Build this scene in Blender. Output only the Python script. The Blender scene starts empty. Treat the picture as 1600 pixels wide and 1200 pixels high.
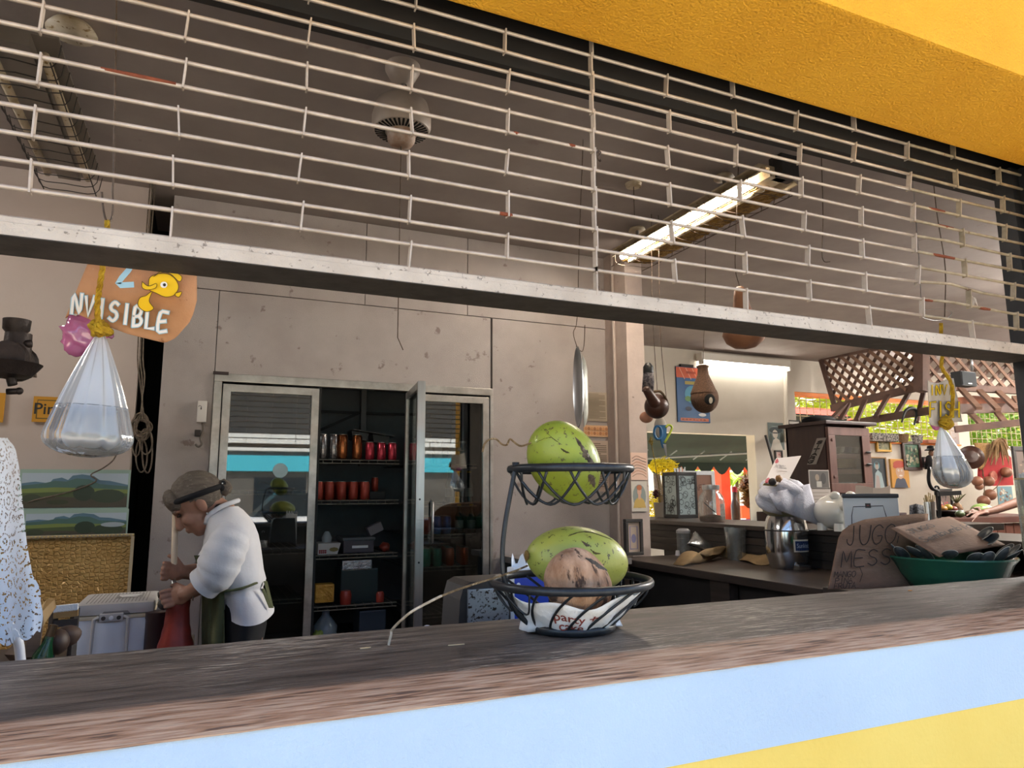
import bpy, bmesh, math, random
from mathutils import Vector, Matrix
random.seed(7)
S = bpy.context.scene
COL = S.collection
# ---------------------------------------------------------------- camera
F = 1100.0                                    # focal length in pixels of the 1600x1200 frame
RX = Vector((0.91559276, -0.40208006, -0.00463895))
RD = Vector((0.05676585, 0.14066768, -0.98842817))
RF = Vector((0.39807981, 0.90473434, 0.15161873))
EYE = Vector((0, 0, 1.40))
cam = bpy.data.cameras.new('camera'); cam.sensor_width = 36; cam.lens = F/1600*36
cam.clip_start = .02; cam.clip_end = 300
co = bpy.data.objects.new('camera', cam); COL.objects.link(co)
m = Matrix.Identity(4)
for i in range(3):
    m[i][0] = RX[i]; m[i][1] = -RD[i]; m[i][2] = -RF[i]; m[i][3] = EYE[i]
co.matrix_world = m
S.camera = co
# ---------------------------------------------------------------- sky, sun, exposure
W = bpy.data.worlds.new('world'); S.world = W; W.use_nodes = True
nt = W.node_tree; bg = nt.nodes['Background']
sky = nt.nodes.new('ShaderNodeTexSky'); sky.sky_type = 'NISHITA'; sky.sun_disc = False
sky.sun_elevation = math.radians(66); sky.sun_rotation = math.radians(20); sky.dust_density = 1.5
nt.links.new(sky.outputs[0], bg.inputs[0]); bg.inputs[1].default_value = 0.27
sl = bpy.data.lights.new('sun', 'SUN'); sl.energy = 6.3; sl.angle = .01; sl.color = (1, .93, .82)
so = bpy.data.objects.new('sun', sl); COL.objects.link(so)
so.rotation_euler = Vector((-.15, -.38, -.91)).to_track_quat('-Z', 'Y').to_euler()
so.location = (2, 4, 9)
S.view_settings.view_transform = 'Standard'; S.view_settings.look = 'None'
S.view_settings.exposure = 0.9; S.view_settings.gamma = 1; S.view_settings.use_curve_mapping = False
S.cycles.max_bounces = 8; S.cycles.diffuse_bounces = 4; S.cycles.transparent_max_bounces = 24
S.cycles.sample_clamp_indirect = 4; S.cycles.caustics_reflective = False; S.cycles.caustics_refractive = False
# ---------------------------------------------------------------- helpers
def ray(px, py):
    return RX*(px-800) + RD*(py-600) + RF*F
def P(px, py, X=None, Y=None, Z=None):
    d = ray(px, py)
    t = (Y-EYE[1])/d[1] if Y is not None else (X-EYE[0])/d[0] if X is not None else (Z-EYE[2])/d[2]
    return EYE + d*t
def V(*a): return Vector(a)
def pxm(p, n=1.0):
    """length that spans n picture pixels, square to the view, at point p"""
    return n*RF.dot(Vector(p)-EYE)/F
def lin(c):
    return c/12.92 if c <= .04045 else ((c+.055)/1.055)**2.4
def hx(h):
    h = h.lstrip('#'); return tuple(lin(int(h[i:i+2], 16)/255) for i in (0, 2, 4)) + (1,)
MATS = {}
def mat(name, c, c2=None, scale=8, rough=.6, metal=0, bump=0, bscale=60, stretch=(1, 1, 1), detail=5, lo=.35, hi=.65, spec=.5,
        spots=None, spot_scale=30, spot_t=.62, emit=None, estr=0, coat=0, wave=None, trans=0, ior=1.45, sss=0):
    if name in MATS: return MATS[name]
    M = bpy.data.materials.new(name); M.use_nodes = True; n = M.node_tree.nodes; L = M.node_tree.links
    b = n['Principled BSDF']
    b.inputs['Roughness'].default_value = rough; b.inputs['Metallic'].default_value = metal
    b.inputs['Specular IOR Level'].default_value = spec; b.inputs['Base Color'].default_value = hx(c)
    b.inputs['Coat Weight'].default_value = coat; b.inputs['Transmission Weight'].default_value = trans; b.inputs['IOR'].default_value = ior
    tc = n.new('ShaderNodeTexCoord'); mp = n.new('ShaderNodeMapping'); mp.inputs['Scale'].default_value = stretch
    L.new(tc.outputs['Object'], mp.inputs[0])
    last = None
    def noise(sc, det):
        t = n.new('ShaderNodeTexNoise'); t.inputs['Scale'].default_value = sc; t.inputs['Detail'].default_value = det
        t.inputs['Roughness'].default_value = .6; L.new(mp.outputs[0], t.inputs['Vector']); return t
    def ramp(src, a, bb):
        r = n.new('ShaderNodeMapRange'); r.inputs[1].default_value = a; r.inputs[2].default_value = bb; L.new(src, r.inputs[0]); return r.outputs[0]
    def mix(f, x, y):
        mx = n.new('ShaderNodeMix'); mx.data_type = 'RGBA'; L.new(f, mx.inputs[0])
        for i, v in ((6, x), (7, y)):
            if isinstance(v, tuple): mx.inputs[i].default_value = v
            else: L.new(v, mx.inputs[i])
        return mx.outputs[2]
    if c2:
        last = mix(ramp(noise(scale, detail).outputs[0], lo, hi), hx(c), hx(c2))
    if wave:
        w = n.new('ShaderNodeTexWave'); w.inputs['Scale'].default_value = wave[1]; w.inputs['Distortion'].default_value = wave[2]
        w.inputs['Detail'].default_value = 3; w.bands_direction = wave[3]; L.new(mp.outputs[0], w.inputs['Vector'])
        last = mix(ramp(w.outputs[0], .3, 1), last or hx(c), hx(wave[0]))
    if spots:
        last = mix(ramp(noise(spot_scale, 6).outputs[0], spot_t, spot_t+.05), last or hx(c), hx(spots))
    if last: L.new(last, b.inputs['Base Color'])
    if bump:
        bp = n.new('ShaderNodeBump'); bp.inputs['Strength'].default_value = bump; bp.inputs['Distance'].default_value = .01
        L.new(noise(bscale, 4).outputs[0], bp.inputs['Height']); L.new(bp.outputs[0], b.inputs['Normal'])
    if emit:
        b.inputs['Emission Color'].default_value = hx(emit); b.inputs['Emission Strength'].default_value = estr
    if sss:
        b.inputs['Subsurface Weight'].default_value = sss; b.inputs['Subsurface Radius'].default_value = (.02, .008, .004)
    MATS[name] = M
    return M
def pane_mat(name, tint='#ffffff', gloss=.12, rough=.02, body=None, bodyf=0.0, refl=1.0, top=.9):
    """thin clear sheet: transparent plus a Fresnel gloss; body = colour of a light haze"""
    if name in MATS: return MATS[name]
    M = bpy.data.materials.new(name); M.use_nodes = True; n = M.node_tree.nodes; L = M.node_tree.links
    n.remove(n['Principled BSDF']); out = n['Material Output']
    tr = n.new('ShaderNodeBsdfTransparent'); tr.inputs[0].default_value = hx(tint)
    gl = n.new('ShaderNodeBsdfGlossy'); gl.inputs['Roughness'].default_value = rough; gl.inputs[0].default_value = (refl, refl, refl, 1)
    fr = n.new('ShaderNodeLayerWeight'); fr.inputs[0].default_value = .35
    mr = n.new('ShaderNodeMapRange'); mr.inputs[3].default_value = gloss; mr.inputs[4].default_value = top; L.new(fr.outputs['Fresnel'], mr.inputs[0])
    mx = n.new('ShaderNodeMixShader'); L.new(mr.outputs[0], mx.inputs[0])
    src = tr.outputs[0]
    if body:
        df = n.new('ShaderNodeBsdfTranslucent'); df.inputs[0].default_value = hx(body)
        d2 = n.new('ShaderNodeBsdfDiffuse'); d2.inputs[0].default_value = hx(body)
        m0 = n.new('ShaderNodeMixShader'); m0.inputs[0].default_value = .5; L.new(df.outputs[0], m0.inputs[1]); L.new(d2.outputs[0], m0.inputs[2])
        m1 = n.new('ShaderNodeMixShader'); m1.inputs[0].default_value = bodyf; L.new(tr.outputs[0], m1.inputs[1]); L.new(m0.outputs[0], m1.inputs[2]); src = m1.outputs[0]
    L.new(src, mx.inputs[1]); L.new(gl.outputs[0], mx.inputs[2]); L.new(mx.outputs[0], out.inputs[0])
    MATS[name] = M
    return M
def vcmat(rough=.7):
    k = 'print_%g' % rough
    if k in MATS: return MATS[k]
    M = bpy.data.materials.new(k); M.use_nodes = True; n = M.node_tree.nodes
    a = n.new('ShaderNodeVertexColor'); a.layer_name = 'Col'; b = n['Principled BSDF']; b.inputs['Roughness'].default_value = rough
    M.node_tree.links.new(a.outputs[0], b.inputs['Base Color']); MATS[k] = M
    return M
# mesh data = (verts, faces)
def J(*ms):
    v, f = [], []
    for m_ in ms:
        o = len(v); v += list(m_[0]); f += [tuple(i+o for i in q) for q in m_[1]]
    return v, f
def box(x0, x1, y0, y1, z0, z1):
    v = [V(x, y, z) for z in (z0, z1) for y in (y0, y1) for x in (x0, x1)]
    return v, [(0, 2, 3, 1), (4, 5, 7, 6), (0, 1, 5, 4), (2, 6, 7, 3), (0, 4, 6, 2), (1, 3, 7, 5)]
def bbox(x0, x1, y0, y1, z0, z1, b=.01):
    """box with rounded edges: bevelled in bmesh"""
    bm = bmesh.new(); v, f = box(x0, x1, y0, y1, z0, z1)
    vs = [bm.verts.new(p) for p in v]
    for q in f: bm.faces.new([vs[i] for i in q])
    bmesh.ops.bevel(bm, geom=list(bm.edges), offset=b, segments=2, affect='EDGES', profile=.7)
    bm.verts.index_update()
    r = ([p.co.copy() for p in bm.verts], [tuple(p.index for p in q.verts) for q in bm.faces]); bm.free()
    return r
def tube(pts, r, seg=8, cap=True, closed=False):
    pts = [Vector(p) for p in pts]; n = len(pts)
    rs = r if isinstance(r, (list, tuple)) else [r]*n
    v, f = [], []; up = None
    for i, p in enumerate(pts):
        a = pts[(i-1) % n] if (closed or i > 0) else p; b = pts[(i+1) % n] if (closed or i < n-1) else p
        t = (b-a)
        t = t.normalized() if t.length > 1e-9 else V(0, 0, 1)
        if up is None:
            up = t.orthogonal().normalized()
        up = (up - t*up.dot(t))
        up = up.normalized() if up.length > 1e-6 else t.orthogonal().normalized()
        w = t.cross(up)
        for k in range(seg):
            an = 2*math.pi*k/seg; v.append(p + (up*math.cos(an)+w*math.sin(an))*rs[i])
    for i in range(n if closed else n-1):
        j = (i+1) % n
        for k in range(seg):
            k2 = (k+1) % seg; f.append((i*seg+k, i*seg+k2, j*seg+k2, j*seg+k))
    if cap and not closed:
        f.append(tuple(range(seg-1, -1, -1))); f.append(tuple((n-1)*seg+k for k in range(seg)))
    return v, f
def lathe(prof, c=(0, 0, 0), seg=20, axis=None, sx=1, sy=1):
    """prof: (r, h) pairs; axis: direction of h"""
    c = Vector(c); q = Vector(axis).normalized().to_track_quat('Z', 'Y') if axis else None
    v, f = [], []
    for r, h in prof:
        for k in range(seg):
            a = 2*math.pi*k/seg; p = V(max(r, 1e-5)*math.cos(a)*sx, max(r, 1e-5)*math.sin(a)*sy, h)
            v.append(c + (q @ p if q else p))
    for i in range(len(prof)-1):
        for k in range(seg):
            k2 = (k+1) % seg; f.append((i*seg+k, i*seg+k2, (i+1)*seg+k2, (i+1)*seg+k))
    return v, f
def ell(c, r, seg=16, rings=10, fn=None, rot=None):
    v, f = [], []; c = Vector(c)
    for i in range(rings+1):
        th = math.pi*i/rings
        for k in range(seg):
            a = 2*math.pi*k/seg; d = V(math.sin(th)*math.cos(a), math.sin(th)*math.sin(a), math.cos(th))
            s = fn(d) if fn else 1
            p = V(d.x*r[0]*s, d.y*r[1]*s, d.z*r[2]*s)
            v.append(c + (rot @ p if rot else p))
    for i in range(rings):
        for k in range(seg):
            k2 = (k+1) % seg; f.append((i*seg+k, (i+1)*seg+k, (i+1)*seg+k2, i*seg+k2))
    return v, f
def prism(pts, d):
    """polygon pts (3-D) extruded by vector d"""
    pts = [Vector(p) for p in pts]; n = len(pts); d = Vector(d)
    v = pts + [p+d for p in pts]
    f = [tuple(range(n-1, -1, -1)), tuple(range(n, 2*n))] + [(i, (i+1) % n, n+(i+1) % n, n+i) for i in range(n)]
    return v, f
def bar(a, b, w, h, up=(0, 0, 1)):
    """rectangular bar from a to b: w across, h along up"""
    a, b = Vector(a), Vector(b); t = (b-a).normalized(); s = t.cross(Vector(up))
    s = s.normalized() if s.length > 1e-6 else t.orthogonal().normalized()
    u = s.cross(t).normalized(); q = []
    for p in (a, b):
        q += [p-s*w/2-u*h/2, p+s*w/2-u*h/2, p+s*w/2+u*h/2, p-s*w/2+u*h/2]
    return q, [(0, 1, 2, 3), (7, 6, 5, 4), (0, 4, 5, 1), (1, 5, 6, 2), (2, 6, 7, 3), (3, 7, 4, 0)]
def sheet(fn, nu, nv, th=0):
    """surface fn(u, v), u, v in 0..1; th > 0 gives it a second skin th behind"""
    v = [Vector(fn(i/nu, j/nv)) for j in range(nv+1) for i in range(nu+1)]
    f = [(j*(nu+1)+i, j*(nu+1)+i+1, (j+1)*(nu+1)+i+1, (j+1)*(nu+1)+i) for j in range(nv) for i in range(nu)]
    if th:
        n = len(v); nr = [V(0, 0, 0) for _ in v]
        for q in f:
            k = (v[q[1]]-v[q[0]]).cross(v[q[3]]-v[q[0]])
            for i in q: nr[i] += k
        v = v + [p - (k.normalized() if k.length else V(0, 0, 1))*th for p, k in zip(v, nr)]
        rim = list(range(nu+1)) + [j*(nu+1)+nu for j in range(1, nv+1)] + [nv*(nu+1)+i for i in range(nu-1, -1, -1)] + [j*(nu+1) for j in range(nv-1, 0, -1)]
        f = f + [tuple(i+n for i in reversed(q)) for q in f] + [(rim[(k+1) % len(rim)], rim[k], rim[k]+n, rim[(k+1) % len(rim)]+n) for k in range(len(rim))]
    return v, f
def xf(m_, M):
    return [M @ p for p in m_[0]], m_[1]
def mesh(name, md, m_, smooth=False, cols=None, base=(0, 0, 0)):
    me = bpy.data.meshes.new(name); b = Vector(base)
    me.from_pydata([p-b for p in md[0]], [], md[1])
    me.materials.append(m_)
    if smooth:
        me.polygons.foreach_set('use_smooth', [True]*len(me.polygons))
        if smooth is not True: me.set_sharp_from_angle(angle=math.radians(smooth))
    if cols:
        a = me.color_attributes.new('Col', 'FLOAT_COLOR', 'CORNER'); k = 0; buf = []
        for p, c in zip(me.polygons, cols): buf += list(c)*p.loop_total
        a.data.foreach_set('color', buf)
    me.update()
    return me
def link(name, me, parent=None, loc=(0, 0, 0)):
    o = bpy.data.objects.new(name, me); COL.objects.link(o); o.location = loc
    if parent: o.parent = parent
    return o
def tag(o, label=None, cat=None, group=None, kind=None):
    for k, v_ in (('label', label), ('category', cat), ('group', group), ('kind', kind)):
        if v_: o[k] = v_
    return o
def wbase(o):
    b = Vector(o.location)
    while o.parent: o = o.parent; b += Vector(o.location)
    return b
def thing(name, base, label, cat, group=None):
    return tag(link(name, None, None, base), label, cat, group)
def part(t, name, md, m_, smooth=False, cols=None, label=None):
    o = link(name, mesh(name, md, m_, smooth, cols, wbase(t)), t)
    if label: o['label'] = label
    return o
def centre(md):
    xs = [p.x for p in md[0]]; ys = [p.y for p in md[0]]; zs = [p.z for p in md[0]]
    return V((min(xs)+max(xs))/2, (min(ys)+max(ys))/2, min(zs))
def one(name, md, m_, label, cat, group=None, smooth=False, cols=None, kind=None):
    b = centre(md)
    return tag(link(name, mesh(name, md, m_, smooth, cols, b), None, b), label, cat, group, kind)
def struct(name, md, m_, smooth=False, label=None, parent=None):
    o = link(name, mesh(name, md, m_, smooth), parent)
    if not parent: o['kind'] = 'structure'
    if label: o['label'] = label
    return o
def copy_tree(o, parent=None):
    c = o.copy(); COL.objects.link(c)
    if parent: c.parent = parent
    for ch in list(o.children): copy_tree(ch, c)
    return c
def arc(c, r, a0, a1, n, ux=(1, 0, 0), uy=(0, 0, 1)):
    c, ux, uy = Vector(c), Vector(ux), Vector(uy)
    return [c + (ux*math.cos(a0+(a1-a0)*i/n) + uy*math.sin(a0+(a1-a0)*i/n))*r for i in range(n+1)]
def spline(pts, n=8):
    pts = [Vector(p) for p in pts]; out = []
    q = [pts[0]*2-pts[1]] + pts + [pts[-1]*2-pts[-2]]
    for i in range(1, len(q)-2):
        a, b, c, d = q[i-1:i+3]
        for k in range(n):
            t = k/n; out.append(.5*((2*b)+(c-a)*t+(2*a-5*b+4*c-d)*t*t+(3*b-a-3*c+d)*t**3))
    out.append(pts[-1])
    return out
def pose(c, x=(1, 0, 0), z=(0, 0, 1)):
    """matrix with origin c, local x and z axes"""
    x, z = Vector(x).normalized(), Vector(z); z = (z-x*z.dot(x)).normalized(); y = z.cross(x)
    M = Matrix.Identity(4)
    for i in range(3): M[i][0] = x[i]; M[i][1] = y[i]; M[i][2] = z[i]; M[i][3] = c[i]
    return M
# ---- flat print: coloured shapes, strokes and lettering laid on a surface
STK = {  # hand-lettered strokes in a 1 x 1 cell
 'A': [[(0, 0), (.5, 1), (1, 0)], [(.2, .4), (.8, .4)]], 'B': [[(0, 0), (0, 1), (.6, .95), (.75, .75), (.55, .55), (0, .5)], [(.55, .52), (.9, .3), (.7, .05), (0, 0)]],
 'C': [[(.95, .85), (.6, 1), (.15, .8), (0, .45), (.2, .1), (.6, 0), (.95, .15)]], 'D': [[(0, 0), (0, 1), (.6, .9), (.95, .5), (.6, .08), (0, 0)]],
 'E': [[(.95, 1), (.1, .98), (0, .02), (.95, 0)], [(.05, .5), (.75, .53)]], 'F': [[(.95, 1), (.05, .97), (0, 0)], [(.03, .52), (.7, .54)]],
 'G': [[(.95, .85), (.6, 1), (.15, .8), (0, .4), (.3, 0), (.75, .1), (.9, .42), (.5, .42)]], 'H': [[(0, 0), (0, 1)], [(1, 0), (1, 1)], [(0, .5), (1, .52)]],
 'I': [[(.5, 0), (.5, 1)]], 'J': [[(.1, 1), (1, 1)], [(.6, 1), (.62, .25), (.4, 0), (.1, .12), (.05, .3)]], 'K': [[(0, 0), (0, 1)], [(.9, 1), (.05, .45), (.9, 0)]],
 'L': [[(0, 1), (.05, .02), (.9, 0)]], 'M': [[(0, 0), (.12, 1), (.5, .3), (.88, 1), (1, 0)]], 'N': [[(0, 0), (.05, 1), (.9, 0), (.95, 1)]],
 'O': [[(.5, 1), (.1, .8), (0, .45), (.2, .08), (.55, 0), (.9, .25), (1, .6), (.8, .92), (.5, 1)]], 'P': [[(0, 0), (.03, 1), (.7, .95), (.9, .72), (.6, .48), (.03, .45)]],
 'R': [[(0, 0), (.03, 1), (.7, .95), (.85, .72), (.6, .5), (.03, .48)], [(.4, .48), (.95, 0)]], 'S': [[(.9, .88), (.5, 1), (.1, .8), (.25, .58), (.75, .45), (.9, .2), (.5, 0), (.05, .14)]],
 'T': [[(0, 1), (1, 1)], [(.5, 1), (.5, 0)]], 'U': [[(0, 1), (.05, .3), (.35, 0), (.75, .1), (.95, .5), (1, 1)]], 'V': [[(0, 1), (.45, 0), (1, 1)]],
 'Z': [[(.05, 1), (.9, .95), (.1, .05), (1, 0)]], 'Y': [[(0, 1), (.5, .5), (1, 1)], [(.5, .5), (.5, 0)]],
 'd': [[(.75, 1), (.8, 0)], [(.78, .4), (.3, .5), (.05, .2), (.4, 0), (.78, .15)]], 'e': [[(.05, .28), (.85, .32), (.5, .55), (.08, .3), (.3, 0), (.85, .08)]],
 'm': [[(0, .5), (.05, 0)], [(.03, .35), (.25, .52), (.42, .4), (.45, 0)], [(.45, .35), (.7, .52), (.9, .4), (.95, 0)]], 'b': [[(.1, 1), (.1, 0)], [(.1, .4), (.6, .5), (.85, .2), (.5, 0), (.1, .1)]],
 'u': [[(0, .5), (.1, .08), (.5, 0), (.85, .2), (.9, .5)], [(.9, .5), (.95, 0)]], 'i': [[(.5, .5), (.5, 0)], [(.5, .68), (.52, .74)]], 'a': [[(.85, .5), (.4, .52), (.05, .25), (.35, 0), (.8, .15), (.85, .5), (.95, 0)]],
 ',': [[(.4, .1), (.25, -.2)]], ')': [[(.2, 1), (.7, .5), (.2, -.1)]], '(': [[(.7, 1), (.2, .5), (.7, -.1)]], '"': [[(.3, 1), (.3, .8)], [(.6, 1), (.6, .8)]], '+': [[(.5, .2), (.5, .8)], [(.2, .5), (.8, .5)]], ' ': [],
 "'": [[(.5, 1), (.5, .8)]]}
TXT = {}
def text2d(s, size=1.0, bold=0):
    k = (s, bold)
    if k not in TXT:
        cu = bpy.data.curves.new('t', 'FONT'); cu.body = s; cu.offset = bold; cu.resolution_u = 3; cu.align_x = 'CENTER'; cu.align_y = 'CENTER'
        ob = bpy.data.objects.new('t', cu); COL.objects.link(ob)
        dg = bpy.context.evaluated_depsgraph_get(); me = bpy.data.meshes.new_from_object(ob.evaluated_get(dg))
        TXT[k] = ([v_.co.copy() for v_ in me.vertices], [tuple(p.vertices) for p in me.polygons])
        bpy.data.objects.remove(ob); bpy.data.meshes.remove(me); bpy.data.curves.remove(cu)
    return TXT[k]
class Print:
    def __init__(s, eps=.0004): s.items = []; s.eps = eps; s.n = 1
    def add(s, vs, fs, c): s.items.append((vs, fs, hx(c), s.n*s.eps)); s.n += 1; return s
    def poly(s, pts, c): return s.add(pts, [tuple(range(len(pts)))], c)
    def rect(s, x0, y0, x1, y1, c): return s.poly([(x0, y0), (x1, y0), (x1, y1), (x0, y1)], c)
    def disc(s, x, y, rx, ry, c, n=14, a0=0): return s.poly([(x+rx*math.cos(a0+i*6.2832/n), y+ry*math.sin(a0+i*6.2832/n)) for i in range(n)], c)
    def stroke(s, pts, w, c, smooth=0):
        if smooth and len(pts) > 2: pts = [(p.x, p.y) for p in spline([V(p[0], p[1], 0) for p in pts], smooth)]
        vs, fs = [], []
        for i, p in enumerate(pts):
            a = pts[max(i-1, 0)]; b = pts[min(i+1, len(pts)-1)]; dx, dy = b[0]-a[0], b[1]-a[1]; l = math.hypot(dx, dy) or 1
            e = 0 if 0 < i < len(pts)-1 else (-.4*w if i == 0 else .4*w)
            x, y = p[0]+dx/l*e, p[1]+dy/l*e
            vs += [(x-dy/l*w/2, y+dx/l*w/2), (x+dy/l*w/2, y-dx/l*w/2)]
        fs = [(2*i, 2*i+1, 2*i+3, 2*i+2) for i in range(len(pts)-1)]
        return s.add(vs, fs, c)
    def hand(s, txt, x, y, w, h, c, sw, gap=.35, slant=0, drop=0, outline=None, ow=0, jit=.0):
        for q in ([(outline, sw+ow), (c, sw)] if outline else [(c, sw)]):
            rnd = random.Random(3)
            for i, ch in enumerate(txt):
                ox = x+i*w*(1+gap); oy = y-drop*i*w + rnd.uniform(-jit, jit)*h
                for st in STK.get(ch, []):
                    s.stroke([(ox+(px+slant*py)*w, oy+py*h) for px, py in st], q[1], q[0], 3 if len(st) > 3 else 0)
        return s
    def text(s, txt, x, y, size, c, bold=0, rot=0):
        vs, fs = text2d(txt, 1, bold); cr, sr = math.cos(rot), math.sin(rot)
        return s.add([(x+(p.x*cr-p.y*sr)*size, y+(p.x*sr+p.y*cr)*size) for p in vs], fs, c)
    def build(s, fn):
        vs, fs, cs = [], [], []
        for v_, f_, c, w in s.items:
            o = len(vs); vs += [fn(p[0], p[1], w) for p in v_]
            for q in f_: fs.append(tuple(i+o for i in q)); cs.append(c)
        return (vs, fs), cs
def plane(o, U, Vv, N=None):
    o, U, Vv = Vector(o), Vector(U).normalized(), Vector(Vv).normalized(); N = Vector(N) if N else U.cross(Vv)
    return lambda u, v_, w: o + U*u + Vv*v_ + N*w
def pr(t, name, prn, fn, rough=.7, label=None):
    md, cs = prn.build(fn); o = part(t, name, md, vcmat(rough), cols=cs, label=label)
    if 'pattern' in name: o['kind'] = 'stuff'
    return o
def picture(name, tl, br, Y, prn, label, cat='picture', frame=None, fw=.03, fm=None, depth=.02, base='#d8d2c4', U=(1, 0, 0), rough=.6, hold=0):
    """framed or unframed picture facing the camera side (-Y): pixel corners on the plane Y; print in metres from the lower left"""
    a, b = P(tl[0], tl[1], Y=Y), P(br[0], br[1], Y=Y); x0, x1, z1, z0 = a.x, b.x, a.z, b.z
    t = thing(name, (x0, Y, z0), label, cat)
    part(t, 'board', box(x0, x1, Y, Y+depth, z0, z1), mat('pic_'+base, base, rough=.8))
    if frame:
        for q in ((x0-fw, x1+fw, z1, z1+fw), (x0-fw, x1+fw, z0-fw, z0), (x0-fw, x0, z0, z1), (x1, x1+fw, z0, z1)):
            part(t, 'frame_rail', bbox(q[0], q[1], Y-.015, Y+depth, q[2], q[3], .004), frame)
    if prn: pr(t, 'print', prn(x1-x0, z1-z0), plane((x0, Y, z0), (1, 0, 0), (0, 0, 1), (0, -1, 0)), rough)
    return t
# ---------------------------------------------------------------- setting
CEIL = 3.22
stucco_y = mat('yellow_stucco', '#fbbc32', '#f2b028', 3, rough=.75, bump=.9, bscale=130, spots='#c08a18', spot_scale=160, spot_t=.74)
paint_y = mat('yellow_paint', '#f8de78', '#f4d66c', 2, rough=.7, bump=.25, bscale=90)
paint_b = mat('blue_paint', '#c4def6', '#bcd6f2', 2, rough=.7, bump=.35, bscale=120)
plaster = mat('grey_plaster', '#aaa09b', '#9c928d', 2.2, rough=.85, bump=.15, bscale=25, spots='#988b86', spot_scale=5, spot_t=.66)
pinkwall = mat('pink_plaster', '#c4b6ae', '#baaca4', 1.5, rough=.85, bump=.12, bscale=30)
cream = mat('cream_plaster', '#ddd5c8', '#d3cabb', 1.2, rough=.85, bump=.1, bscale=30)
panelm = mat('embossed_panel', '#b6aeab', '#aaa19e', 3, rough=.55, bump=.35, bscale=220, spots='#8c7f7a', spot_scale=9, spot_t=.64, metal=.15)
dark = mat('dark_paint', '#3c3836', '#332f2e', 6, rough=.6, bump=.2)
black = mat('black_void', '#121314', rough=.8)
floorm = mat('floor_tile', '#6b625c', '#5c544f', 4, rough=.5)
ground_m = mat('paving', '#e6d8be', '#d8caae', 1.5, rough=.9)
steel = mat('brushed_steel', '#c2c4c6', '#aeb0b3', 30, rough=.28, metal=.9, stretch=(1, 1, .05))
alum = mat('worn_aluminium', '#c7c3be', '#aaa5a0', 12, rough=.36, metal=.75, spots='#8d857e', spot_scale=60, spot_t=.7)
# worn counter wood: dark stained top, bare worn front edge
def counter_mat():
    M = mat('counter_wood', '#3a3431', '#6e655e', 4, rough=.45, stretch=(.9, 9, 9), bump=.5, bscale=12, detail=10, lo=.36, hi=.68)
    n, L = M.node_tree.nodes, M.node_tree.links; b = n['Principled BSDF']
    def N(t, **k):
        q = n.new(t)
        for a_, v_ in k.items(): setattr(q, a_, v_)
        return q
    tc = N('ShaderNodeTexCoord'); sep = N('ShaderNodeSeparateXYZ'); L.new(tc.outputs['Object'], sep.inputs[0])
    mp = N('ShaderNodeMapping'); mp.inputs['Scale'].default_value = (2.6, 34, 34); L.new(tc.outputs['Object'], mp.inputs[0])
    big = N('ShaderNodeTexNoise'); big.inputs['Scale'].default_value = 2.2; big.inputs['Detail'].default_value = 5; L.new(tc.outputs['Object'], big.inputs['Vector'])
    sc = N('ShaderNodeTexNoise'); sc.inputs['Scale'].default_value = 5; sc.inputs['Detail'].default_value = 8; sc.inputs['Roughness'].default_value = .7; L.new(mp.outputs[0], sc.inputs['Vector'])
    # pale scuffs on the top
    r = N('ShaderNodeMapRange'); r.inputs[1].default_value = .53; r.inputs[2].default_value = .62; L.new(sc.outputs[0], r.inputs[0])
    r2 = N('ShaderNodeMapRange'); r2.inputs[1].default_value = .42; r2.inputs[2].default_value = .62; L.new(big.outputs[0], r2.inputs[0])
    ml = N('ShaderNodeMath', operation='MULTIPLY'); L.new(r.outputs[0], ml.inputs[0]); L.new(r2.outputs[0], ml.inputs[1])
    m1 = N('ShaderNodeMix', data_type='RGBA'); m1.inputs[7].default_value = hx('#c9c0b0'); L.new(ml.outputs[0], m1.inputs[0])
    L.new(b.inputs['Base Color'].links[0].from_socket, m1.inputs[6])
    # bare edge
    mp2 = N('ShaderNodeMapping'); mp2.inputs['Scale'].default_value = (2.6, 42, 95); L.new(tc.outputs['Object'], mp2.inputs[0])
    g = N('ShaderNodeTexNoise'); g.inputs['Scale'].default_value = 4; g.inputs['Detail'].default_value = 8; L.new(mp2.outputs[0], g.inputs['Vector'])
    cr = N('ShaderNodeValToRGB'); e = cr.color_ramp.elements; e[0].position = .36; e[0].color = hx('#6a554a'); e[1].position = .5; e[1].color = hx('#b08f78')
    k = cr.color_ramp.elements.new(.62); k.color = hx('#c4a992'); k = cr.color_ramp.elements.new(.42); k.color = hx('#a07c62'); L.new(g.outputs[0], cr.inputs[0])
    ad = N('ShaderNodeMath', operation='MULTIPLY_ADD'); ad.inputs[1].default_value = .05; L.new(sc.outputs[0], ad.inputs[0]); L.new(sep.outputs[1], ad.inputs[2])
    r3 = N('ShaderNodeMapRange'); r3.inputs[1].default_value = -.130; r3.inputs[2].default_value = -.150; L.new(ad.outputs[0], r3.inputs[0])
    m2 = N('ShaderNodeMix', data_type='RGBA'); L.new(r3.outputs[0], m2.inputs[0]); L.new(m1.outputs[2], m2.inputs[6]); L.new(cr.outputs[0], m2.inputs[7])
    L.new(m2.outputs[2], b.inputs['Base Color'])
    return M
counter_wood = counter_mat()
struct('floor', box(-5, 14, 1.1, 7.5, -.1, 0), floorm)
struct('ground_outside', box(-40, 60, -40, 1.1, -.14, -.04), ground_m)
struct('ground_behind', box(-40, 60, 7.5, 60, -.14, -.04), ground_m)
struct('ceiling', box(-5, 14.2, 1.3, 7.5, CEIL, CEIL+.1), plaster)
struct('roof', box(-5.2, 14.4, -.1, 7.6, 3.9, 4.0), plaster)  # front overhang is unseen, added to keep sky light off the facade
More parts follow.
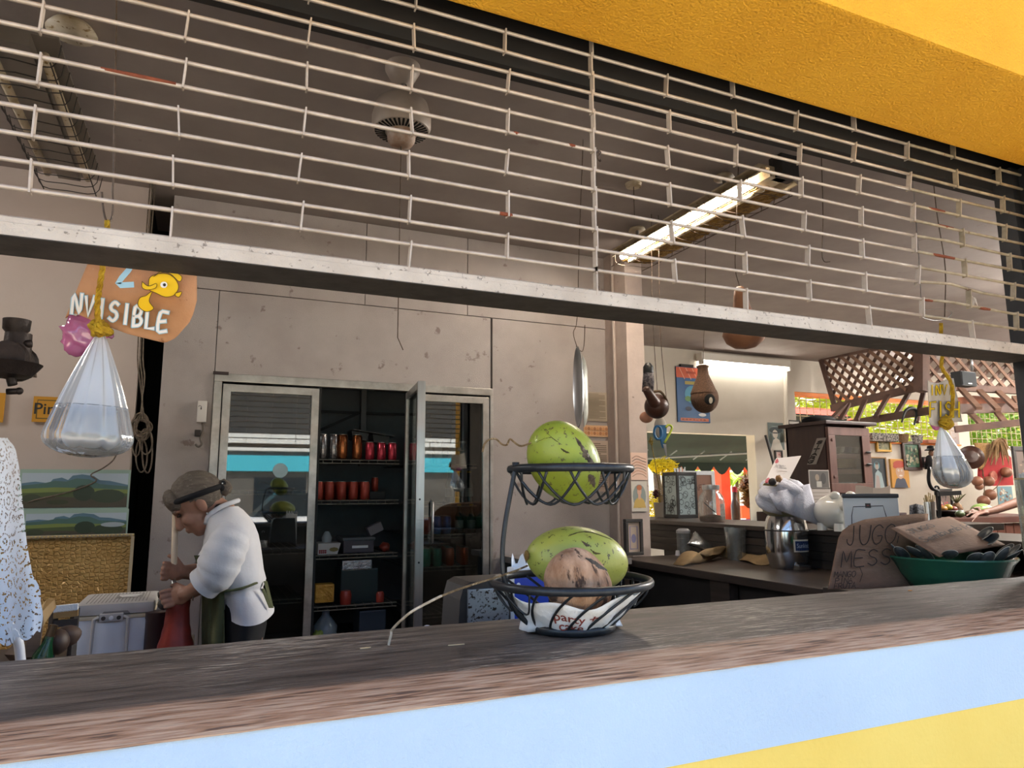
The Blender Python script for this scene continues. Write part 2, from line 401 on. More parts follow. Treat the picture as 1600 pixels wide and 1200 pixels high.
# front wall: blue band over yellow, lintel, sides of the opening
X0, X1 = -1.6, 2.74
w = struct('wall_front', box(-5, 14, 1.12, 1.44, 0, .915), paint_y)
struct('paint_band', box(-5, 14, 1.117, 1.44, .915, 1.069), paint_b, parent=w, label='pale blue painted band under the counter')
struct('wall_lintel', bbox(-5, 14, 1.10, 1.455, 2.56, 3.9, .008), stucco_y)
struct('wall_front_left', box(-5, X0, 1.10, 1.455, 1.07, 2.56), stucco_y)
struct('wall_front_right', box(X1+.06, 14, 1.10, 1.455, 1.07, 2.56), stucco_y)
# inner lining of the front wall
struct('wall_front_inside', J(box(-5, X1+.06, 1.44, 1.458, 0, 1.06), box(-5, X0, 1.455, 1.47, 1.05, 3.2), box(X1+.06, 14, 1.455, 1.47, 0, 3.2)), mat('inner_lining', '#6e645c', '#5f564f', 5, rough=.7))
# counter slab
prof = [(1.60, 1.10), (1.40, 1.10), (1.25, 1.10), (1.20, 1.0995), (1.165, 1.096), (1.14, 1.089), (1.122, 1.079), (1.112, 1.0715), (1.112, 1.069), (1.60, 1.069)]
rnd = random.Random(2); NX = 90; vs, fs = [], []
for i in range(NX+1):
    x = X0-.1+(X1+.2-X0)*i/NX; j = rnd.uniform(-.0012, .0012); d = -.004*math.exp(-((x-.47)/.07)**2)
    vs += [V(x, y+(j+(-d if 3 < q_ < 7 else 0) if 1 < q_ < 9 else 0), z+(j*.5 if q_ < 8 else 0)) for q_, (y, z) in enumerate(prof)]
n_ = len(prof)
for i in range(NX):
    for k in range(n_): fs.append((i*n_+k, i*n_+(k+1) % n_, (i+1)*n_+(k+1) % n_, (i+1)*n_+k))
fs += [tuple(range(n_)), tuple(reversed([NX*n_+k for k in range(n_)]))]
one('serving_counter', (vs, [tuple(reversed(q)) for q in fs]), counter_wood, 'long weathered wooden serving counter with worn bare front edge', 'counter', smooth=40)
# shutter header box behind the lintel
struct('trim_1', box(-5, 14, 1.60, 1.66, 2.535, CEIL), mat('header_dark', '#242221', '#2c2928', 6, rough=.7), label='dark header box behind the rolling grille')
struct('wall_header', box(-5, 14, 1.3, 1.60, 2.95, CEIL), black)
# inner side walls
struct('wall_left', box(-5, -.37, 4.55, 4.7, 0, CEIL), pinkwall)
struct('wall_end_left', box(-5.1, -5, 1.1, 4.7, 0, CEIL), pinkwall)
struct('wall_recess', J(box(-.42, .02, 5.3, 5.35, 0, CEIL), box(-.42, -.37, 4.7, 5.35, 0, CEIL), box(-.245, -.2, 4.66, 5.35, 0, CEIL)), black, label='black recess beside the cold room')
struct('wall_end_right', box(14, 14.1, 1.1, 7.5, 0, CEIL), cream)
# column at the end of the cold room
c_ = struct('column', box(2.815, 2.965, 4.30, 4.75, 0, CEIL), mat('column_plaster', '#c3b3a9', '#b3a39a', 5, rough=.85, bump=.25, bscale=18, spots='#86796f', spot_scale=22, spot_t=.68))
struct('conduit', tube([(2.80, 4.45, .9), (2.80, 4.45, CEIL)], .012), pinkwall, parent=c_)
struct('wall_cold_room_side', box(2.83, 2.95, 4.75, 7.3, 0, CEIL), cream)
# back wall with a serving opening and two barred windows
YB = 7.3
def bx(px, py=700): return P(px, py, Y=YB).x
def bz(px, py): return P(px, py, Y=YB).z
oz0, oz1, ox0, ox1 = bz(1180, 818), bz(1180, 680), 4.6, bx(1180)
wx = [bx(1247), bx(1500), bx(1517), bx(1700)]; wz0, wz1 = bz(1357, 690), bz(1247, 612)
BW = [(2.9, ox0, 0, CEIL), (ox0, ox1, 0, oz0), (ox0, ox1, oz1, CEIL), (ox1, wx[0], 0, CEIL), (wx[0], 14, 0, wz0), (wx[0], 14, wz1, CEIL), (wx[1], wx[2], wz0, wz1), (wx[3], 14, wz0, wz1)]
struct('wall_back', J(*[box(a, b, YB, YB+.16, c, d) for a, b, c, d in BW]), cream)
struct('baseboard_back', box(2.95, 14, YB-.015, YB, 0, .1), cream)
wire_m = mat('rusty_white_bar', '#cfc3a4', '#a88e62', 20, rough=.6)
orange = mat('orange_paint', '#f08a3a', rough=.6)
for k, (a, b) in enumerate(((wx[0], wx[1]), (wx[2], wx[3]))):
    t = tag(link('window_%d' % (k+1), None, None, ((a+b)/2, YB, wz0)), kind='structure')
    nb = max(2, int((b-a)/.125))
    for i in range(1, nb): part(t, 'window_bar', tube([(a+(b-a)*i/nb, YB+.05, wz0), (a+(b-a)*i/nb, YB+.05, wz1)], .006, 5), wire_m)
    for i in range(1, 6): part(t, 'cross_bar', tube([(a, YB+.05, wz0+(wz1-wz0)*i/6), (b, YB+.05, wz0+(wz1-wz0)*i/6)], .005, 5), wire_m)
    part(t, 'window_frame', J(box(a, b, YB+.02, YB+.16, wz1-.05, wz1), box(a, b, YB-.03, YB+.16, wz0-.02, wz0)), orange if k == 0 else cream)
# cold room front: separate panels with joints, door frame opening left clear
YC = 4.6
def cx(px, py=700): return P(px, py, Y=YC).x
FX0, FX1, FZ1 = .045, 1.87, 2.125
pan = struct('wall_cold_room', box(-.245, FX0, YC+.012, YC+.06, 0, CEIL), black)
def panel(a, b, z0, z1, y=YC): struct('panel', bbox(a+.002, b-.002, y, y+.05, z0+.002, z1-.002, .003), panelm, parent=pan)
panel(-.245, FX0, 0, 2.645); panel(FX0, cx(767), FZ1, 2.645); panel(FX1, 2.82, 0, 2.645, YC); panel(cx(767), 2.82, FZ1, 2.645) if cx(767) < FX1-.02 else None
for a, b in ((-.245, cx(570, 470)), (cx(570, 470), cx(730, 490)), (cx(730, 490), 2.82)): panel(a, b, 2.645, CEIL, YC-.004)
struct('void', J(box(FX0, 2.82, YC+.06, YC+.07, 2.13, CEIL), box(FX1+.0, 2.82, YC+.052, YC+.07, 0, CEIL)), black, parent=pan)
# cold room inside: dark liner
liner = mat('dark_liner', '#62676c', '#565b60', 5, rough=.5, metal=.2)
cr = struct('wall_cold_room_inside', J(box(FX0-.05, FX1+.05, 5.55, 5.6, 0, 2.3), box(FX0-.1, FX0-.05, YC+.05, 5.6, 0, 2.3), box(FX1+.02, FX1+.07, YC+.05, 5.6, 0, 2.3), box(FX0-.1, FX1+.07, YC+.05, 5.6, 2.2, 2.3), box(FX0-.1, FX1+.07, YC+.05, 5.6, .02, .12)), liner)
# ---------------------------------------------------------------- lamps
tube_on = mat('lit_tube', '#fff6e0', emit='#fff0dc', estr=70)
fill_tube = mat('fill_tube_bright', '#ffffff', emit='#fff8ee', estr=250)  # used only by the added fill lamps
tube_on2 = mat('lit_tube_cool', '#ffffff', emit='#fffaf4', estr=95)
lampw = mat('lamp_housing', '#d6cab4', '#b9a684', 10, rough=.5, spots='#8a6d40', spot_scale=35, spot_t=.6)
lampg = mat('lamp_grey', '#8a827a', rough=.5)
nest = mat('dirt_nest', '#a8843f', '#6e5228', 30, rough=.95, bump=1, bscale=80)
wirem = mat('thin_wire', '#4a3f38', '#6a5a4e', 30, rough=.5, metal=.5)
# double tube lamp with wire guard over the bar
LX, LZ, LY0, LY1 = 2.70, 3.04, 2.68, 4.10
t = thing('ceiling_lamp', (LX, 3.4, LZ), 'caged fluorescent ceiling lamp, lit, with dirty brown reflector', 'lamp')
hs = J(box(LX-.11, LX+.17, LY0-.02, LY1, LZ+.05, LZ+.06), box(LX-.035, LX+.075, LY0-.02, LY1, LZ+.0, LZ+.05), prism([(LX-.125, LY0, LZ+.0), (LX-.115, LY0, LZ+.0), (LX-.035, LY0, LZ+.055), (LX-.05, LY0, LZ+.06)], (0, LY1-LY0, 0)), prism([(LX+.185, LY0, LZ+.0), (LX+.175, LY0, LZ+.0), (LX+.075, LY0, LZ+.055), (LX+.09, LY0, LZ+.06)], (0, LY1-LY0, 0)))
part(t, 'housing', hs, lampw)
part(t, 'tube', tube([(LX-.06, LY0+.12, LZ-.002), (LX-.06, LY1-.04, LZ-.002)], .019, 12), tube_on, True, label='lit fluorescent tube')
part(t, 'tube', tube([(LX-.012, LY0+.06, LZ-.034), (LX-.012, LY1-.06, LZ-.034)], .015, 12), lampw, True, label='dead yellowed fluorescent tube')
rn = random.Random(5)
part(t, 'dirty_reflector', sheet(lambda u, v_: V(LX-.03+.23*u, LY0+.08+(LY1-LY0-.08)*v_, LZ-.016+.012*u+rn.uniform(-.004, .004)), 10, 70, .004), nest)
part(t, 'end_box', bbox(LX-.0, LX+.12, LY0-.07, LY0+.02, LZ+.0, LZ+.12, .004), dark)
for x in (LX-.1, LX+.16):
    part(t, 'guard_wire', tube([(x, LY0, LZ-.055), (x, LY1+.04, LZ-.055)], .003, 5), wirem)
for i in range(12):
    y = LY0+.12*i+.05
    part(t, 'guard_wire', tube(spline([(LX-.125, y, LZ+.01), (LX-.1, y+rn.uniform(-.03, .03), LZ-.055), (LX+.03, y, LZ-.07+rn.uniform(-.01, .01)), (LX+.16, y+rn.uniform(-.03, .03), LZ-.055), (LX+.185, y, LZ+.01)], 3), .002, 4), wirem)
for y in (3.05, 3.95): part(t, 'hanger', tube([(LX, y, LZ+.06), (LX, y, CEIL)], .012), lampg)
for y in (3.05, 3.95): part(t, 'canopy', lathe([(.0, .02), (.05, .02), (.06, 0), (0, 0)], (LX, y, CEIL-.02)), lampw, True)
# caged lamp at the far left, switched off
LX2 = -.72
t = thing('ceiling_lamp', (LX2, 3.3, LZ), 'unlit caged fluorescent lamp in the upper left corner', 'lamp')
part(t, 'housing', J(box(LX2-.14, LX2+.14, 2.9, 4.15, LZ+.05, LZ+.06), box(LX2-.05, LX2+.05, 2.9, 4.15, LZ, LZ+.05)), lampg)
for dx in (-.09, .09): part(t, 'tube', tube([(LX2+dx, 2.95, LZ-.0), (LX2+dx, 4.1, LZ-.0)], .018, 10), lampw, True)
for i in range(14):
    y = 2.9+.095*i
    part(t, 'guard_wire', tube(spline([(LX2-.15, y, LZ+.03), (LX2-.12, y+.03, LZ-.05), (LX2, y-.02, LZ-.075), (LX2+.12, y+.03, LZ-.05), (LX2+.15, y, LZ+.03)], 3), .0025, 4), dark)
for x in (-.12, .12): part(t, 'guard_wire', tube([(LX2+x, 2.9, LZ-.05), (LX2+x, 4.2, LZ-.05)], .003, 4), dark)
part(t, 'canopy', lathe([(0, .03), (.07, .03), (.09, 0), (0, 0)], (LX2+.16, 3.0, CEIL-.03)), lampw, True)
part(t, 'hanger', tube([(LX2, 3.5, LZ+.06), (LX2, 3.5, CEIL)], .012), lampg)
# strip light on the back wall
a, b = P(1097, 563, Y=YB-.12), P(1236, 573, Y=YB-.12); zl = (a.z+b.z)/2
t = thing('strip_lamp', ((a.x+b.x)/2, YB-.1, zl-.05), 'lit white strip lamp high on the cream back wall', 'lamp')
part(t, 'housing', bbox(a.x, b.x, YB-.12, YB, zl, zl+.10, .01), mat('white_enamel', '#eeeae0', rough=.4))
part(t, 'tube', tube([(a.x+.03, YB-.09, zl-.022), (b.x-.03, YB-.09, zl-.022)], .02, 10), mat('lit_tube_wall', '#ffffff', emit='#fff8ec', estr=14), True, label='lit fluorescent tube')
for x in (a.x+.015, b.x-.015): part(t, 'tube_holder', bbox(x-.015, x+.015, YB-.12, YB-.05, zl-.05, zl, .004), mat('white_enamel', '#eeeae0'))
# unseen fill lamps, added along the room to brighten it
def fill_lamp(x, y, lab, tm=None):
    t = thing('ceiling_lamp', (x, y, LZ), lab, 'lamp')
    part(t, 'housing', bbox(x-.14, x+.14, y-.64, y+.64, LZ+.03, CEIL, .01), mat('white_enamel', '#eeeae0'))
    for dx in (-.08, .08): part(t, 'tube', tube([(x+dx, y-.6, LZ+.0), (x+dx, y+.6, LZ+.0)], .019, 10), tm or tube_on2, True)
fill_lamp(-2.4, 3.1, 'added unseen fill lamp over the left end of the stand', mat('fill_tube_dim', '#ffffff', emit='#fffaf4', estr=46))
fill_lamp(13.0, 5.3, 'added unseen fill lamp over the far right of the room', fill_tube)
fill_lamp(7.0, 2.9, 'added unseen fill lamp over the middle of the right-hand room', fill_tube)
fill_lamp(9.8, 3.9, 'added unseen fill lamp between the middle and far end of the right-hand room', fill_tube)
fill_lamp(6.0, 2.3, 'added unseen fill lamp just behind the front wall of the right-hand room')
# ceiling fan motor without blades
fc = P(628, 170, Y=2.75); fx, fy = fc.x, 2.75
zb = P(628, 205, Y=2.75).z
fanm = mat('fan_enamel', '#b9aea4', '#a89c92', 8, rough=.45, spots='#6b5d52', spot_scale=60, spot_t=.72)
t = thing('ceiling_fan', (fx, fy, zb-.05), 'bladeless white ceiling fan motor with slotted vents', 'ceiling fan')
part(t, 'motor_housing', lathe([(0, .17), (.05, .17), (.075, .15), (.11, .12), (.125, .06), (.125, .02), (.118, 0), (.10, -.005), (.05, -.012), (0, -.012)], (fx, fy, zb), 32), fanm, 50)
for i in range(36):
    an = i*math.tau/36; d = V(math.cos(an), math.sin(an), 0)
    part(t, 'vent_slot', bar(V(fx, fy, zb-.008)+d*.068, V(fx, fy, zb-.002)+d*.112, .009, .006), black)
part(t, 'switch_cup', lathe([(.062, .0), (.058, -.035), (.045, -.055), (.02, -.06), (0, -.06)], (fx, fy, zb-.01), 24), mat('rusty_enamel', '#b0a196', '#8b6a55', 18, rough=.5), 50)
part(t, 'down_rod', tube([(fx, fy, zb+.16), (fx, fy, CEIL-.05)], .014, 12), fanm, True)
part(t, 'canopy', lathe([(.02, -.09), (.05, -.07), (.075, -.02), (.075, 0), (0, 0)], (fx, fy, CEIL), 24), fanm, 50)
pe = P(630, 547, Y=fy)
part(t, 'pull_cord', tube([(fx, fy, zb-.06), (fx+.002, fy, pe.z+.05), (pe.x, fy, pe.z)], .0022, 5), wirem)
# ---------------------------------------------------------------- outdoors behind the back wall
leafm = bpy.data.materials.new('leaf')
def leaf_mat(name, c1, c2):
    M = mat(name, c1, c2, 3, rough=.55, lo=.3, hi=.7); n, L = M.node_tree.nodes, M.node_tree.links
    b = n['Principled BSDF']; tl = n.new('ShaderNodeBsdfTranslucent'); mx = n.new('ShaderNodeMixShader'); mx.inputs[0].default_value = .45
    L.new(b.inputs['Base Color'].links[0].from_socket, tl.inputs[0]); L.new(b.outputs[0], mx.inputs[1]); L.new(tl.outputs[0], mx.inputs[2]); L.new(mx.outputs[0], n['Material Output'].inputs[0])
    return M
lf_y = leaf_mat('leaf_yellow_green', '#e2e04a', '#b4c22c'); lf_g = leaf_mat('leaf_green', '#a8c23c', '#6a9028')
bark = mat('bark', '#6b5640', '#4d3d2d', 20, rough=.9, bump=.6)
def crown(c, r, n, size, seed):
    rr = random.Random(seed); vs, fs = [], []
    for i in range(n):
        d = V(rr.gauss(0, 1), rr.gauss(0, 1), rr.gauss(0, 1)).normalized(); p = V(c[0]+d.x*r[0]*rr.uniform(.5, 1), c[1]+d.y*r[1]*rr.uniform(.5, 1), c[2]+d.z*r[2]*rr.uniform(.3, 1))
        a = V(rr.gauss(0, 1), rr.gauss(0, 1), rr.gauss(0, .6)).normalized(); b_ = a.orthogonal().normalized(); s = size*rr.uniform(.6, 1.3); o = len(vs)
        vs += [p-a*s, p+b_*s*.3, p+a*s, p-b_*s*.3]; fs.append((o, o+1, o+2, o+3))
    return vs, fs
for i, (x, y, z, r, m_, lab) in enumerate(((11.2, 11.0, 3.0, (2.2, 1.3, 2.0), lf_y, 'sunlit yellow-green tree seen through the long barred window'), (15.0, 11.6, 3.0, (2.4, 1.4, 2.1), lf_y, 'sunlit tree behind the lattice and the middle of the window'),
        (18.6, 11.0, 2.8, (2.6, 1.5, 2.0), lf_g, 'greener tree outside the right-hand barred window'), (21.5, 13, 3.2, (2.8, 1.5, 2.4), lf_y, 'farthest right tree outside the barred windows'), (8.8, 12.5, 3.6, (1.6, 1.2, 1.2), lf_y, 'sunlit tree over the red roof beyond the window'))):
    x, y, z, r = x*1.42, y*1.42, 1.4+(z-1.4)*1.42, tuple(q*1.25 for q in r)
    t = thing('tree', (x, y, -.04), lab, 'tree')
    part(t, 'trunk', tube([(x, y, -.04), (x+.1, y, 1.2), (x, y, 2.4)], [.16, .13, .09], 8), bark, True)
    o = part(t, 'foliage', crown((x, y, z), r, 6500, .17, i), m_); o['kind'] = 'stuff'
redroof = mat('red_roof', '#ff6a4c', '#f05a40', 4, rough=.7)
t = thing('red_hut', (10.1, 9.8, -.04), 'red-roofed hut outside beyond the barred window', 'hut')
part(t, 'wall', box(9.7, 11.2, 9.4, 10.3, -.04, 2.5), mat('hut_red', '#ff7a5c', rough=.7))
part(t, 'roof', prism([(9.6, 9.3, 2.45), (9.6, 9.85, 2.95), (9.6, 10.4, 2.45)], (1.7, 0, 0)), redroof)
# view through the serving opening
def ob(px, py, Y): return P(px, py, Y=Y)
grn = mat('awning_green', '#12291d', '#0e2016', 3, rough=.8)
t = thing('awning', (6.0, 8.3, 1.9), 'dark green awning with scalloped edge outside the serving opening', 'awning')
ya = 8.9; zA = ob(1090, 722, ya).z; xa, xb = 5.2, 8.3
part(t, 'canopy', sheet(lambda u, v_: V(xa-.5+(xb-xa+1)*u, 7.5+(ya-7.5)*v_, oz1+.35+(zA-oz1-.35)*v_), 10, 4, .01), grn)
pts = []
ns = 10
for i in range(ns):
    for k in range(6): pts.append(V(xa+(xb-xa)*(i+k/6)/ns, ya, zA-.13*math.sin(math.pi*k/6)-.06))
part(t, 'scalloped_edge', prism([V(xb, ya, zA+.02), V(xa, ya, zA+.02)]+pts, (0, .012, 0)), grn)
rodm = mat('galvanised_rod', '#8a9090', rough=.5, metal=.5)
part(t, 'frame_rod', tube([(xa+.2, 8.6, zA-.0), (xb, 8.2, zA+.16)], .018, 6), rodm)
for i in range(5):
    x = xa+.5+i*.5; part(t, 'frame_strut', tube([(x, 8.55, zA+.02), (x+.1, 8.4, zA+.14)], .01, 5), rodm)
kio = mat('kiosk_orange', '#d8603a', '#c24e2c', 3, rough=.7); kior = mat('kiosk_roof', '#f07a4a', rough=.7)
t = thing('kiosk', (10.5, 11.5, -.04), 'orange-red wooden kiosk outside the serving opening', 'kiosk')
for px, wd in ((1128, .16), (1133, .22), (1060, .22), (1178, .2)):
    yo_ = 11.5 if px == 1128 else 11.2; p = ob(px, 730, yo_); part(t, 'post', box(p.x-wd/2, p.x+wd/2, yo_, yo_+wd, -.04, p.z+.25), kio if px != 1060 else mat('kiosk_brown', '#b06a3a', rough=.8))
a, b = ob(1040, 715, 11.1), ob(1182, 720, 11.1)
part(t, 'beam', box(a.x, b.x+.2, 11.1, 11.25, a.z-.22, a.z), mat('kiosk_brown', '#b06a3a'))
part(t, 'roof', prism([(a.x+1.0, 10.9, a.z), (a.x+1.0, 12.2, a.z+.9), (a.x+1.0, 13.5, a.z)], (1.7, 0, 0)), kior)
a = ob(1136, 812, 11.1); part(t, 'bench_front', box(a.x, a.x+2.2, 11.0, 11.1, -.04, a.z), mat('kiosk_blue', '#7a86b8', rough=.8))
a = ob(1160, 800, 10.9); part(t, 'planter', box(a.x-.1, a.x+.25, 10.8, 11.1, a.z-.12, a.z+.12), kior)
def palm(px, py, Y, s, lab):
    p = ob(px, py, Y); t = thing('palm', (p.x, Y, -.04), lab, 'palm', None)
    part(t, 'trunk', tube([(p.x, Y, -.04), (p.x+.03, Y, p.z)], [.09, .06], 7), bark, True)
    rr = random.Random(px)
    for k in range(9):
        an = k*math.tau/9+rr.uniform(-.2, .2); d = V(math.cos(an), math.sin(an), 0); pts = [p+d*s*u+V(0, 0, s*(.5*u-.75*u*u)) for u in (0, .3, .6, .85, 1.05)]
        vs = []
        for i, q in enumerate(pts):
            wv = V(-d.y, d.x, 0)*s*(.10, .17, .15, .09, .01)[i]; vs += [q-wv, q+wv-V(0, 0, .0)]
        part(t, 'frond', (vs, [(2*i, 2*i+1, 2*i+3, 2*i+2) for i in range(4)]), lf_g)
palm(1095, 735, 14, .9, 'palm seen left of the kiosk post through the opening'); palm(1118, 742, 17, .9, 'palm just left of the red kiosk post'); palm(1168, 742, 14.2, 1.0, 'palm right of the red kiosk post'); palm(1150, 745, 20, 1.0, 'small palm behind the kiosk')
fl = mat('yellow_flower', '#fff04a', '#e0c81e', 25, rough=.7); fl2 = leaf_mat('dry_leaf', '#a08a3c', '#6a5a24')
p = ob(1036, 728, 7.9); t = thing('flower_bush', (p.x, 7.9, -.04), 'bright yellow flowering bush just outside the opening', 'bush')
o = part(t, 'blossom', crown((p.x, 7.9, p.z), (.22, .2, .13), 900, .03, 3), fl); o['kind'] = 'stuff'
part(t, 'stem', tube([(p.x, 7.95, -.04), (p.x+.03, 7.95, p.z)], .02, 6), bark)
o = part(t, 'lower_blossom', crown((ob(1018, 790, 7.9).x, 7.9, ob(1018, 790, 7.9).z), (.1, .1, .2), 500, .03, 4), fl); o['kind'] = 'stuff'
p = ob(1172, 765, 9.6); t = thing('potted_plant', (p.x, 9.6, -.04), 'dark red and olive leafy plant outside, right of the kiosk post', 'plant')
o = part(t, 'foliage', crown((p.x, 9.6, p.z), (.16, .16, .3), 260, .12, 9), leaf_mat('croton', '#8a6a2a', '#5a2a20')); o['kind'] = 'stuff'
part(t, 'pot', lathe([(.12, 0), (.18, .55), (.16, .55), (.1, .05)], (p.x, 9.6, -.04)), mat('clay', '#b5623c', rough=.8), 40)
part(t, 'stem', tube([(p.x, 9.6, .4), (p.x, 9.6, p.z-.1)], .03), bark)
# ---------------------------------------------------------------- street in front (seen only in the glass)
t = thing('street_house', (1, -15, -.04), 'shaded house across the street, seen only as a reflection in the fridge glass', 'house')
part(t, 'wall', box(-14, 20, -16, -15, -.04, 5.2), mat('street_wall', '#6a6660', '#57534e', 1, rough=.9))
part(t, 'white_band', box(-14, 20, -15.1, -14.95, 2.75, 3.3), mat('street_white', '#e8e6e0', rough=.9))
part(t, 'turquoise_band', box(-14, 20, -15.2, -14.9, 2.1, 2.6), mat('street_turquoise', '#4fc0d4', rough=.7))
for i in range(9):
    part(t, 'shop_window', box(-12+i*3.4, -10.4+i*3.4, -15.05, -14.98, .8, 1.9), mat('street_glass', '#2a3238', rough=.2))
part(t, 'roof', prism([(-14.5, -14.2, 5.2), (-14.5, -15.5, 6.6), (-14.5, -16.6, 5.2)], (35, 0, 0)), mat('street_roof', '#7a5a4a', rough=.8))
t = thing('parked_car', (2.5, -9, -.04), 'white car parked across the street, seen only as a reflection', 'car')
part(t, 'car_body', bbox(.4, 4.6, -9.8, -8.2, .25, .85, .15), mat('car_white', '#e8e8e8', rough=.2)); part(t, 'cabin', prism([(1.1, -9.65, .8), (3.9, -9.65, .8), (3.4, -9.65, 1.4), (1.7, -9.65, 1.4)], (0, 1.3, 0)), mat('street_glass', '#2a3238'))
for x in (1.2, 3.8):
    for y in (-9.75, -8.35): part(t, 'wheel', lathe([(0, 0), (.3, 0), (.3, .15), (0, .15)], (x, y, .27), 16, (0, 1, 0)), mat('tyre', '#1a1a1a', rough=.8))
# ---------------------------------------------------------------- rolling grille
YG = 1.50
rodg = mat('grille_paint', '#cbbfb4', '#b0a498', 14, rough=.42, metal=.35, spots='#7a4a36', spot_scale=26, spot_t=.72)
rodg2 = mat('grille_paint_old', '#b5a892', '#8f826c', 14, rough=.6, metal=.2, spots='#6b4030', spot_scale=22, spot_t=.66)
linkm = mat('grille_link', '#c9bdb0', '#b3a699', 16, rough=.5, metal=.2, spots='#8a5a40', spot_scale=40, spot_t=.7)
rust = mat('rust', '#8a4a32', '#6d3826', 20, rough=.9, bump=.4)
railm = mat('rail_paint', '#d4cabd', '#bdb2a5', 7, rough=.55, metal=.2, bump=.25, bscale=140, spots='#8d8378', spot_scale=70, spot_t=.6)
t = thing('rolling_grille', (.6, YG, 1.86), 'half-lowered rolling grille of thin rods and short link plates', 'grille')
zs = [P(640, y, Y=YG).z for y in (381, 345, 310, 271, 239, 204, 171, 135, 106, 72, 39, 9)]
dz = (zs[-1]-zs[0])/11
ZR = [zs[0]+dz*i for i in range(13)]
rr = random.Random(11)
gx0, gx1 = X0+.02, X1-.01
for i, z in enumerate(ZR):
    pts = []; ph = rr.uniform(0, 6)
    for k in range(29):
        x = gx0+(gx1-gx0)*k/28; dz_ = .0012*math.sin(x*3+ph)
        if i in (2,): dz_ += .016*math.exp(-((x-2.25)/.12)**2)
        if i in (1, 5): dz_ += .007*math.exp(-((x-2.3)/.15)**2)
        pts.append((x, YG+rr.uniform(-.001, .001), z+dz_))
    part(t, 'rod', tube(pts[:25], .0049, 8), rodg, True); part(t, 'rod_end', tube(pts[24:], .005, 8), rodg2, True)
def lk(x, za, zb, tilt=0, m_=None, y=YG):
    w = .009
    ring = [V(0, -w, za-.006), V(0, w, za-.006), V(0, w, zb+.006), V(0, -w, zb+.006)]
    md = prism([V(x+(tilt*(1 if q.z > (za+zb)/2 else -1)), y+q.y, q.z) for q in ring], (.0036, 0, 0))
    part(t, 'link', md, m_ or linkm)
lx = [P(px, 300, Y=YG).x for px in (640,)][0]
sp = .2438
for c in range(-8, 10):
    x = lx+c*sp
    if x < gx0+.03 or x > gx1-.02: continue
    if c == 2:
        for i in range(12): lk(x+(.004 if i % 2 else 0), ZR[i], ZR[i+1])
        lk(x, 1.885, ZR[0]); continue
    odd = c % 2
    if not odd: lk(x, 1.885, ZR[0], rr.uniform(-.004, .006))
    for i in range(1 if not odd else 0, 12, 2): lk(x+rr.uniform(-.006, .006), ZR[i], ZR[i+1], rr.uniform(-.003, .003)+(.004 if c > 4 else 0), linkm if c < 8 else rodg2)
# old paint patches and a rag of wire on the rods
def patch(px0, px1, py0, py1, m_=rust):
    a, b = P(px0, py0, Y=YG), P(px1, py1, Y=YG)
    i = min(range(13), key=lambda k: abs(ZR[k]-a.z)); z = ZR[i]
    part(t, 'rust_patch', tube([(a.x, YG-.0008, z+.0006), ((a.x+b.x)/2, YG-.0008, z+.0006), (b.x, YG-.0008, z+.0006)], [.0044, .0054, .0044], 8), m_, True)
for q in ((158, 275, 103, 132), (1450, 1475, 325, 330), (1465, 1488, 348, 352), (1450, 1490, 396, 400), (1530, 1546, 482, 486), (1443, 1456, 469, 471), (802, 810, 208, 210), (888, 898, 227, 229), (780, 800, 333, 335)): patch(*q)
for (px, py) in ((1522, 470), (935, 245)):
    p = P(px, py, Y=YG-.006); pts = [p+V(rr.uniform(-.008, .008), rr.uniform(-.006, .004), rr.uniform(-.022, .022)) for _ in range(14)]
    part(t, 'wire_wrap', tube(spline(pts, 3), .0016, 4), wirem if px < 1000 else linkm)
# bottom rail: angle section
zt, zb_ = 1.906, 1.866
rp = [(1.487, zb_), (1.487, zb_+.024), (1.492, zb_+.026), (1.492, zt-.004), (1.497, zt), (1.512, zt), (1.512, zb_+.006), (1.615, zb_+.006), (1.615, zb_)]
part(t, 'bottom_rail', prism([(gx0, y, z) for y, z in rp], (gx1-gx0, 0, 0)), railm, label='grey-white angle rail at the bottom of the grille')
part(t, 'rail_underside', box(gx0, gx1, 1.488, 1.615, zb_-.002, zb_), mat('rail_under_dark', '#4d4844', '#3b3734', 20, rough=.7, spots='#8a837c', spot_scale=120, spot_t=.7))  # thin strip under the rail, darker than the rail paint
# side guide
struct('trim_2', J(box(X1-.012, X1+.06, 1.46, 1.48, 1.07, 2.6), box(X1-.012, X1+.06, 1.53, 1.60, 1.07, 2.6), box(X1+.03, X1+.06, 1.46, 1.60, 1.07, 2.6)), mat('guide_black', '#26272a', '#3a3a3c', 9, rough=.5, spots='#b0aaa0', spot_scale=14, spot_t=.73), label='black side track of the grille')
# ---------------------------------------------------------------- fruit basket on the counter
iron = mat('black_iron', '#3a3f45', '#2e3237', 40, rough=.38, metal=.6, spots='#7b8288', spot_scale=160, spot_t=.74)
bc = P(893, 984, Z=1.10); bX, bY, bZ = bc.x, bc.y, 1.10
t = thing('fruit_basket', (bX, bY, bZ), 'two-tier black wire fruit basket on the counter', 'basket')
rb, zl_ = .088, P(893, 908, Y=bY).z
rl = .5*(P(1010, 908, Y=bY)-P(787, 908, Y=bY)).length*.97
cu_ = P(891, 733, Y=bY); ru = .5*(P(977, 740, Y=bY)-P(805, 735, Y=bY)).length*.97
def ringtube(c, r, rt, flat=1.0, n=48):
    v_, f_ = tube([(c[0]+r*math.cos(k*math.tau/n), c[1]+r*math.sin(k*math.tau/n), c[2]) for k in range(n)], rt, 8, closed=True)
    return [V(p.x, p.y, c[2]+(p.z-c[2])*flat) for p in v_], f_
part(t, 'base_ring', ringtube((bX, bY, bZ+.011), rb, .010, 1.1), iron, True)
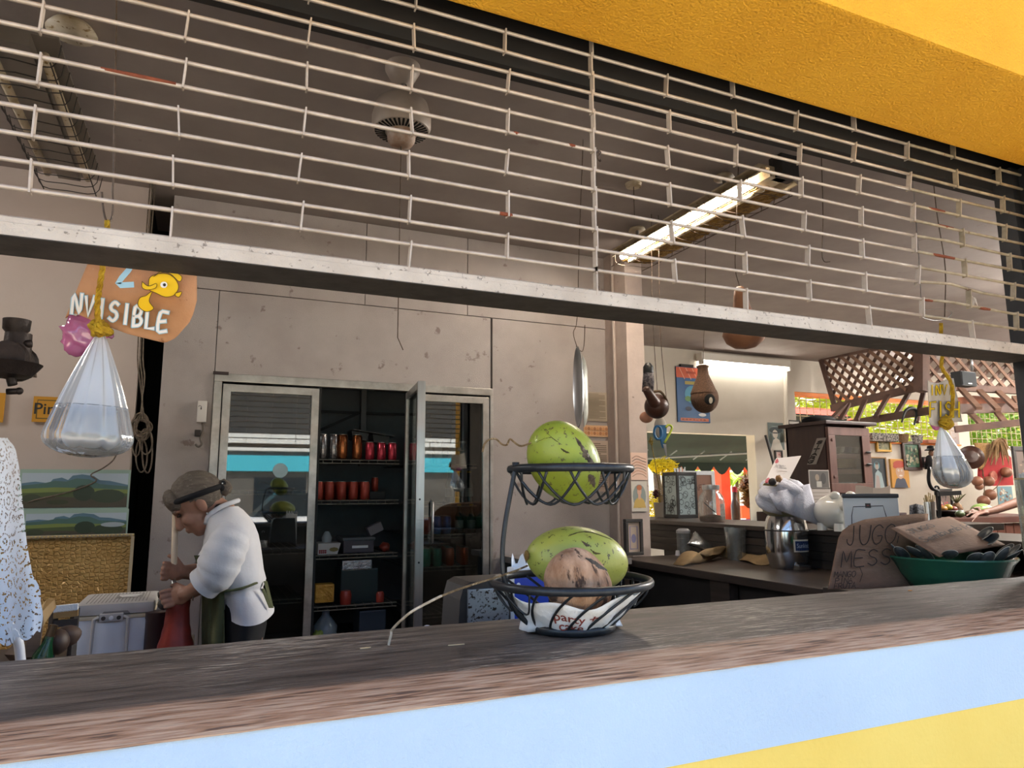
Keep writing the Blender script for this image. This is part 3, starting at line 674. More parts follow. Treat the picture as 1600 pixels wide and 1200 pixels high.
part(t, 'lower_rim', ringtube((bX, bY, zl_), rl, .007, 1.3), iron, True)
part(t, 'upper_rim', ringtube((cu_.x, bY, cu_.z), ru, .007, 1.3), iron, True)
hl = zl_-bZ
for k in range(15):
    a0 = k*math.tau/15+.1; tw = -.6
    pts = []
    for i in range(9):
        u = i/8; r_ = rb+(rl-rb)*(u**.95); an = a0+tw*(1-u)
        pts.append((bX+r_*math.cos(an), bY+r_*math.sin(an), bZ+.012+(hl-.012)*u))
    part(t, 'rib', tube(pts, .0030, 6), iron, True)
for k in range(12):   # hoops hanging under the upper rim
    a0, a1 = k*math.tau/12, k*math.tau/12+1.25
    pts = []
    for i in range(13):
        u = i/12; an = a0+(a1-a0)*u; dpt = math.sin(math.pi*u); r_ = ru*(1-.28*dpt)
        pts.append((cu_.x+r_*math.cos(an), bY+r_*math.sin(an), cu_.z-.078*dpt**.75))
    part(t, 'hoop', tube(pts, .0030, 6), iron, True)
for k in range(6):    # small loops at the sides of the lower bowl
    a0 = (.1, .5, 2.75, 3.1, 3.5, 5.9)[k]; pts = []
    for i in range(11):
        u = i/10; an = a0+.45*(u-.5); dpt = math.sin(math.pi*u); pts.append((bX+rl*(1-.2*dpt)*math.cos(an), bY+rl*(1-.2*dpt)*math.sin(an), zl_-.055*dpt**.7))
    part(t, 'hoop', tube(pts, .0022, 6), iron, True)
pl = [P(x, y, Y=bY) for x, y in ((806, 728), (800, 758), (789, 820), (785, 870), (790, 915), (806, 955), (830, 978))]
part(t, 'stem', tube(spline(pl, 5), .0056, 8), iron, True)
part(t, 'stem_eye', tube([pl[0]+V(0, 0, -.008), pl[0]+V(0, 0, .008)], .008, 10), iron, True)
# ---- coconuts
def coco_mat(name, c1, c2, scar, yel=None):
    M = mat(name, c1, c2, 6, rough=.42, lo=.3, hi=.75, spots=scar, spot_scale=85, spot_t=.60, bump=.12, bscale=50, coat=.15)
    return M
cg = coco_mat('coconut_green', '#9aa83a', '#7e9030', '#5c5630'); cg2 = coco_mat('coconut_yellowgreen', '#94a450', '#a8a444', '#4a4426')
scarm = mat('husk_scar', '#6f6250', '#3e342a', 40, rough=.9, bump=1, bscale=90, spots='#a89a86', spot_scale=50, spot_t=.6)
def bump_fn(seed, amp, tri=.05, point=0):
    r0 = random.Random(seed); ws = [(V(r0.uniform(-3, 3), r0.uniform(-3, 3), r0.uniform(-3, 3)), r0.uniform(0, 6)) for _ in range(5)]
    def fn(d):
        s = 1+sum(math.sin(w_.dot(d)+p_) for w_, p_ in ws)*amp
        s += tri*math.cos(3*math.atan2(d.y, d.x))*(1-d.z*d.z)
        return s + point*max(0, d.z)**4 + point*.4*max(0, -d.z)**6
    return fn
def coconut(name, c, ax, r, mt, label, fn, extra=None):
    q = Vector(ax).normalized().to_track_quat('Z', 'Y').to_matrix()
    t = thing(name, V(c[0], c[1], c[2]-r[0]), label, 'coconut')
    part(t, 'husk', ell(c, r, 32, 22, fn, q), mt, True)
    return t, q
def scar(t, c, q, r, fn, pts, w, seed, name='scar', m_=None, off=1.008):
    """rough strip on the husk along (theta, phi) points"""
    rn_ = random.Random(seed); pts = spline([V(a, b, 0) for a, b in pts], 5); vs, fs = [], []
    for i, p in enumerate(pts):
        ww = w*(.25+math.sin(math.pi*min(1, max(0, i/(len(pts)-1))))) * rn_.uniform(.6, 1.3)
        for s in (-1, -.3, .3, 1):
            th, ph = p.x+rn_.uniform(-.01, .01), p.y+s*ww
            d = V(math.sin(th)*math.cos(ph), math.sin(th)*math.sin(ph), math.cos(th)); k = fn(d)*(off if abs(s) < 1 else .997)
            vs.append(Vector(c)+q @ V(d.x*r[0]*k, d.y*r[1]*k, d.z*r[2]*k))
    for i in range(len(pts)-1):
        for k in range(3): fs.append((i*4+k, i*4+k+1, i*4+k+5, i*4+k+4))
    part(t, name, (vs, fs), m_ or scarm, True)
f1 = bump_fn(1, .012, .03, .05); c1 = P(883, 722, Y=bY+.005); r1 = (.079, .079, .100)
t, q1 = coconut('green_coconut', c1, (-.62, -.1, .78), r1, cg, 'large green coconut in the upper basket tier', f1)
# scars are laid where the camera-side faces: find local angles of a world direction
def ang(q, r, d):
    l = q.transposed() @ Vector(d); l = V(l.x/r[0], l.y/r[1], l.z/r[2]).normalized(); return math.acos(l.z), math.atan2(l.y, l.x)
def hit(c, q, r, px, py):
    """angles of the point of the ellipsoid under a pixel"""
    o = q.transposed() @ (EYE-Vector(c)); d = q.transposed() @ ray(px, py).normalized()
    o = V(o.x/r[0], o.y/r[1], o.z/r[2]); d = V(d.x/r[0], d.y/r[1], d.z/r[2])
    A, B, C_ = d.dot(d), o.dot(d), o.dot(o)-1; D = max(0, B*B-A*C_); p = o+d*((-B-math.sqrt(D))/A); p.normalize()
    return math.acos(max(-1, min(1, p.z))), math.atan2(p.y, p.x)
def pscar(t, c, q, r, fn, px, w, seed, name='scar', m_=None, off=1.008):
    a = [hit(c, q, r, *p) for p in px]
    for i in range(1, len(a)):
        while a[i][1]-a[i-1][1] > math.pi: a[i] = (a[i][0], a[i][1]-math.tau)
        while a[i][1]-a[i-1][1] < -math.pi: a[i] = (a[i][0], a[i][1]+math.tau)
    scar(t, c, q, r, fn, a, w, seed, name, m_, off)
pscar(t, c1, q1, r1, f1, [(898, 684), (910, 700), (917, 712), (926, 724), (936, 738)], .10, 1)
pscar(t, c1, q1, r1, f1, [(920, 742), (927, 752), (930, 762)], .12, 2)
crk = mat('dark_crack', '#4a4424', rough=.9)
pscar(t, c1, q1, r1, f1, [(848, 668), (860, 682), (878, 695)], .012, 3, 'scratch', crk, 1.006)
pscar(t, c1, q1, r1, f1, [(838, 692), (850, 686), (862, 684)], .010, 4, 'scratch', crk, 1.006)
pscar(t, c1, q1, r1, f1, [(876, 700), (884, 706), (890, 708)], .03, 5, 'scratch', crk, 1.006)
twigm = mat('dry_twig', '#a08a68', '#6e5a3e', 60, rough=.9, bump=1, bscale=200, spots='#c9b48c', spot_scale=80, spot_t=.6)
part(t, 'root', tube(spline([P(x, y, Y=bY-.0) for x, y in ((830, 692), (815, 697), (806, 693), (797, 686), (792, 695), (784, 694), (775, 686), (764, 687), (757, 694), (754, 706))], 3), .0022, 6), twigm)
f2 = bump_fn(4, .012, .03, .10); c2 = P(901, 874, Y=bY+.035); r2 = (.076, .076, .112)
t, q2 = coconut('green_coconut', c2, (1, -.1, -.12), r2, cg2, 'green coconut lying in the lower basket tier', f2)
pscar(t, c2, q2, r2, f2, [(888, 838), (905, 832), (922, 832), (940, 838), (955, 845)], .03, 1, 'scratch', crk, 1.006)
pscar(t, c2, q2, r2, f2, [(908, 845), (914, 850), (920, 853)], .04, 6, 'scar')
pscar(t, c2, q2, r2, f2, [(922, 858), (929, 864), (938, 865)], .03, 7, 'scratch', crk, 1.006)
pscar(t, c2, q2, r2, f2, [(858, 842), (864, 836), (868, 838)], .015, 8, 'scratch', crk, 1.006)
part(t, 'stalk_scar', ell(P(823, 868, Y=bY+.035), (.006, .006, .012), 8, 6), mat('stalk', '#8a7038', '#5a4420', 60, rough=.9), True)
stk = [P(824, 884, Y=bY+.03), P(805, 892, Y=bY+.01), P(782, 900, Y=bY-.01), P(740, 913, Y=bY-.03), P(700, 927, Y=bY-.05), P(668, 942, Y=bY-.06), P(640, 958, Y=bY-.06)]
e = P(607, 1008, Z=1.103)
part(t, 'flower_stalk', tube(spline(stk+[P(614, 982, Y=e.y), P(611, 992, Y=e.y), e], 4), [.0026]*0 or .0022, 7), twigm, label='dry brown flower stalk reaching to the counter')
part(t, 'pale_stalk_end', tube(spline([P(690, 931, Y=bY-.054), P(668, 942, Y=bY-.0605), P(640, 958, Y=bY-.0605), P(614, 982, Y=e.y-.0005), P(611, 992, Y=e.y-.0005), e], 4), .0026, 7), mat('pale_twig', '#c9bfae', '#a89a84', 80, rough=.9))
f3 = bump_fn(8, .03, .05, .04); c3 = P(906, 912, Y=bY-.065); r3_ = (.062, .068, .082)
husk = mat('brown_husk', '#c8a78c', '#8f6a50', 26, rough=.95, stretch=(1, .6, .35), bump=1, bscale=60, spots='#4e3c32', spot_scale=40, spot_t=.565)
t, q3 = coconut('brown_coconut', c3, (-.75, -.1, .6), r3_, husk, 'brown husked coconut in front of the green one', f3)
pscar(t, c3, q3, r3_, f3, [(915, 873), (930, 878), (940, 884), (950, 890)], .14, 4, 'grey_fibre', mat('grey_fibre', '#5e5a55', '#3d3a36', 40, rough=1, bump=1, bscale=100), 1.03)
# crumpled paper bag under the coconut
pm = mat('white_paper', '#eef2f6', '#e2e8ee', 12, rough=.8, bump=.6, bscale=28)
prn_ = random.Random(4)
def bowl_r(u): return rb+(rl-rb)*(max(0, u)**.95)
def paper(u, v_):
    an = math.radians(158+210*u); h = .006+.078*v_*(.92+.1*math.sin(u*23)+.12*math.sin(u*9+1)); uu = max(0, (h/hl))
    r_ = bowl_r(uu)-.0095+.003*math.sin(u*40+v_*7)
    if v_ < .3 and (u < .14 or u > .86): r_ += .03*(1-v_/.3)
    return V(bX+r_*math.cos(an), bY+r_*math.sin(an), bZ+h)
t = thing('paper_bag', (bX, bY, bZ), 'crumpled white printed paper lining the lower basket', 'paper')
part(t, 'sheet', sheet(paper, 44, 8, .0008), pm, True)
def pfn(u, v_, w):
    uu = .5+u/(.66); p = paper(uu, v_/.078); d = V(p.x-bX, p.y-bY, 0).normalized(); return p+d*(w+.0012)
def dense(prn, txt, x, y, size, c):
    vs_, fs_ = text2d(txt, 1, .012); prn.add([(x+p.x*size, y+p.y*size*.62) for p in vs_], fs_, c)
k = Print(); dense(k, 'party +', -.052, .044, .05, '#8a4038'); dense(k, 'cake', -.068, .020, .05, '#8a4038')
pr(t, 'lettering', k, pfn, label='printed words party + cake')
# wood chips and straw on the counter
chip = mat('wood_chip', '#d9c49c', rough=.9)
for (px, py, l, a_, lab) in ((571, 1013, .022, .15, 'small pale wood chip lying left of the basket stalk'), (713, 1008, .034, -.05, 'thin straw lying on the counter left of the basket'), (1422, 923, .014, .4, 'orange-brown dry leaf scrap on the counter below the green bowl')):
    p = P(px, py, Z=1.1012); d = V(math.cos(a_), math.sin(a_), 0); s_ = V(-d.y, d.x, 0)*(.004 if px != 713 else .0012)
    if px > 1000: s_ *= 1.4
    one('wood_chip' if px < 1000 else 'leaf_scrap', prism([p-d*l/2-s_*.4, p+d*l*.1-s_, p+d*l/2, p+d*l*.2+s_, p-d*l*.45+s_*.7], (0, 0, .0016)), chip if px < 1000 else mat('dry_scrap', '#c98a4a', rough=.9), lab, 'debris')
# things just behind the counter
shelf_m = mat('inner_shelf', '#4c443e', '#3b342f', 6, rough=.6)
one('under_shelf', box(-1.6, 2.4, 1.62, 2.25, .86, .89), shelf_m, 'dark inner work shelf behind the serving counter', 'shelf')
a, b = P(728, 918, Y=1.85), P(812, 975, Y=1.85); z0 = .89
t = thing('napkin_dispenser', ((a.x+b.x)/2, 1.95, z0), 'speckled steel napkin dispenser with dark casing behind the counter', 'dispenser')
spk = mat('speckled_steel', '#c8ccd0', '#a9b4bc', 6, rough=.3, metal=.7, spots='#4a4038', spot_scale=110, spot_t=.54)
part(t, 'casing', prism([(a.x-.035, 1.84, z0), (a.x-.02, 1.84, a.z-.03), (a.x-.01, 1.84, a.z+.005), (a.x+.01, 1.84, a.z+.015), (b.x+.03, 1.84, a.z+.015), (b.x+.05, 1.84, z0)], (0, .14, 0)), mat('dark_casing', '#4e4b48', '#434040', 10, rough=.35, metal=.5))
part(t, 'front_plate', bbox(a.x, b.x, 1.83, 1.842, z0, a.z-.004, .003), spk)
part(t, 'window', J(box(b.x-.04, b.x+.0, 1.824, 1.831, z0+.05, a.z-.03)), mat('dark_casing', '#4e4b48'))
a, b = P(803, 895, Y=1.80), P(858, 975, Y=1.80)
t = thing('snack_packet', ((a.x+b.x)/2, 1.83, .89), 'blue, white and yellow packet behind the fruit basket', 'packet')
part(t, 'packet', bbox(a.x, b.x, 1.80, 1.85, .89, a.z+.012, .006), mat('packet_white', '#e8edf2', rough=.4))
k = Print(); ww, hh = b.x-a.x, a.z-.89+.01
k.rect(.001, hh*.55, ww-.001, hh*.93, '#1d3fae').rect(.001, 0, ww*.6, hh*.28, '#f2c81e').rect(.001, hh*.28, ww*.6, hh*.30, '#4a4a20').disc(ww*.12, hh*.86, .006, .006, '#e8edf2').text('of', ww*.1, hh*.6, .012, '#cfd8ea')
pr(t, 'printed_pattern', k, plane((a.x, 1.7995, .89), (1, 0, 0), (0, 0, 1), (0, -1, 0)), .4)
rr2 = random.Random(3); cn = V((a.x+b.x)/2-.02, 1.82, a.z+.012)
part(t, 'torn_top', sheet(lambda u, v_: cn+V(-.03+.07*u, .01*math.sin(u*9), (.0+v_*(.022+.016*math.sin(u*19)))), 14, 3, .001), pm)
c_ = P(668, 985, Y=1.9)
t = thing('white_mug', (c_.x, 1.9, .89), 'white mug whose handle peeks over the counter edge', 'mug')
part(t, 'body', lathe([(0, 0), (.035, 0), (.038, .01), (.038, .065), (.035, .065), (.033, .012), (0, .01)], (c_.x-.0, 1.95, .89), 20), pm, 40)
part(t, 'handle', tube(arc((c_.x, 1.905, c_.z-.002), .011, -.3, 3.5, 10), .0045, 8), pm, True)
# ---------------------------------------------------------------- hanging water bags and cardboard signs
bagm = pane_mat('bag_film', '#f4f8fc', .05, .15, body='#f4f8fc', bodyf=.66, top=.35)
bagw = pane_mat('bag_wet_film', '#f4f8fc', .06, .06, body='#f2f7fc', bodyf=.34, top=.35)
waterm = mat('water', '#f2f8fc', rough=.0, trans=1.0, ior=1.33, spec=.5)
pinkm = pane_mat('pink_film', '#f0c8e0', .08, .1, body='#e08cc2', bodyf=.6, top=.4)
ropem = mat('yellow_rope', '#d8b028', '#a87f14', 60, rough=.8, bump=.8, bscale=200)
card = mat('cardboard', '#c08f68', '#b1805a', 7, rough=.9, spots='#8f6242', spot_scale=26, spot_t=.66, bump=.2, bscale=60)
cardw = mat('white_card', '#d9d0c4', '#c9beb0', 9, rough=.9, spots='#9a8b78', spot_scale=30, spot_t=.68)
YS = 1.70
def rope(t, pts, r, name='rope', strands=3, turns=26):
    pts = spline(pts, 10)
    for s in range(strands):
        o = []
        for i, p in enumerate(pts):
            tn = (pts[min(i+1, len(pts)-1)]-pts[max(i-1, 0)]).normalized(); u = tn.cross(V(0, 1, 0)).normalized(); v2 = tn.cross(u); an = i/len(pts)*turns+s*math.tau/strands
            o.append(p+(u*math.cos(an)+v2*math.sin(an))*r*.55)
        part(t, name, tube(o, r*.6, 6), ropem, True)
def knot(t, c, r, seed, n=7):
    rq = random.Random(seed)
    for k in range(n):
        ax = V(rq.gauss(0, .5), rq.gauss(0, .4), rq.gauss(0, 1)).normalized(); u = ax.orthogonal().normalized(); v2 = ax.cross(u); cc = c+V(rq.uniform(-r, r)*.4, rq.uniform(-r, r)*.3, rq.uniform(-r, r)*.4)
        part(t, 'knot_loop', tube([cc+(u*math.cos(a_)+v2*math.sin(a_)*.75)*r*.75 for a_ in [i*math.tau/14 for i in range(14)]], r*.24, 6, closed=True), ropem, True)
def water_bag(apx, left, right, bot, wl, Y, label, seed, skew=0):
    """apx: knot pixel; left/right: widest pixels; bot: lowest pixel row; wl: water line row"""
    A = P(*apx, Y=Y); cb_ = P((left[0]+right[0])/2, (left[1]+right[1])/2, Y=Y); hw_ = pxm(cb_, (right[0]-left[0])/2)*.90; Lp, Rp = V(cb_.x-hw_, Y, cb_.z), V(cb_.x+hw_, Y, cb_.z); zb2 = P((left[0]+right[0])/2, bot, Y=Y).z; zw = P(apx[0], wl, Y=Y).z
    cxb = (Lp.x+Rp.x)/2; R_ = (Rp.x-Lp.x)/2; zmid = (Lp.z+Rp.z)/2; rq = random.Random(seed); ph = [rq.uniform(0, 6) for _ in range(6)]
    def rad(z):
        if z >= zmid: u = (A.z-z)/(A.z-zmid); return .008+(R_-.008)*(u**.92)*(1-.04*math.sin(math.pi*u)*-1.4)
        u = (z-zb2)/(zmid-zb2); return R_*math.sqrt(max(.0, 1-(1-u)**2.6))
    def pt(an, z, s=1.0):
        u = (A.z-z)/(A.z-zb2); r_ = rad(z)*s; pl_ = (.05*math.sin(9*an+ph[0])+.035*math.sin(17*an+ph[1])+.02*math.sin(31*an+ph[2]))*(1-.45*u)
        cx_ = A.x+(cxb-A.x)*min(1, u*1.2); return V(cx_+r_*(1+pl_)*math.cos(an), Y+r_*.72*(1+pl_)*math.sin(an), z+skew*(r_*math.cos(an))*u)
    def skin(za, zc, n, s=1.0, cap=False):
        v_, f_ = [], []
        for i in range(n+1):
            z = za+(zc-za)*i/n
            for k in range(72): v_.append(pt(k*math.tau/72, z, s))
        for i in range(n):
            for k in range(72): f_.append((i*72+k, i*72+(k+1) % 72, (i+1)*72+(k+1) % 72, (i+1)*72+k))
        if cap: f_.append(tuple(range(71, -1, -1))); f_.append(tuple(n*72+k for k in range(72)))
        return v_, f_
    t = thing('water_bag', (cxb, Y, zb2), label, 'plastic bag')
    part(t, 'film', skin(A.z, zw, 14), bagm, True, label='clear pleated plastic film')
    part(t, 'wet_film', skin(zw, zb2+.0005, 16), bagw, True, label='wet clear film round the water')
    part(t, 'water', skin(zw-.001, zb2+.003, 14, .94, True), waterm, True, label='clear water')
    part(t, 'water_line', tube([pt(k*math.tau/48, zw, 1.002) for k in range(48)], .0008, 4, closed=True), mat('water_line', '#7a8088', rough=.4))
    return t, A
t, A = water_bag((157, 523), (69, 686), (206, 676), 715, 636, YS, 'knotted clear water bag hanging at the left under the fish sign', 3, -.06)
rope(t, [A+V(0, -.012, .0), P(152, 480, Y=YS-.025), P(157, 440, Y=YS-.025), P(163, 400, Y=YS-.02), P(168, 345, Y=YS-.01)], .0055)
knot(t, A+V(-.001, -.012, .012), .021, 2, 9)
# pink plastic behind the knot
t = thing('pink_bag', P(130, 560, Y=YS+.05), 'bunched pink plastic bag behind the yellow knot', 'plastic bag')
part(t, 'film', ell(P(133, 522, Y=YS+.05), (.044, .03, .048), 26, 16, lambda d: 1+.10*math.sin(7*d.x+9*d.z)+.08*math.sin(14*d.z+5*d.y)), pinkm, True)
part(t, 'film_tail', sheet(lambda u, v_: P(150+28*u, 515+16*v_*(1-u*.4)+4*math.sin(u*9), Y=YS+.02+.01*math.sin(v_*6)), 8, 4, .0006), pinkm, True)
# wire that carries the sign and bag
wl_ = [P(x, y, Y=YS) for x, y in ((182, 0), (181, 90), (179, 180), (178, 260), (176, 300), (177, 320), (174, 342), (167, 346), (162, 330), (159, 300))]
one('wire_hook', tube(spline(wl_+[], 3), .0022, 6), wirem, 'bent wire hook that carries the left water bag', 'wire')
# left cardboard sign
t = thing('cardboard_sign', P(205, 535, Y=YS+.02), 'brown cardboard sign with goldfish drawing and INVISIBLE lettering', 'sign')
def s1y(x): return YS+.015+.05*(max(0, 150-x)/45)**2*.6+.02*(max(0, x-280)/25)**2
def edge_lo(x):   # lower edge of the board in picture rows
    pts_ = ((104, 497), (112, 489), (122, 491), (140, 499), (160, 507), (200, 522), (240, 532), (258, 536), (275, 528), (298, 500), (306, 470))
    for (xa_, ya_), (xb_, yb_) in zip(pts_, pts_[1:]):
        if x <= xb_: return ya_+(yb_-ya_)*(x-xa_)/(xb_-xa_)
    return 470
def edge_l(y): return 142-(y-400)*.36 if y > 400 else 142
def s1(u, v_):
    y0 = 402+28*u; xt = 142+(306-142)*u; xb_ = 104+(306-104)*u
    y1 = edge_lo(xb_); y = y1+(y0-y1)*v_; x = xb_+(xt-xb_)*v_
    return P(x, y, Y=s1y(x))
part(t, 'board', sheet(s1, 36, 16, -.003), card, True)
k = Print(.0003)
k.hand('EZ', 147, -440, 24, 32, '#a8d4e6', 9, .45, .1, .2)
k.hand('NVISIBLE', 112, -489, 13.5, 29, '#f0ecea', 4.4, .42, .25, .30, outline='#9fd0e6', ow=2.6)
# goldfish
yl, ol = '#f0c416', '#5a4510'
def fishpoly(pts_):
    pts_ = [(p.x, p.y) for p in spline([V(a_, -b_, 0) for a_, b_ in pts_+[pts_[0]]], 4)][:-1]
    k.poly(pts_, yl); k.stroke(pts_+[pts_[0]], 1.0, ol)
fishpoly([(228, 462), (238, 455), (233, 470), (240, 482), (228, 487), (216, 478), (218, 466)])
fishpoly([(232, 446), (234, 434), (246, 428), (262, 428), (274, 436), (279, 449), (272, 461), (258, 464), (244, 458), (233, 453)])
fishpoly([(240, 432), (252, 426), (266, 428), (280, 440), (284, 432), (270, 424), (252, 424)])
fishpoly([(222, 440), (232, 447), (244, 443), (243, 450), (230, 453), (222, 449)])
fishpoly([(274, 458), (284, 456), (280, 464), (274, 462)])
k.disc(256, -445, 5.5, 5, '#f4f1ea', 12).disc(257, -445, 2.4, 2.6, '#33302a', 10)
pr(t, 'painted_lettering', k, lambda x, y, w: P(x, -y, Y=s1y(x)-.0012-w*3), .8)
# right-hand sign and bag
YR = 1.78
t, A = water_bag((1471, 668), (1453, 736), (1525, 735), 764, 713, YR, 'knotted clear water bag hanging at the right under the FISH sign', 8)
rope(t, [A+V(0, -.012, 0), P(1486, 650, Y=YR-.02), P(1489, 615, Y=YR-.02), P(1484, 594, Y=YR-.02), P(1472, 575, Y=YR-.01), P(1472, 555, Y=YR), P(1470, 505, Y=YR)], .0065)
knot(t, A+V(.012, -.012, .02), .026, 5, 9)
t = thing('pink_bag', P(1462, 668, Y=YR+.03), 'bunched pink and mauve plastic under the FISH sign', 'plastic bag')
part(t, 'film', ell(P(1465, 664, Y=YR+.035), (.028, .02, .02), 20, 12, lambda d: 1+.12*math.sin(7*d.x+9*d.z)), pinkm, True)
t = thing('cardboard_sign', P(1475, 665, Y=YR+.01), 'white cardboard sign reading FISH in yellow letters', 'sign')
def s2(u, v_):
    x = 1449+(1503-1449)*u+(3*(1-v_) if u < .5 else 0)-(14*v_*u); y = 663-v_*68+4*math.sin(u*5); return P(x, y, Y=YR+.01+.012*math.sin(u*3.1))
part(t, 'board', sheet(s2, 12, 10, -.003), cardw, True)
k = Print(.0003); kw = dict(outline='#4a4632', ow=1.2)
k.hand('INVI', 1453, -617, 7.2, 15, '#ecc820', 2.0, .35, 0, -.03, **kw).hand('FISH', 1453, -651, 9.2, 23, '#ecc820', 2.4, .32, 0, .02, **kw)
def s2f(x, y, w):
    u = min(1, max(0, (x-1449)/54)); return P(x, -y, Y=YR+.01+.012*math.sin(u*3.1)-.0015-w*3)
pr(t, 'painted_lettering', k, s2f, .8)
one('wire_hook', tube(spline([V(P(1462, 300, Y=YR).x, YR, CEIL)]+[P(x, y, Y=YR) for x, y in ((1460, 300), (1468, 360), (1477, 420), (1476, 495))], 4), .002, 5), wirem, 'long thin wire that carries the right water bag', 'wire')
# ---------------------------------------------------------------- three-door cold cabinet
glassf = pane_mat('cooler_glass', '#dde4e5', .11, .015, top=.7)
dk = mat('gasket', '#1c1d1f', rough=.6)
t = thing('display_fridge', (.95, YC, 0), 'three-door glass display fridge built into the grey wall, middle door open', 'fridge')
fz0 = .16
dx = [cx(343), cx(497), cx(637), cx(763)]
for q in ((FX0, FX1, FZ1-.05, FZ1), (FX0, FX1, fz0-.06, fz0)): part(t, 'frame_rail', bbox(q[0], q[1], YC-.02, YC+.05, q[2], q[3], .004), alum)
for a, b in ((FX0, dx[0]-.006), (dx[3]+.006, FX1)): part(t, 'frame_rail', bbox(a, b, YC-.02, YC+.05, fz0, FZ1-.05, .004), alum)
for x in (dx[1], dx[2]): part(t, 'mullion', box(x-.012, x+.012, YC+.01, YC+.05, fz0, FZ1-.05), dk)
def leaf(parent, M, w_, z0, z1, name='door', hs=1):
    """door leaf in its own frame: x 0..w_, y -.02...02"""
    st = .045
    d = part(parent, name, xf(J(), M) if 0 else xf(bbox(0, w_, -.018, -.002, z1-st, z1, .003), M), alum)
    part(d, 'door_rail', xf(bbox(0, w_, -.018, -.002, z0, z0+.09, .003), M), alum)
    for a in (0, w_-st): part(d, 'door_stile', xf(bbox(a, a+st, -.02, .0, z0, z1, .003), M), alum)
    part(d, 'gasket', xf(J(box(.01, w_-.01, 0, .025, z1-.05, z1-.01), box(.01, w_-.01, 0, .025, z0, z0+.05), box(.01, .05, 0, .025, z0, z1), box(w_-.05, w_-.01, 0, .025, z0, z1)), M), dk)
    part(d, 'glass', xf(box(st, w_-st, -.011, -.008, z0+.09, z1-st), M), glassf)
    return d
Z0, Z1 = fz0+.01, FZ1-.065
d = leaf(t, pose((dx[0], YC-.005, 0)), dx[1]-dx[0]-.008, Z0, Z1)
part(d, 'sticker', lathe([(0, 0), (.045, 0), (.045, .001), (0, .001)], P(438, 735, Y=YC-.018), 20, (0, -1, 0)), pane_mat('sticker_film', '#ffffff', .1, .2, body='#9aa8a4', bodyf=.5))
d3 = leaf(t, pose((dx[2]+.004, YC-.005, 0)), dx[3]-dx[2]-.008, Z0, Z1)
hp = [P(677, 783, Y=YC-.06), P(677, 850, Y=YC-.06)]; wq = V(0, .045, 0)
xh = hp[0].x-.0
part(d3, 'handle', tube([V(xh, YC-.01, hp[0].z), V(xh, YC-.05, hp[0].z-.01), V(xh, YC-.05, hp[1].z+.01), V(xh, YC-.01, hp[1].z)], .008, 8), steel, True)
# open middle leaf, hinged on the right
h0 = V(dx[2]-.004, YC-.01, 0); fe = P(656, 800, Y=4.02); wdt = .56; dirn = (V(fe.x, fe.y, 0)-h0).normalized()
d2 = leaf(t, pose(h0, dirn), wdt, Z0, Z1)
e2 = h0+dirn*wdt
part(d2, 'door_edge', xf(bbox(wdt-.002, wdt+.004, -.022, .026, Z0, Z1, .001), pose(h0, dirn)), steel)
for z in (1.36, 1.0): part(d2, 'screw', lathe([(.006, 0), (.006, .002), (0, .002)], V(e2.x, e2.y, z)+dirn*.004, 10, dirn), dk)
part(t, 'name_plate', bbox(P(333, 584, Y=YC).x, P(357, 588, Y=YC).x, YC-.024, YC-.019, FZ1-.012, FZ1+.008, .001), mat('dark_plate', '#3a2c2c', rough=.5))
# racks inside
rackm = mat('rack_wire', '#9a9890', '#77746c', 30, rough=.45, metal=.4)
YSf = 4.70
SL = [P(560, y, Y=YSf).z for y in (718, 781, 865, 944)]; SR = [P(712, y, Y=YSf).z for y in (725, 785, 834, 884, 956)]
def rack(a, b, z):
    r_ = part(t, 'shelf', box(a, b, YSf+.01, 5.45, z-.006, z-.003), mat('rack_sheet', '#4a4c4e', rough=.6, metal=.3))
    for dz_ in (0, -.022): part(r_, 'front_wire', tube([(a, YSf, z+dz_-.004), (b, YSf, z+dz_-.004)], .004, 6), rackm)
    for i in range(9): part(r_, 'rack_wire', tube([(a+(b-a)*(i+.5)/9, YSf, z-.026), (a+(b-a)*(i+.5)/9, YSf, z-.002), (a+(b-a)*(i+.5)/9, 5.4, z-.002)], .002, 4), rackm)
xs0, xs1 = dx[1]+.02, dx[2]-.03
for z in SL: rack(xs0, xs1, z)
for z in SR: rack(dx[2]+.04, dx[3]-.05, z)
for z in (1.75, 1.42, 1.05, .75): rack(dx[0]+.05, dx[1]-.05, z)
part(t, 'inner_brace', bar(P(500, 672, Y=5.3), P(562, 645, Y=5.3), .01, .02), dk); part(t, 'inner_rail', bar(P(500, 643, Y=5.4), P(632, 648, Y=5.4), .02, .02), dk); part(t, 'inner_post', bbox(cx(597), cx(606), 5.3, 5.36, 1.6, 2.2, .004), mat('post_grey', '#6a6c6e', rough=.5))
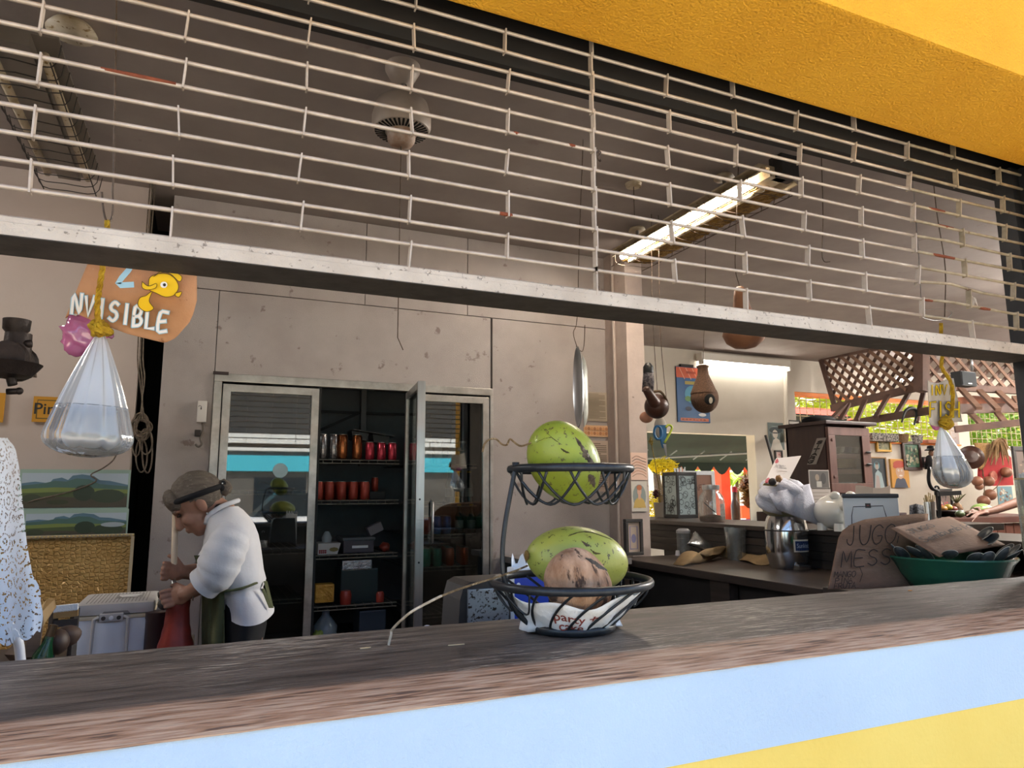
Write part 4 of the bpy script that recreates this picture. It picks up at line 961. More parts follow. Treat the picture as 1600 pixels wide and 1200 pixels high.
# ---- cans
lidm = mat('can_lid', '#c8c8c4', rough=.3, metal=.9)
def can(name, r, h, m_, label, group):
    t = thing(name, (0, 0, 0), label, 'can', group)
    part(t, 'can_body', lathe([(0, 0), (r*.8, 0), (r, .012), (r, h-.014), (r*.82, h)], (0, 0, 0), 16), m_, 50)
    part(t, 'lid', lathe([(r*.82, h), (r*.82, h+.002), (r*.74, h-.002), (0, h-.002)], (0, 0, 0), 16), lidm)
    return t
def cans(proto, spots, labels=None):
    for i, s_ in enumerate(spots):
        o = proto if i == 0 else copy_tree(proto); o.location = s_
        if labels: o['label'] = labels[i]
def shelfpt(px, z, y): return V(P(px, 700, Y=YSf+.04).x*y/(YSf+.04) if 0 else P(px, 700, Y=y).x, y, z)
silv = mat('can_silver', '#b9b4b4', '#6a666a', 60, rough=.25, metal=.8); copp = mat('can_copper', '#c07a4a', '#8a4a2c', 50, rough=.25, metal=.8); pinkc = mat('can_pinkred', '#d8485a', '#a82c40', 30, rough=.25, metal=.5)
redc = mat('can_red', '#b04a3a', '#96382e', 12, rough=.35, metal=.3, spots='#4f7a4a', spot_scale=16, spot_t=.62)
G = 'tall cans on the top fridge shelf'
cans(can('drink_can', .030, .165, silv, 'tall silver can on the top shelf of the open fridge', G+' silver'), [shelfpt(px, SL[0], YSf+.05) for px in (504, 521)], ['tall silver can half hidden by the fridge mullion, top shelf', 'tall silver can next to the copper cans, top shelf'])
cans(can('drink_can', .033, .165, copp, 'tall copper-coloured can on the top shelf of the open fridge', G), [shelfpt(px, SL[0], YSf+.05) for px in (535, 558)], ['tall copper can beside the silver cans, top fridge shelf', 'tall copper can under the black twin tray, top fridge shelf'])
cans(can('drink_can', .030, .118, pinkc, 'pinkish red can on the top shelf of the open fridge', 'pink red cans on the top shelf'), [shelfpt(px, SL[0], YSf+.05) for px in (578, 596, 613)], ['pinkish red can nearest the copper cans, top fridge shelf', 'middle one of the three pinkish red cans, top fridge shelf', 'pinkish red can nearest the open fridge door, top shelf'])
cans(can('drink_can', .031, .118, redc, 'red can in the rows on the second shelf of the open fridge', 'red cans in rows on the second shelf'), [shelfpt(px+j*.0, SL[1], YSf+.05+j*.066)+V(-.012*j, 0, 0) for px in (500, 517, 536, 554, 572) for j in range(5)])
cans(can('drink_can', .024, .095, redc, 'single small red can at the right of the second shelf', None), [shelfpt(587, SL[1]+.055, YSf+.2)])
bk = mat('black_plastic', '#17181a', rough=.45)
one('black_carton', bbox(shelfpt(588, 0, YSf+.2).x-.05, shelfpt(588, 0, YSf+.2).x+.06, YSf+.14, YSf+.26, SL[1], SL[1]+.054, .006), bk, 'black carton under the lone red can in the fridge', 'carton')
bl = mat('can_blue', '#3c64a8', '#5a94cc', 12, rough=.3, metal=.4); gr = mat('can_green', '#3f9478', '#68b89c', 12, rough=.3, metal=.4); og = mat('can_orange', '#e0602e', '#c84a22', 12, rough=.3, metal=.3)
G3 = 'cans behind the right fridge door'
for px, m_, z, cl in ((668, redc, SR[2], 'dull red'), (684, bl, SR[2], 'blue'), (699, bl, SR[2], 'blue'), (668, gr, SR[3], 'green'), (685, gr, SR[3], 'green'), (704, og, SR[3], 'orange'), (726, og, SR[3], 'orange')):
    pr_ = can('drink_can', .031, .118, m_, '%s can in the rows behind the closed right fridge door' % cl, '%s %s' % (cl, G3)); cans(pr_, [shelfpt(px, z, YSf+.05+j*.066)+V(-.01*j, 0, 0) for j in range(4)])
def bottle(px, z, y, m_, h, label, group, r=.03):
    p = shelfpt(px, z, y); t = thing('bottle', p, label, 'bottle', group)
    part(t, 'bottle_body', lathe([(0, 0), (r, 0), (r, h*.58), (r*.45, h*.75), (r*.4, h*.95), (0, h*.95)], p, 14), m_, 45)
    part(t, 'bottle_cap', lathe([(r*.5, h*.94), (r*.5, h), (0, h)], p, 12), mat('cap_gold', '#c8a83a', rough=.4, metal=.6))
    part(t, 'bottle_label', lathe([(r*1.02, h*.18), (r*1.02, h*.45)], p, 14), mat('bottle_label', '#b8b0a4', rough=.7), 45)
    return t
dkg = mat('dark_bottle', '#2a3a34', rough=.12)
for px, lb_ in ((718, 'dark bottle next to the blue cans behind the right fridge door'), (737, 'dark bottle at the right end of the blue can shelf')): bottle(px, SR[2], YSf+.06, dkg, .2, lb_, 'dark bottles beside blue cans')
for px, lb_ in ((703, 'leftmost'), (718, 'middle'), (733, 'rightmost')): bottle(px, SR[1], YSf+.06, dkg, .22, lb_+' dark gold-capped bottle on the second shelf behind the right door', 'gold capped bottles right door')
for px, lb_ in ((669, 'first'), (685, 'second'), (706, 'third'), (723, 'fourth')): 
    p = shelfpt(px, SR[0], YSf+.06); tt = thing('jar', p, lb_+' clear jar from the left'+' on the top shelf behind the right fridge door', 'jar', 'jars right door top shelf'); part(tt, 'jar_body', lathe([(0, 0), (.028, 0), (.03, .1), (.022, .13), (.022, .15)], p, 14), mat('jar_grey', '#9aa2a4', rough=.2), 45); part(tt, 'lid', lathe([(.024, .15), (.024, .165), (0, .165)], p, 14), lidm)
# black twin tray resting on the cans, food boxes and bags below
tp = [P(548, 672, Y=YSf+.06), P(613, 683, Y=YSf+.06)]
t2 = thing('twin_tray', tp[0], 'black twin serving tray laid across the tall cans', 'tray')
for a0_ in (0, .5):
    q = [tp[0].lerp(tp[1], a0_+u) for u in (.02, .06, .38, .44)]; hgt = .055
    pts_ = [q[0], q[3], q[2]+V(0, 0, -hgt), q[1]+V(0, 0, -hgt)]
    part(t2, 'tray_well', prism(pts_, (0, .16, 0)), mat('tray_black', '#2a2d2f', rough=.35))
part(t2, 'tray_rim', bar(tp[0], tp[1], .17, .006), mat('tray_black', '#2a2d2f'))
def crate(name, x0, x1, y0, y1, Y, d, m_, label, cat, b=.006, z=None):
    a, c = P(x0, y0, Y=Y), P(x1, y1, Y=Y); return one(name, bbox(a.x, c.x, Y, Y+d, z if z is not None else c.z, a.z, b), m_, label, cat, smooth=False)
a, c = P(497, 852, Y=YSf+.03), P(532, 865, Y=YSf+.03)
t2 = thing('food_tray', (a.x, YSf+.03, SL[2]), 'white printed food tray with red berries on the third fridge shelf', 'tray')
part(t2, 'tray', prism([(a.x, YSf+.03, SL[2]), (c.x-.02, YSf+.03, SL[2]), (c.x, YSf+.03, a.z+.01), (a.x, YSf+.03, a.z+.01)], (0, .2, 0)), mat('tray_white', '#c9c6c2', rough=.5))
k = Print(); [k.disc(.012+.012*(i % 4), .012+.012*(i//4), .006, .006, '#8a2c34', 8) for i in range(8)]; k.disc(.1, .03, .03, .014, '#8a7a4a', 8)
pr(t2, 'printed_pattern', k, plane((a.x, YSf+.029, SL[2]), (1, 0, 0), (0, 0, 1), (0, -1, 0)))
one('sugar_jar', lathe([(0, 0), (.03, 0), (.034, .03), (.02, .06), (.012, .07), (0, .07)], V(P(511, 850, Y=YSf+.12).x, YSf+.14, a.z+.01)), mat('jar_pale', '#a8adb0', rough=.2), 'small pale jar standing on the printed food tray', 'jar', smooth=40)
t2 = thing('storage_box', P(560, 868, Y=YSf+.04), 'dark lidded storage box with white label strip in the fridge', 'box')
a, c = P(537, 845, Y=YSf+.04), P(584, 865, Y=YSf+.04)
part(t2, 'box_body', bbox(a.x, c.x, YSf+.04, YSf+.3, SL[2], a.z, .008), mat('box_purple', '#4a4650', rough=.4)); part(t2, 'label_strip', bbox(P(552, 855, Y=YSf).x, P(577, 855, Y=YSf).x, YSf+.036, YSf+.041, P(560, 857, Y=YSf).z, P(560, 853, Y=YSf).z, .001), pm); part(t2, 'box_lid', bbox(a.x-.008, c.x+.008, YSf+.03, YSf+.31, a.z, a.z+.018, .004), mat('lid_grey', '#585c60', rough=.4))
one('paper_box', xf(bbox(-.05, .05, -.04, .04, -.03, .03, .004), pose(P(585, 826, Y=YSf+.2)+V(0, 0, 0), (1, 0, .45))), mat('box_greywhite', '#8c8890', rough=.7), 'tilted grey-white paper box behind the storage box in the fridge', 'box')
one('red_bag', ell(P(601, 855, Y=YSf+.12), (.035, .05, .035), 14, 9, lambda d: 1+.1*math.sin(6*d.x+4*d.z)), mat('bag_red', '#9a3c2e', '#6a2a20', 20, rough=.4), 'red bagged food at the right of the third fridge shelf', 'bag', smooth=True)
crate('foil_pack', 535, 581, 876, 890, YSf+.05, .2, mat('foil', '#c2c4c8', '#8a8c90', 30, rough=.2, metal=.9, bump=.6, bscale=60), 'shiny foil-wrapped pack in the open fridge', 'pack', .01)
crate('dark_container', 533, 590, 890, 941, YSf+.06, .25, mat('container_dark', '#2a3a3e', rough=.3), 'dark see-through container under the foil pack', 'container', .01)
cr_ = crate('mango_bag', 493, 522, 914, 941, YSf+.02, .1, mat('mango', '#d8a848', '#b8862c', 22, rough=.4, bump=.8, bscale=40), 'bag of yellow mango pieces on the fourth fridge shelf', 'bag', .012)
one('red_jar', lathe([(0, 0), (.035, 0), (.038, .06), (.03, .085), (0, .085)], V(P(540, 940, Y=YSf+.03).x, YSf+.035, SL[3]), 14), mat('jar_red', '#a03a30', rough=.3), 'red jar beside the mango bag in the fridge', 'jar', smooth=40)
one('red_jar', lathe([(0, 0), (.025, 0), (.027, .05), (.02, .065), (0, .065)], V(P(594, 937, Y=YSf+.03).x, YSf+.035, SL[3]), 14), mat('jar_red', '#a03a30'), 'small dark red jar at the right of the fourth fridge shelf', 'jar', smooth=40)
floor_s = P(540, 990, Y=YSf).z-.06; rack(xs0, xs1, floor_s)
crate('blue_container', 562, 603, 955, 980, YSf+.03, .2, mat('container_blue', '#3a4656', rough=.4), 'blue-grey container at the bottom of the open fridge', 'container', .01, floor_s)
one('plastic_jug', lathe([(0, 0), (.07, 0), (.075, .1), (.04, .15), (.025, .17), (.025, .2), (0, .2)], V(P(512, 980, Y=YSf).x, YSf+.09, floor_s), 18), mat('jug_grey', '#7a8690', rough=.3), 'cloudy plastic jug at the bottom of the open fridge', 'jug', smooth=40)
one('lettuce', ell(V(P(498, 985, Y=YSf).x, YSf+.03, floor_s+.045), (.04, .03, .045), 14, 10, lambda d: 1+.15*math.sin(9*d.x+11*d.z)), mat('lettuce', '#8a9a4a', '#5a7030', 20, rough=.6), 'green leafy vegetable in a bag low in the fridge', 'vegetable', smooth=True)
# wall intercom, clippings, hanging steel dishes
a, c = P(309, 626, Y=YC-.04), P(322, 660, Y=YC-.04)
t = thing('door_buzzer', (a.x, YC-.03, c.z), 'small white wall buzzer with cable beside the fridge', 'buzzer')
part(t, 'case', bbox(a.x, c.x, YC-.045, YC, c.z, a.z, .006), mat('white_case', '#d8d4d0', rough=.5))
k = Print(); k.stroke([(.014+.008*math.cos(i*.4), .09+.008*math.sin(i*.4)) for i in range(8)], .003, '#333333').rect(.018, .075, .024, .088, '#333333'); pr(t, 'mark', k, plane((a.x, YC-.046, c.z), (1, 0, 0), (0, 0, 1), (0, -1, 0)))
part(t, 'cable', tube(spline([P(x, y, Y=YC-.02) for x, y in ((316, 660), (317, 672), (313, 685), (315, 694), (310, 698), (305, 694))], 4), .006, 7), mat('cable_grey', '#6e6862', rough=.6), True)
part(t, 'cable_clamp', bbox(P(304, 678, Y=YC).x, P(313, 684, Y=YC).x, YC-.03, YC, P(308, 682, Y=YC).z, P(308, 672, Y=YC).z, .004), dark)
newsm = mat('newsprint', '#b9ab98', '#a89a86', 30, rough=.9)
def clip(x0, x1, y0, y1, Y, prn, label, base='#b9ab98'):
    return picture('clipping', (x0, y0), (x1, y1), Y, prn, label, 'paper', depth=.002, base=base, rough=.9)
def news(w_, h_):
    k = Print()
    for i in range(22): k.rect(w_*.06, h_*(.93-.04*i), w_*(.9 if i % 5 else .6), h_*(.93-.04*i)+h_*.018, '#85796a')
    return k
clip(916, 949, 612, 659, YC-.006, news, 'yellowed newspaper clipping pinned to the wall beside the column')
clip(912, 950, 664, 683, YC-.007, lambda w_, h_: [k for k in [Print()] if [k.disc(w_*(.08+.12*(i % 8)), h_*(.3+.4*(i//8)), w_*.06, h_*.16, ('#d8a070', '#b8805a')[i % 2], 7) for i in range(16)]][0], 'orange patterned paper strip under the newspaper clipping', '#e2b890')
clip(920, 952, 688, 768, YC-.006, news, 'faded newspaper sheet half hidden behind the upper coconut', '#c9b4a4')
def dish(px, top, bot, w0, m_, label, seed):
    a, b = P(px, top, Y=3.0), P(px+ (8 if seed else 6), bot, Y=3.0); c = (a+b)/2; r_ = (a.z-b.z)/2
    t = thing('steel_dish', b, label, 'dish'); N_ = V(.97, -.22, .0) if not seed else V(.85, -.52, 0)
    part(t, 'dish', xf(lathe([(0, .02), (r_*.6, .02), (r_*.85, .012), (r_, 0), (r_*.98, -.002), (r_*.84, .009), (r_*.6, .017), (0, .017)], (0, 0, 0), 40, sy=.42), pose(c, (0, 0, 1), N_)), m_, 40)
    return a
a = dish(900, 541, 668, 9, steel, 'narrow steel platter hanging edge-on, left of its pair', 0)
b = dish(908, 555, 668, 9, mat('matt_steel', '#a9aaa2', '#8e8f88', 20, rough=.5, metal=.6, spots='#5e5c54', spot_scale=50, spot_t=.66), 'matt scratched platter hanging just right of the shiny one', 1)
one('wire_hook', tube(spline([V(P(913, 300, Y=3.0).x, 3.0, CEIL), P(905, 380, Y=3.0), P(902, 495, Y=3.0), P(896, 520, Y=3.0), P(901, 540, Y=3.0), a], 4), .002, 5), wirem, 'hanging wire of the left steel platter', 'wire')
one('wire_hook', tube(spline([P(914, 508, Y=3.0), P(913, 535, Y=3.0), P(910, 549, Y=3.0), P(904, 546, Y=3.0), b], 4), .002, 5), wirem, 'hook wire of the matt steel platter', 'wire')
# back counter below the cold room wall
t = thing('back_cupboard', (2.27, 4.3, 0), 'black cupboard with grey top against the cold room wall', 'cupboard')
part(t, 'cupboard_top', box(1.92, 2.62, 4.02, 4.58, .93, .97), mat('grey_top', '#8a8482', '#7a7472', 6, rough=.5)); part(t, 'cupboard_body', box(1.95, 2.6, 4.08, 4.57, 0, .93), black)
# ---------------------------------------------------------------- person working behind the counter
YP = 3.25
skin = mat('skin', '#a97f6a', '#9a705c', 12, rough=.55, sss=.05); shirt = mat('white_shirt', '#e4e4e6', '#d8d9dd', 5, rough=.85, bump=.25, bscale=18)
olive = mat('olive_cloth', '#5a5f3e', '#4c5036', 8, rough=.9, bump=.2, bscale=40); blackc = mat('black_cloth', '#0c0d11', '#121318', 10, rough=.85); hairm = mat('hair', '#6e6458', '#544a40', 16, rough=.55, stretch=(1, 6, 6), bump=.5, bscale=60, spots='#8a8074', spot_scale=24, spot_t=.6)
def pp(x, y, dy=0): return P(x, y, Y=YP+dy)
def taper(a, b, ra, rb, n=8, seg=12): return tube([Vector(a).lerp(Vector(b), i/n) for i in range(n+1)], [ra+(rb-ra)*i/n for i in range(n+1)], seg)
def blob(c, r): return ell(c, (r, r, r), 12, 8)
def limb(pts, rs, seg=12):
    ms = []
    for i in range(len(pts)-1): ms.append(taper(pts[i], pts[i+1], rs[i], rs[i+1], 4, seg))
    for p_, r_ in zip(pts, rs): ms.append(blob(p_, r_))
    return J(*ms)
def remeshed(name, md, voxel, m_, smooth_it=4):
    me = mesh(name, md, m_); o = bpy.data.objects.new('tmp', me); COL.objects.link(o)
    r_ = o.modifiers.new('r', 'REMESH'); r_.mode = 'VOXEL'; r_.voxel_size = voxel
    s_ = o.modifiers.new('s', 'SMOOTH'); s_.factor = .5; s_.iterations = smooth_it
    dg = bpy.context.evaluated_depsgraph_get(); m2 = bpy.data.meshes.new_from_object(o.evaluated_get(dg))
    md2 = ([v_.co.copy() for v_ in m2.vertices], [tuple(p.vertices) for p in m2.polygons]); bpy.data.objects.remove(o)
    return md2
# head frame: up and face directions in the picture plane (bent forward, looking down to the left)
hc = pp(309, 787); hu = V(-.60, 0, .80).normalized(); hf = V(-.80, 0, -.60).normalized(); hs_ = V(0, 1, 0)
def H(f, s, u): return hc+hf*f+hs_*s+hu*u
Rm = Matrix((hf, hs_, hu)).transposed()
head = J(ell(H(-.012, 0, .025), (.098, .076, .098), 24, 16, None, Rm), ell(H(.035, 0, -.045), (.058, .058, .075), 20, 14, None, Rm), ell(H(.052, 0, -.098), (.028, .030, .022), 14, 10, None, Rm),
    taper(H(.085, 0, .012), H(.108, 0, -.038), .010, .015, 4, 10), blob(H(.108, 0, -.040), .0155), ell(H(.082, 0, .022), (.018, .055, .012), 14, 8, None, Rm),
    ell(H(.088, 0, -.066), (.012, .024, .007), 10, 6, None, Rm), ell(H(.086, 0, -.077), (.012, .021, .007), 10, 6, None, Rm), ell(H(.06, .04, -.03), (.03, .022, .028), 12, 8, None, Rm), ell(H(.06, -.04, -.03), (.03, .022, .028), 12, 8, None, Rm))
for sd in (-1, 1): head = J(head, ell(H(-.008, sd*.078, -.012), (.020, .010, .034), 12, 8, None, Rm))
neckb = pp(348, 806); neck = J(taper(H(-.035, 0, -.045), neckb, .056, .062, 6, 14), blob(neckb, .062))
tor = limb([pp(352, 815), pp(361, 838), pp(364, 880), pp(377, 925), pp(386, 960)], [.065, .085, .088, .072, .068], 16)
sh_n, sh_f = pp(362, 832, -.14), pp(362, 832, .14)
shoul = limb([sh_n, sh_f], [.05, .05])
el_n, el_f = pp(338, 900, -.17), pp(328, 893, .14)
wr_n, wr_f = pp(297, 925, -.10), pp(290, 894, .02)
arms = J(limb([sh_n, el_n], [.05, .044]), limb([el_n, wr_n], [.045, .029]), limb([sh_f, el_f], [.05, .044]), limb([el_f, wr_f], [.045, .029]))
# hands: palm and five bent fingers closed round the pole / the press head
def hand(w_, pole, back, thumb_up, s=1.0):
    """w_: wrist; pole: point on the held bar; back: direction from palm towards the knuckles side"""
    d = (pole-w_).normalized(); up = V(0, 0, 1); up = (up-d*up.dot(d)).normalized(); sd = Vector(back).normalized()
    pc = w_+d*.042*s
    ms = [ell(pc, (.046*s, .019*s, .038*s), 16, 10, None, Matrix((d, sd, up)).transposed()), taper(w_, pc, .027*s, .026*s, 3)]
    for i, (l, off) in enumerate(((.92, .030), (1, .010), (.95, -.010), (.78, -.029))):
        k0 = pc+d*.040*s+up*off*s+sd*.006; k1 = k0+(d*.7+sd*.45).normalized()*.032*l*s; k2 = k1+(d*.15-sd*1.0).normalized()*.027*l*s; k3 = k2+(-d*.85-sd*.45).normalized()*.020*l*s
        ms += [limb([k0, k1, k2, k3], [.0098*s, .0092*s, .0085*s, .0075*s], 8)]
    t0 = pc-d*.012*s+up*.026*s*thumb_up; t1 = t0+(d*.6+up*.55*thumb_up-sd*.35).normalized()*.034*s; t2 = t1+(d*.7-sd*.6+up*.1).normalized()*.030*s
    ms += [limb([t0, t1, t2], [.0125*s, .0105*s, .0085*s], 8)]
    return J(*ms)
hand_f = hand(wr_f, pp(273, 893, -.01), (0, -1, 0), 1); hand_n = hand(wr_n, pp(268, 934, -.06), (0, -1, .2), 1)
hip_n, hip_f = pp(388, 965, -.07), pp(388, 965, .07)
def gp(x, dy, z): q = pp(x, 965, dy); return V(q.x, q.y, z)
legs = J(limb([hip_n, gp(386, -.10, .47), gp(386, -.10, .09)], [.062, .058, .042]), limb([hip_f, gp(386, .10, .47), gp(386, .10, .09)], [.062, .058, .042]))
feet = J(*[limb([gp(386, s_, .05), gp(330, s_, .035)], [.045, .032]) for s_ in (-.10, .10)])
body = remeshed('body', J(head, neck, tor, shoul, arms, hand_f, hand_n, legs, feet), .0045, skin, 5)
t = thing('person', gp(372, 0, 0), 'person in white shirt and olive apron bending over a red press', 'person')
part(t, 'body', body, skin, True)
for sd in (-1, 1): part(t, 'eye', ell(H(.083, sd*.032, .002), (.010, .013, .007), 10, 8, None, Rm), mat('eye', '#3a2c26', rough=.2), True)
for sd in (-1, 1): part(t, 'eyebrow', tube([H(.094, sd*.016, .022), H(.094, sd*.034, .028), H(.082, sd*.052, .022)], [.003, .004, .002], 6), hairm)
# hair: cap over the skull, fringe swept forward, bun at the back
def hairfn(d): return 1+.015*math.sin(24*d.y)+.01*math.sin(17*d.x)
hv, hfc = ell(H(-.016, 0, .034), (.104, .084, .100), 36, 24, hairfn, Rm)
keep = []
for q in hfc:
    c = sum((hv[i] for i in q), V(0, 0, 0))/len(q)-hc; f_, u_ = c.dot(hf), c.dot(hu)
    if u_ > .052 or f_ < -.002-.35*max(0, -u_) and u_ > -.06 or (f_ < .02 and u_ > .02): keep.append(q)
hob = part(t, 'hair', (hv, keep), hairm, True)
part(hob, 'fringe', ell(H(.066, 0, .060), (.036, .070, .056), 20, 12, lambda d: 1+.04*math.sin(20*d.y), Rm), hairm, True)
part(hob, 'bun', ell(pp(349, 762), (.036, .034, .036), 16, 10, lambda d: 1+.08*math.sin(9*d.x+8*d.z)), hairm, True)
band = [H(.062*math.cos(a_)*1.6-.012-.0*math.sin(a_), .087*math.sin(a_), .062-.055*(.5-.5*math.cos(a_))) for a_ in [i*math.tau/28 for i in range(28)]]
part(hob, 'headband', tube(band, .0125, 8, closed=True), blackc, True)
rs_ = random.Random(6)
for i in range(9):
    a_ = i*math.tau/9; c = pp(343, 764)+V(.012*math.cos(a_)+.004, .030*math.sin(a_), .026*math.cos(a_))
    sc_ = part(hob, 'scrunchie', ell(c, (.014, .014, .015), 10, 8), blackc, True)
    part(sc_, 'dot', ell(c+V(-.004, -.012, .003), (.0035, .003, .0035), 8, 6), pm, True)
# shirt: lofted round the bent trunk
def loft(rows, seg=28, ph=0, wr=.02, hem=None):
    v_, f_ = [], []
    for i, (y, fx_, bx_, ry, yo) in enumerate(rows):
        a, b = pp(fx_, y), pp(bx_, y); c = (a+b)/2; rx = (b.x-a.x)/2
        for k in range(seg):
            an = k*math.tau/seg; w_ = 1+wr*math.sin(5*an+i*.9+ph)+wr*.6*math.sin(9*an-i*.5)
            z_ = c.z+(hem(an) if hem and i == len(rows)-1 else 0)
            v_.append(V(c.x+rx*w_*math.cos(an), c.y+yo+ry*w_*math.sin(an), z_))
    for i in range(len(rows)-1):
        for k in range(seg): f_.append((i*seg+k, (i+1)*seg+k, (i+1)*seg+(k+1) % seg, i*seg+(k+1) % seg))
    return v_, f_
rows = [(791, 336, 372, .06, 0), (797, 328, 380, .085, 0), (808, 322, 390, .15, 0), (820, 321, 397, .185, 0), (835, 319, 403, .19, 0), (852, 318, 407, .18, 0), (872, 318, 410, .175, 0), (892, 320, 412, .175, 0), (906, 326, 415, .172, 0), (914, 334, 412, .16, 0), (918, 340, 410, .152, 0), (926, 342, 414, .16, 0), (942, 344, 422, .17, 0), (955, 345, 429, .175, 0)]
so_ = part(t, 'shirt', loft(rows, 36, 0, .018, lambda an: .02*math.cos(an*2)-.012), shirt, True)
part(so_, 'collar', tube(spline([pp(322, 818, -.05), pp(326, 806, -.075), pp(345, 792, -.085), pp(366, 784, -.055), pp(372, 782, 0), pp(366, 784, .055), pp(345, 792, .085), pp(324, 812, .05)], 4), [.010]*29, 8), shirt, True)
def sleeve(dy, pts, rs):
    q = spline([pp(x, y, dy+e_) for x, y, e_ in pts], 5); rr_ = [p.x for p in spline([V(r_, 0, 0) for r_ in rs], 5)]
    rr_ = [r_*(1+.03*math.sin(i*1.7)) for i, r_ in enumerate(rr_)]
    s_ = part(so_, 'sleeve', tube(q, rr_, 18, cap=False), shirt, True)
    e_ = q[-1]; d_ = (q[-1]-q[-4]).normalized()
    for o_ in (0, .014, .026): part(s_, 'rolled_cuff', tube([e_-d_*o_-d_*.010, e_-d_*o_+d_*.006], rr_[-1]*1.06-o_*.1+.004, 18, cap=False), shirt, True)
    return e_, d_
e_, d_ = sleeve(-.15, [(368, 826, 0), (358, 848, -.02), (346, 874, -.03), (336, 896, -.02), (319, 912, .0)], [.062, .078, .082, .078, .060])
part(so_, 'button', ell(pp(319, 907, -.215), (.006, .004, .006), 8, 6), dark, True)
sleeve(.15, [(366, 826, 0), (352, 848, .0), (338, 870, .0), (328, 888, -.01), (318, 893, -.03)], [.060, .070, .072, .062, .05])
# apron: bib edge, skirt, waist tie with hanging ends
ap = part(t, 'apron', sheet(lambda u, v_: pp(316+34*v_*0+ (318-316)*0+u*34+3*math.sin(u*9)*v_, 922+90*v_, -.135+.13*(1-u)**1.5+.012*math.sin(u*14+v_*2)), 16, 8, .003), olive, True)
part(ap, 'apron_far', sheet(lambda u, v_: pp(317-2*v_+u*10, 922+90*v_, .0+.16*u), 8, 6, .003), olive, True)
part(ap, 'bib_edge', sheet(lambda u, v_: pp(303+8*u+12*v_, 868+34*v_, -.02+.03*u), 4, 5, .003), olive)
wt_ = [pp(347, 924, -.165), pp(365, 922, -.175), pp(385, 917, -.175), pp(400, 911, -.14), pp(411, 908, -.05), pp(413, 909, .05), pp(395, 914, .165), pp(350, 924, .16)]
part(ap, 'waist_tie', tube(spline(wt_, 5), .0048, 8), olive, True)
part(ap, 'tie_end', sheet(lambda u, v_: pp(412+5*u+10*v_, 908+42*v_, -.09+.02*u), 3, 8, .002), olive); part(ap, 'tie_end', sheet(lambda u, v_: pp(408+5*u+12*v_, 920+30*v_, -.13+.01*u), 3, 8, .002), olive)
pants = loft([(925, 344, 410, .15, 0), (950, 345, 416, .165, 0), (975, 345, 416, .17, 0), (1000, 346, 411, .17, 0), (1040, 348, 406, .165, 0)], 28, 1, .012)
po = part(t, 'trousers', pants, blackc, True)
for s_ in (-1, 1): part(po, 'trouser_leg', tube([gp(378, s_*.085, .72), gp(374, s_*.10, .47), gp(383, s_*.10, .10)], [.10, .075, .062], 16), blackc, True)
for s_ in (-1, 1): part(t, 'shoe', J(ell(gp(362, s_*.10, .045), (.125, .05, .045), 16, 10)), blackc, True)
part(t, 'neck_scarf', tube(spline([H(-.06, -.06, -.06), pp(340, 793, -.075), pp(334, 806, -.06), pp(329, 814, -.03)], 4), .012, 8), mat('patterned_black', '#1a1a1e', rough=.7, spots='#c8c8c8', spot_scale=120, spot_t=.66), True)
part(t, 'bracelet', tube([wr_n+V(.012, 0, 0)+V(0, .031*math.cos(a_), .033*math.sin(a_)) for a_ in [i*math.tau/20 for i in range(20)]], .0022, 6, closed=True), mat('silver', '#d0d0d0', rough=.2, metal=1), True)
part(t, 'earring', ell(H(-.006, -.088, -.052), (.004, .004, .006), 8, 6), mat('silver', '#d0d0d0'), True)
# red lever press
b = pp(274, 1015); bz_ = .72; t = thing('lever_press', V(b.x, YP-.03, bz_), 'red cast metal lever press with pale handle beside the person', 'press')
pz = lambda y: pp(274, y).z
redm = mat('press_red', '#8e332a', '#6a2620', 10, rough=.4, metal=.1, spots='#4a2622', spot_scale=18, spot_t=.66); ctr = V(b.x, YP-.03, 0)
part(t, 'column', lathe([(.0, pz(930)), (.040, pz(930)), (.046, pz(938)), (.043, pz(950)), (.048, pz(975)), (.054, pz(984)), (.056, pz(992)), (.066, pz(1004)), (.07, bz_+.03), (0, bz_+.03)], ctr, 24), redm, 40)
part(t, 'foot', lathe([(.0, bz_+.05), (.08, bz_+.05), (.09, bz_+.03), (.095, bz_), (0, bz_)], ctr, 24), dark, 40)
part(t, 'lever', tube([pp(274, 804, .05), pp(272, 880, -.01), pp(271, 905, -.01)], .0125, 12), mat('pale_handle', '#c9b8a0', rough=.5), True)
part(t, 'rod', tube([pp(271, 905, -.01), pp(273, 932, -.02)], .009, 10), steel, True)
part(t, 'crank', tube(spline([pp(262, 938, -.03), pp(252, 930, -.04), pp(247, 930, -.04)], 3), .012, 8), dark, True); part(t, 'crank_knob', ell(pp(256, 944, -.05), (.024, .022, .022), 12, 8), dark, True)
one('red_canister', lathe([(0, 0), (.045, 0), (.045, .17), (.047, .175), (.047, .20), (0, .205)], V(pp(247, 960, .1).x, YP+.1, .72), 18), mat('canister_dark', '#3a2c2c', rough=.4), 'dark canister behind the press, beside the ice chest', 'canister', smooth=40)
one('work_table', box(-1.5, .02, 2.9, 3.9, .68, .72), mat('inner_shelf', '#4c443e'), 'low dark work table behind the counter', 'table')
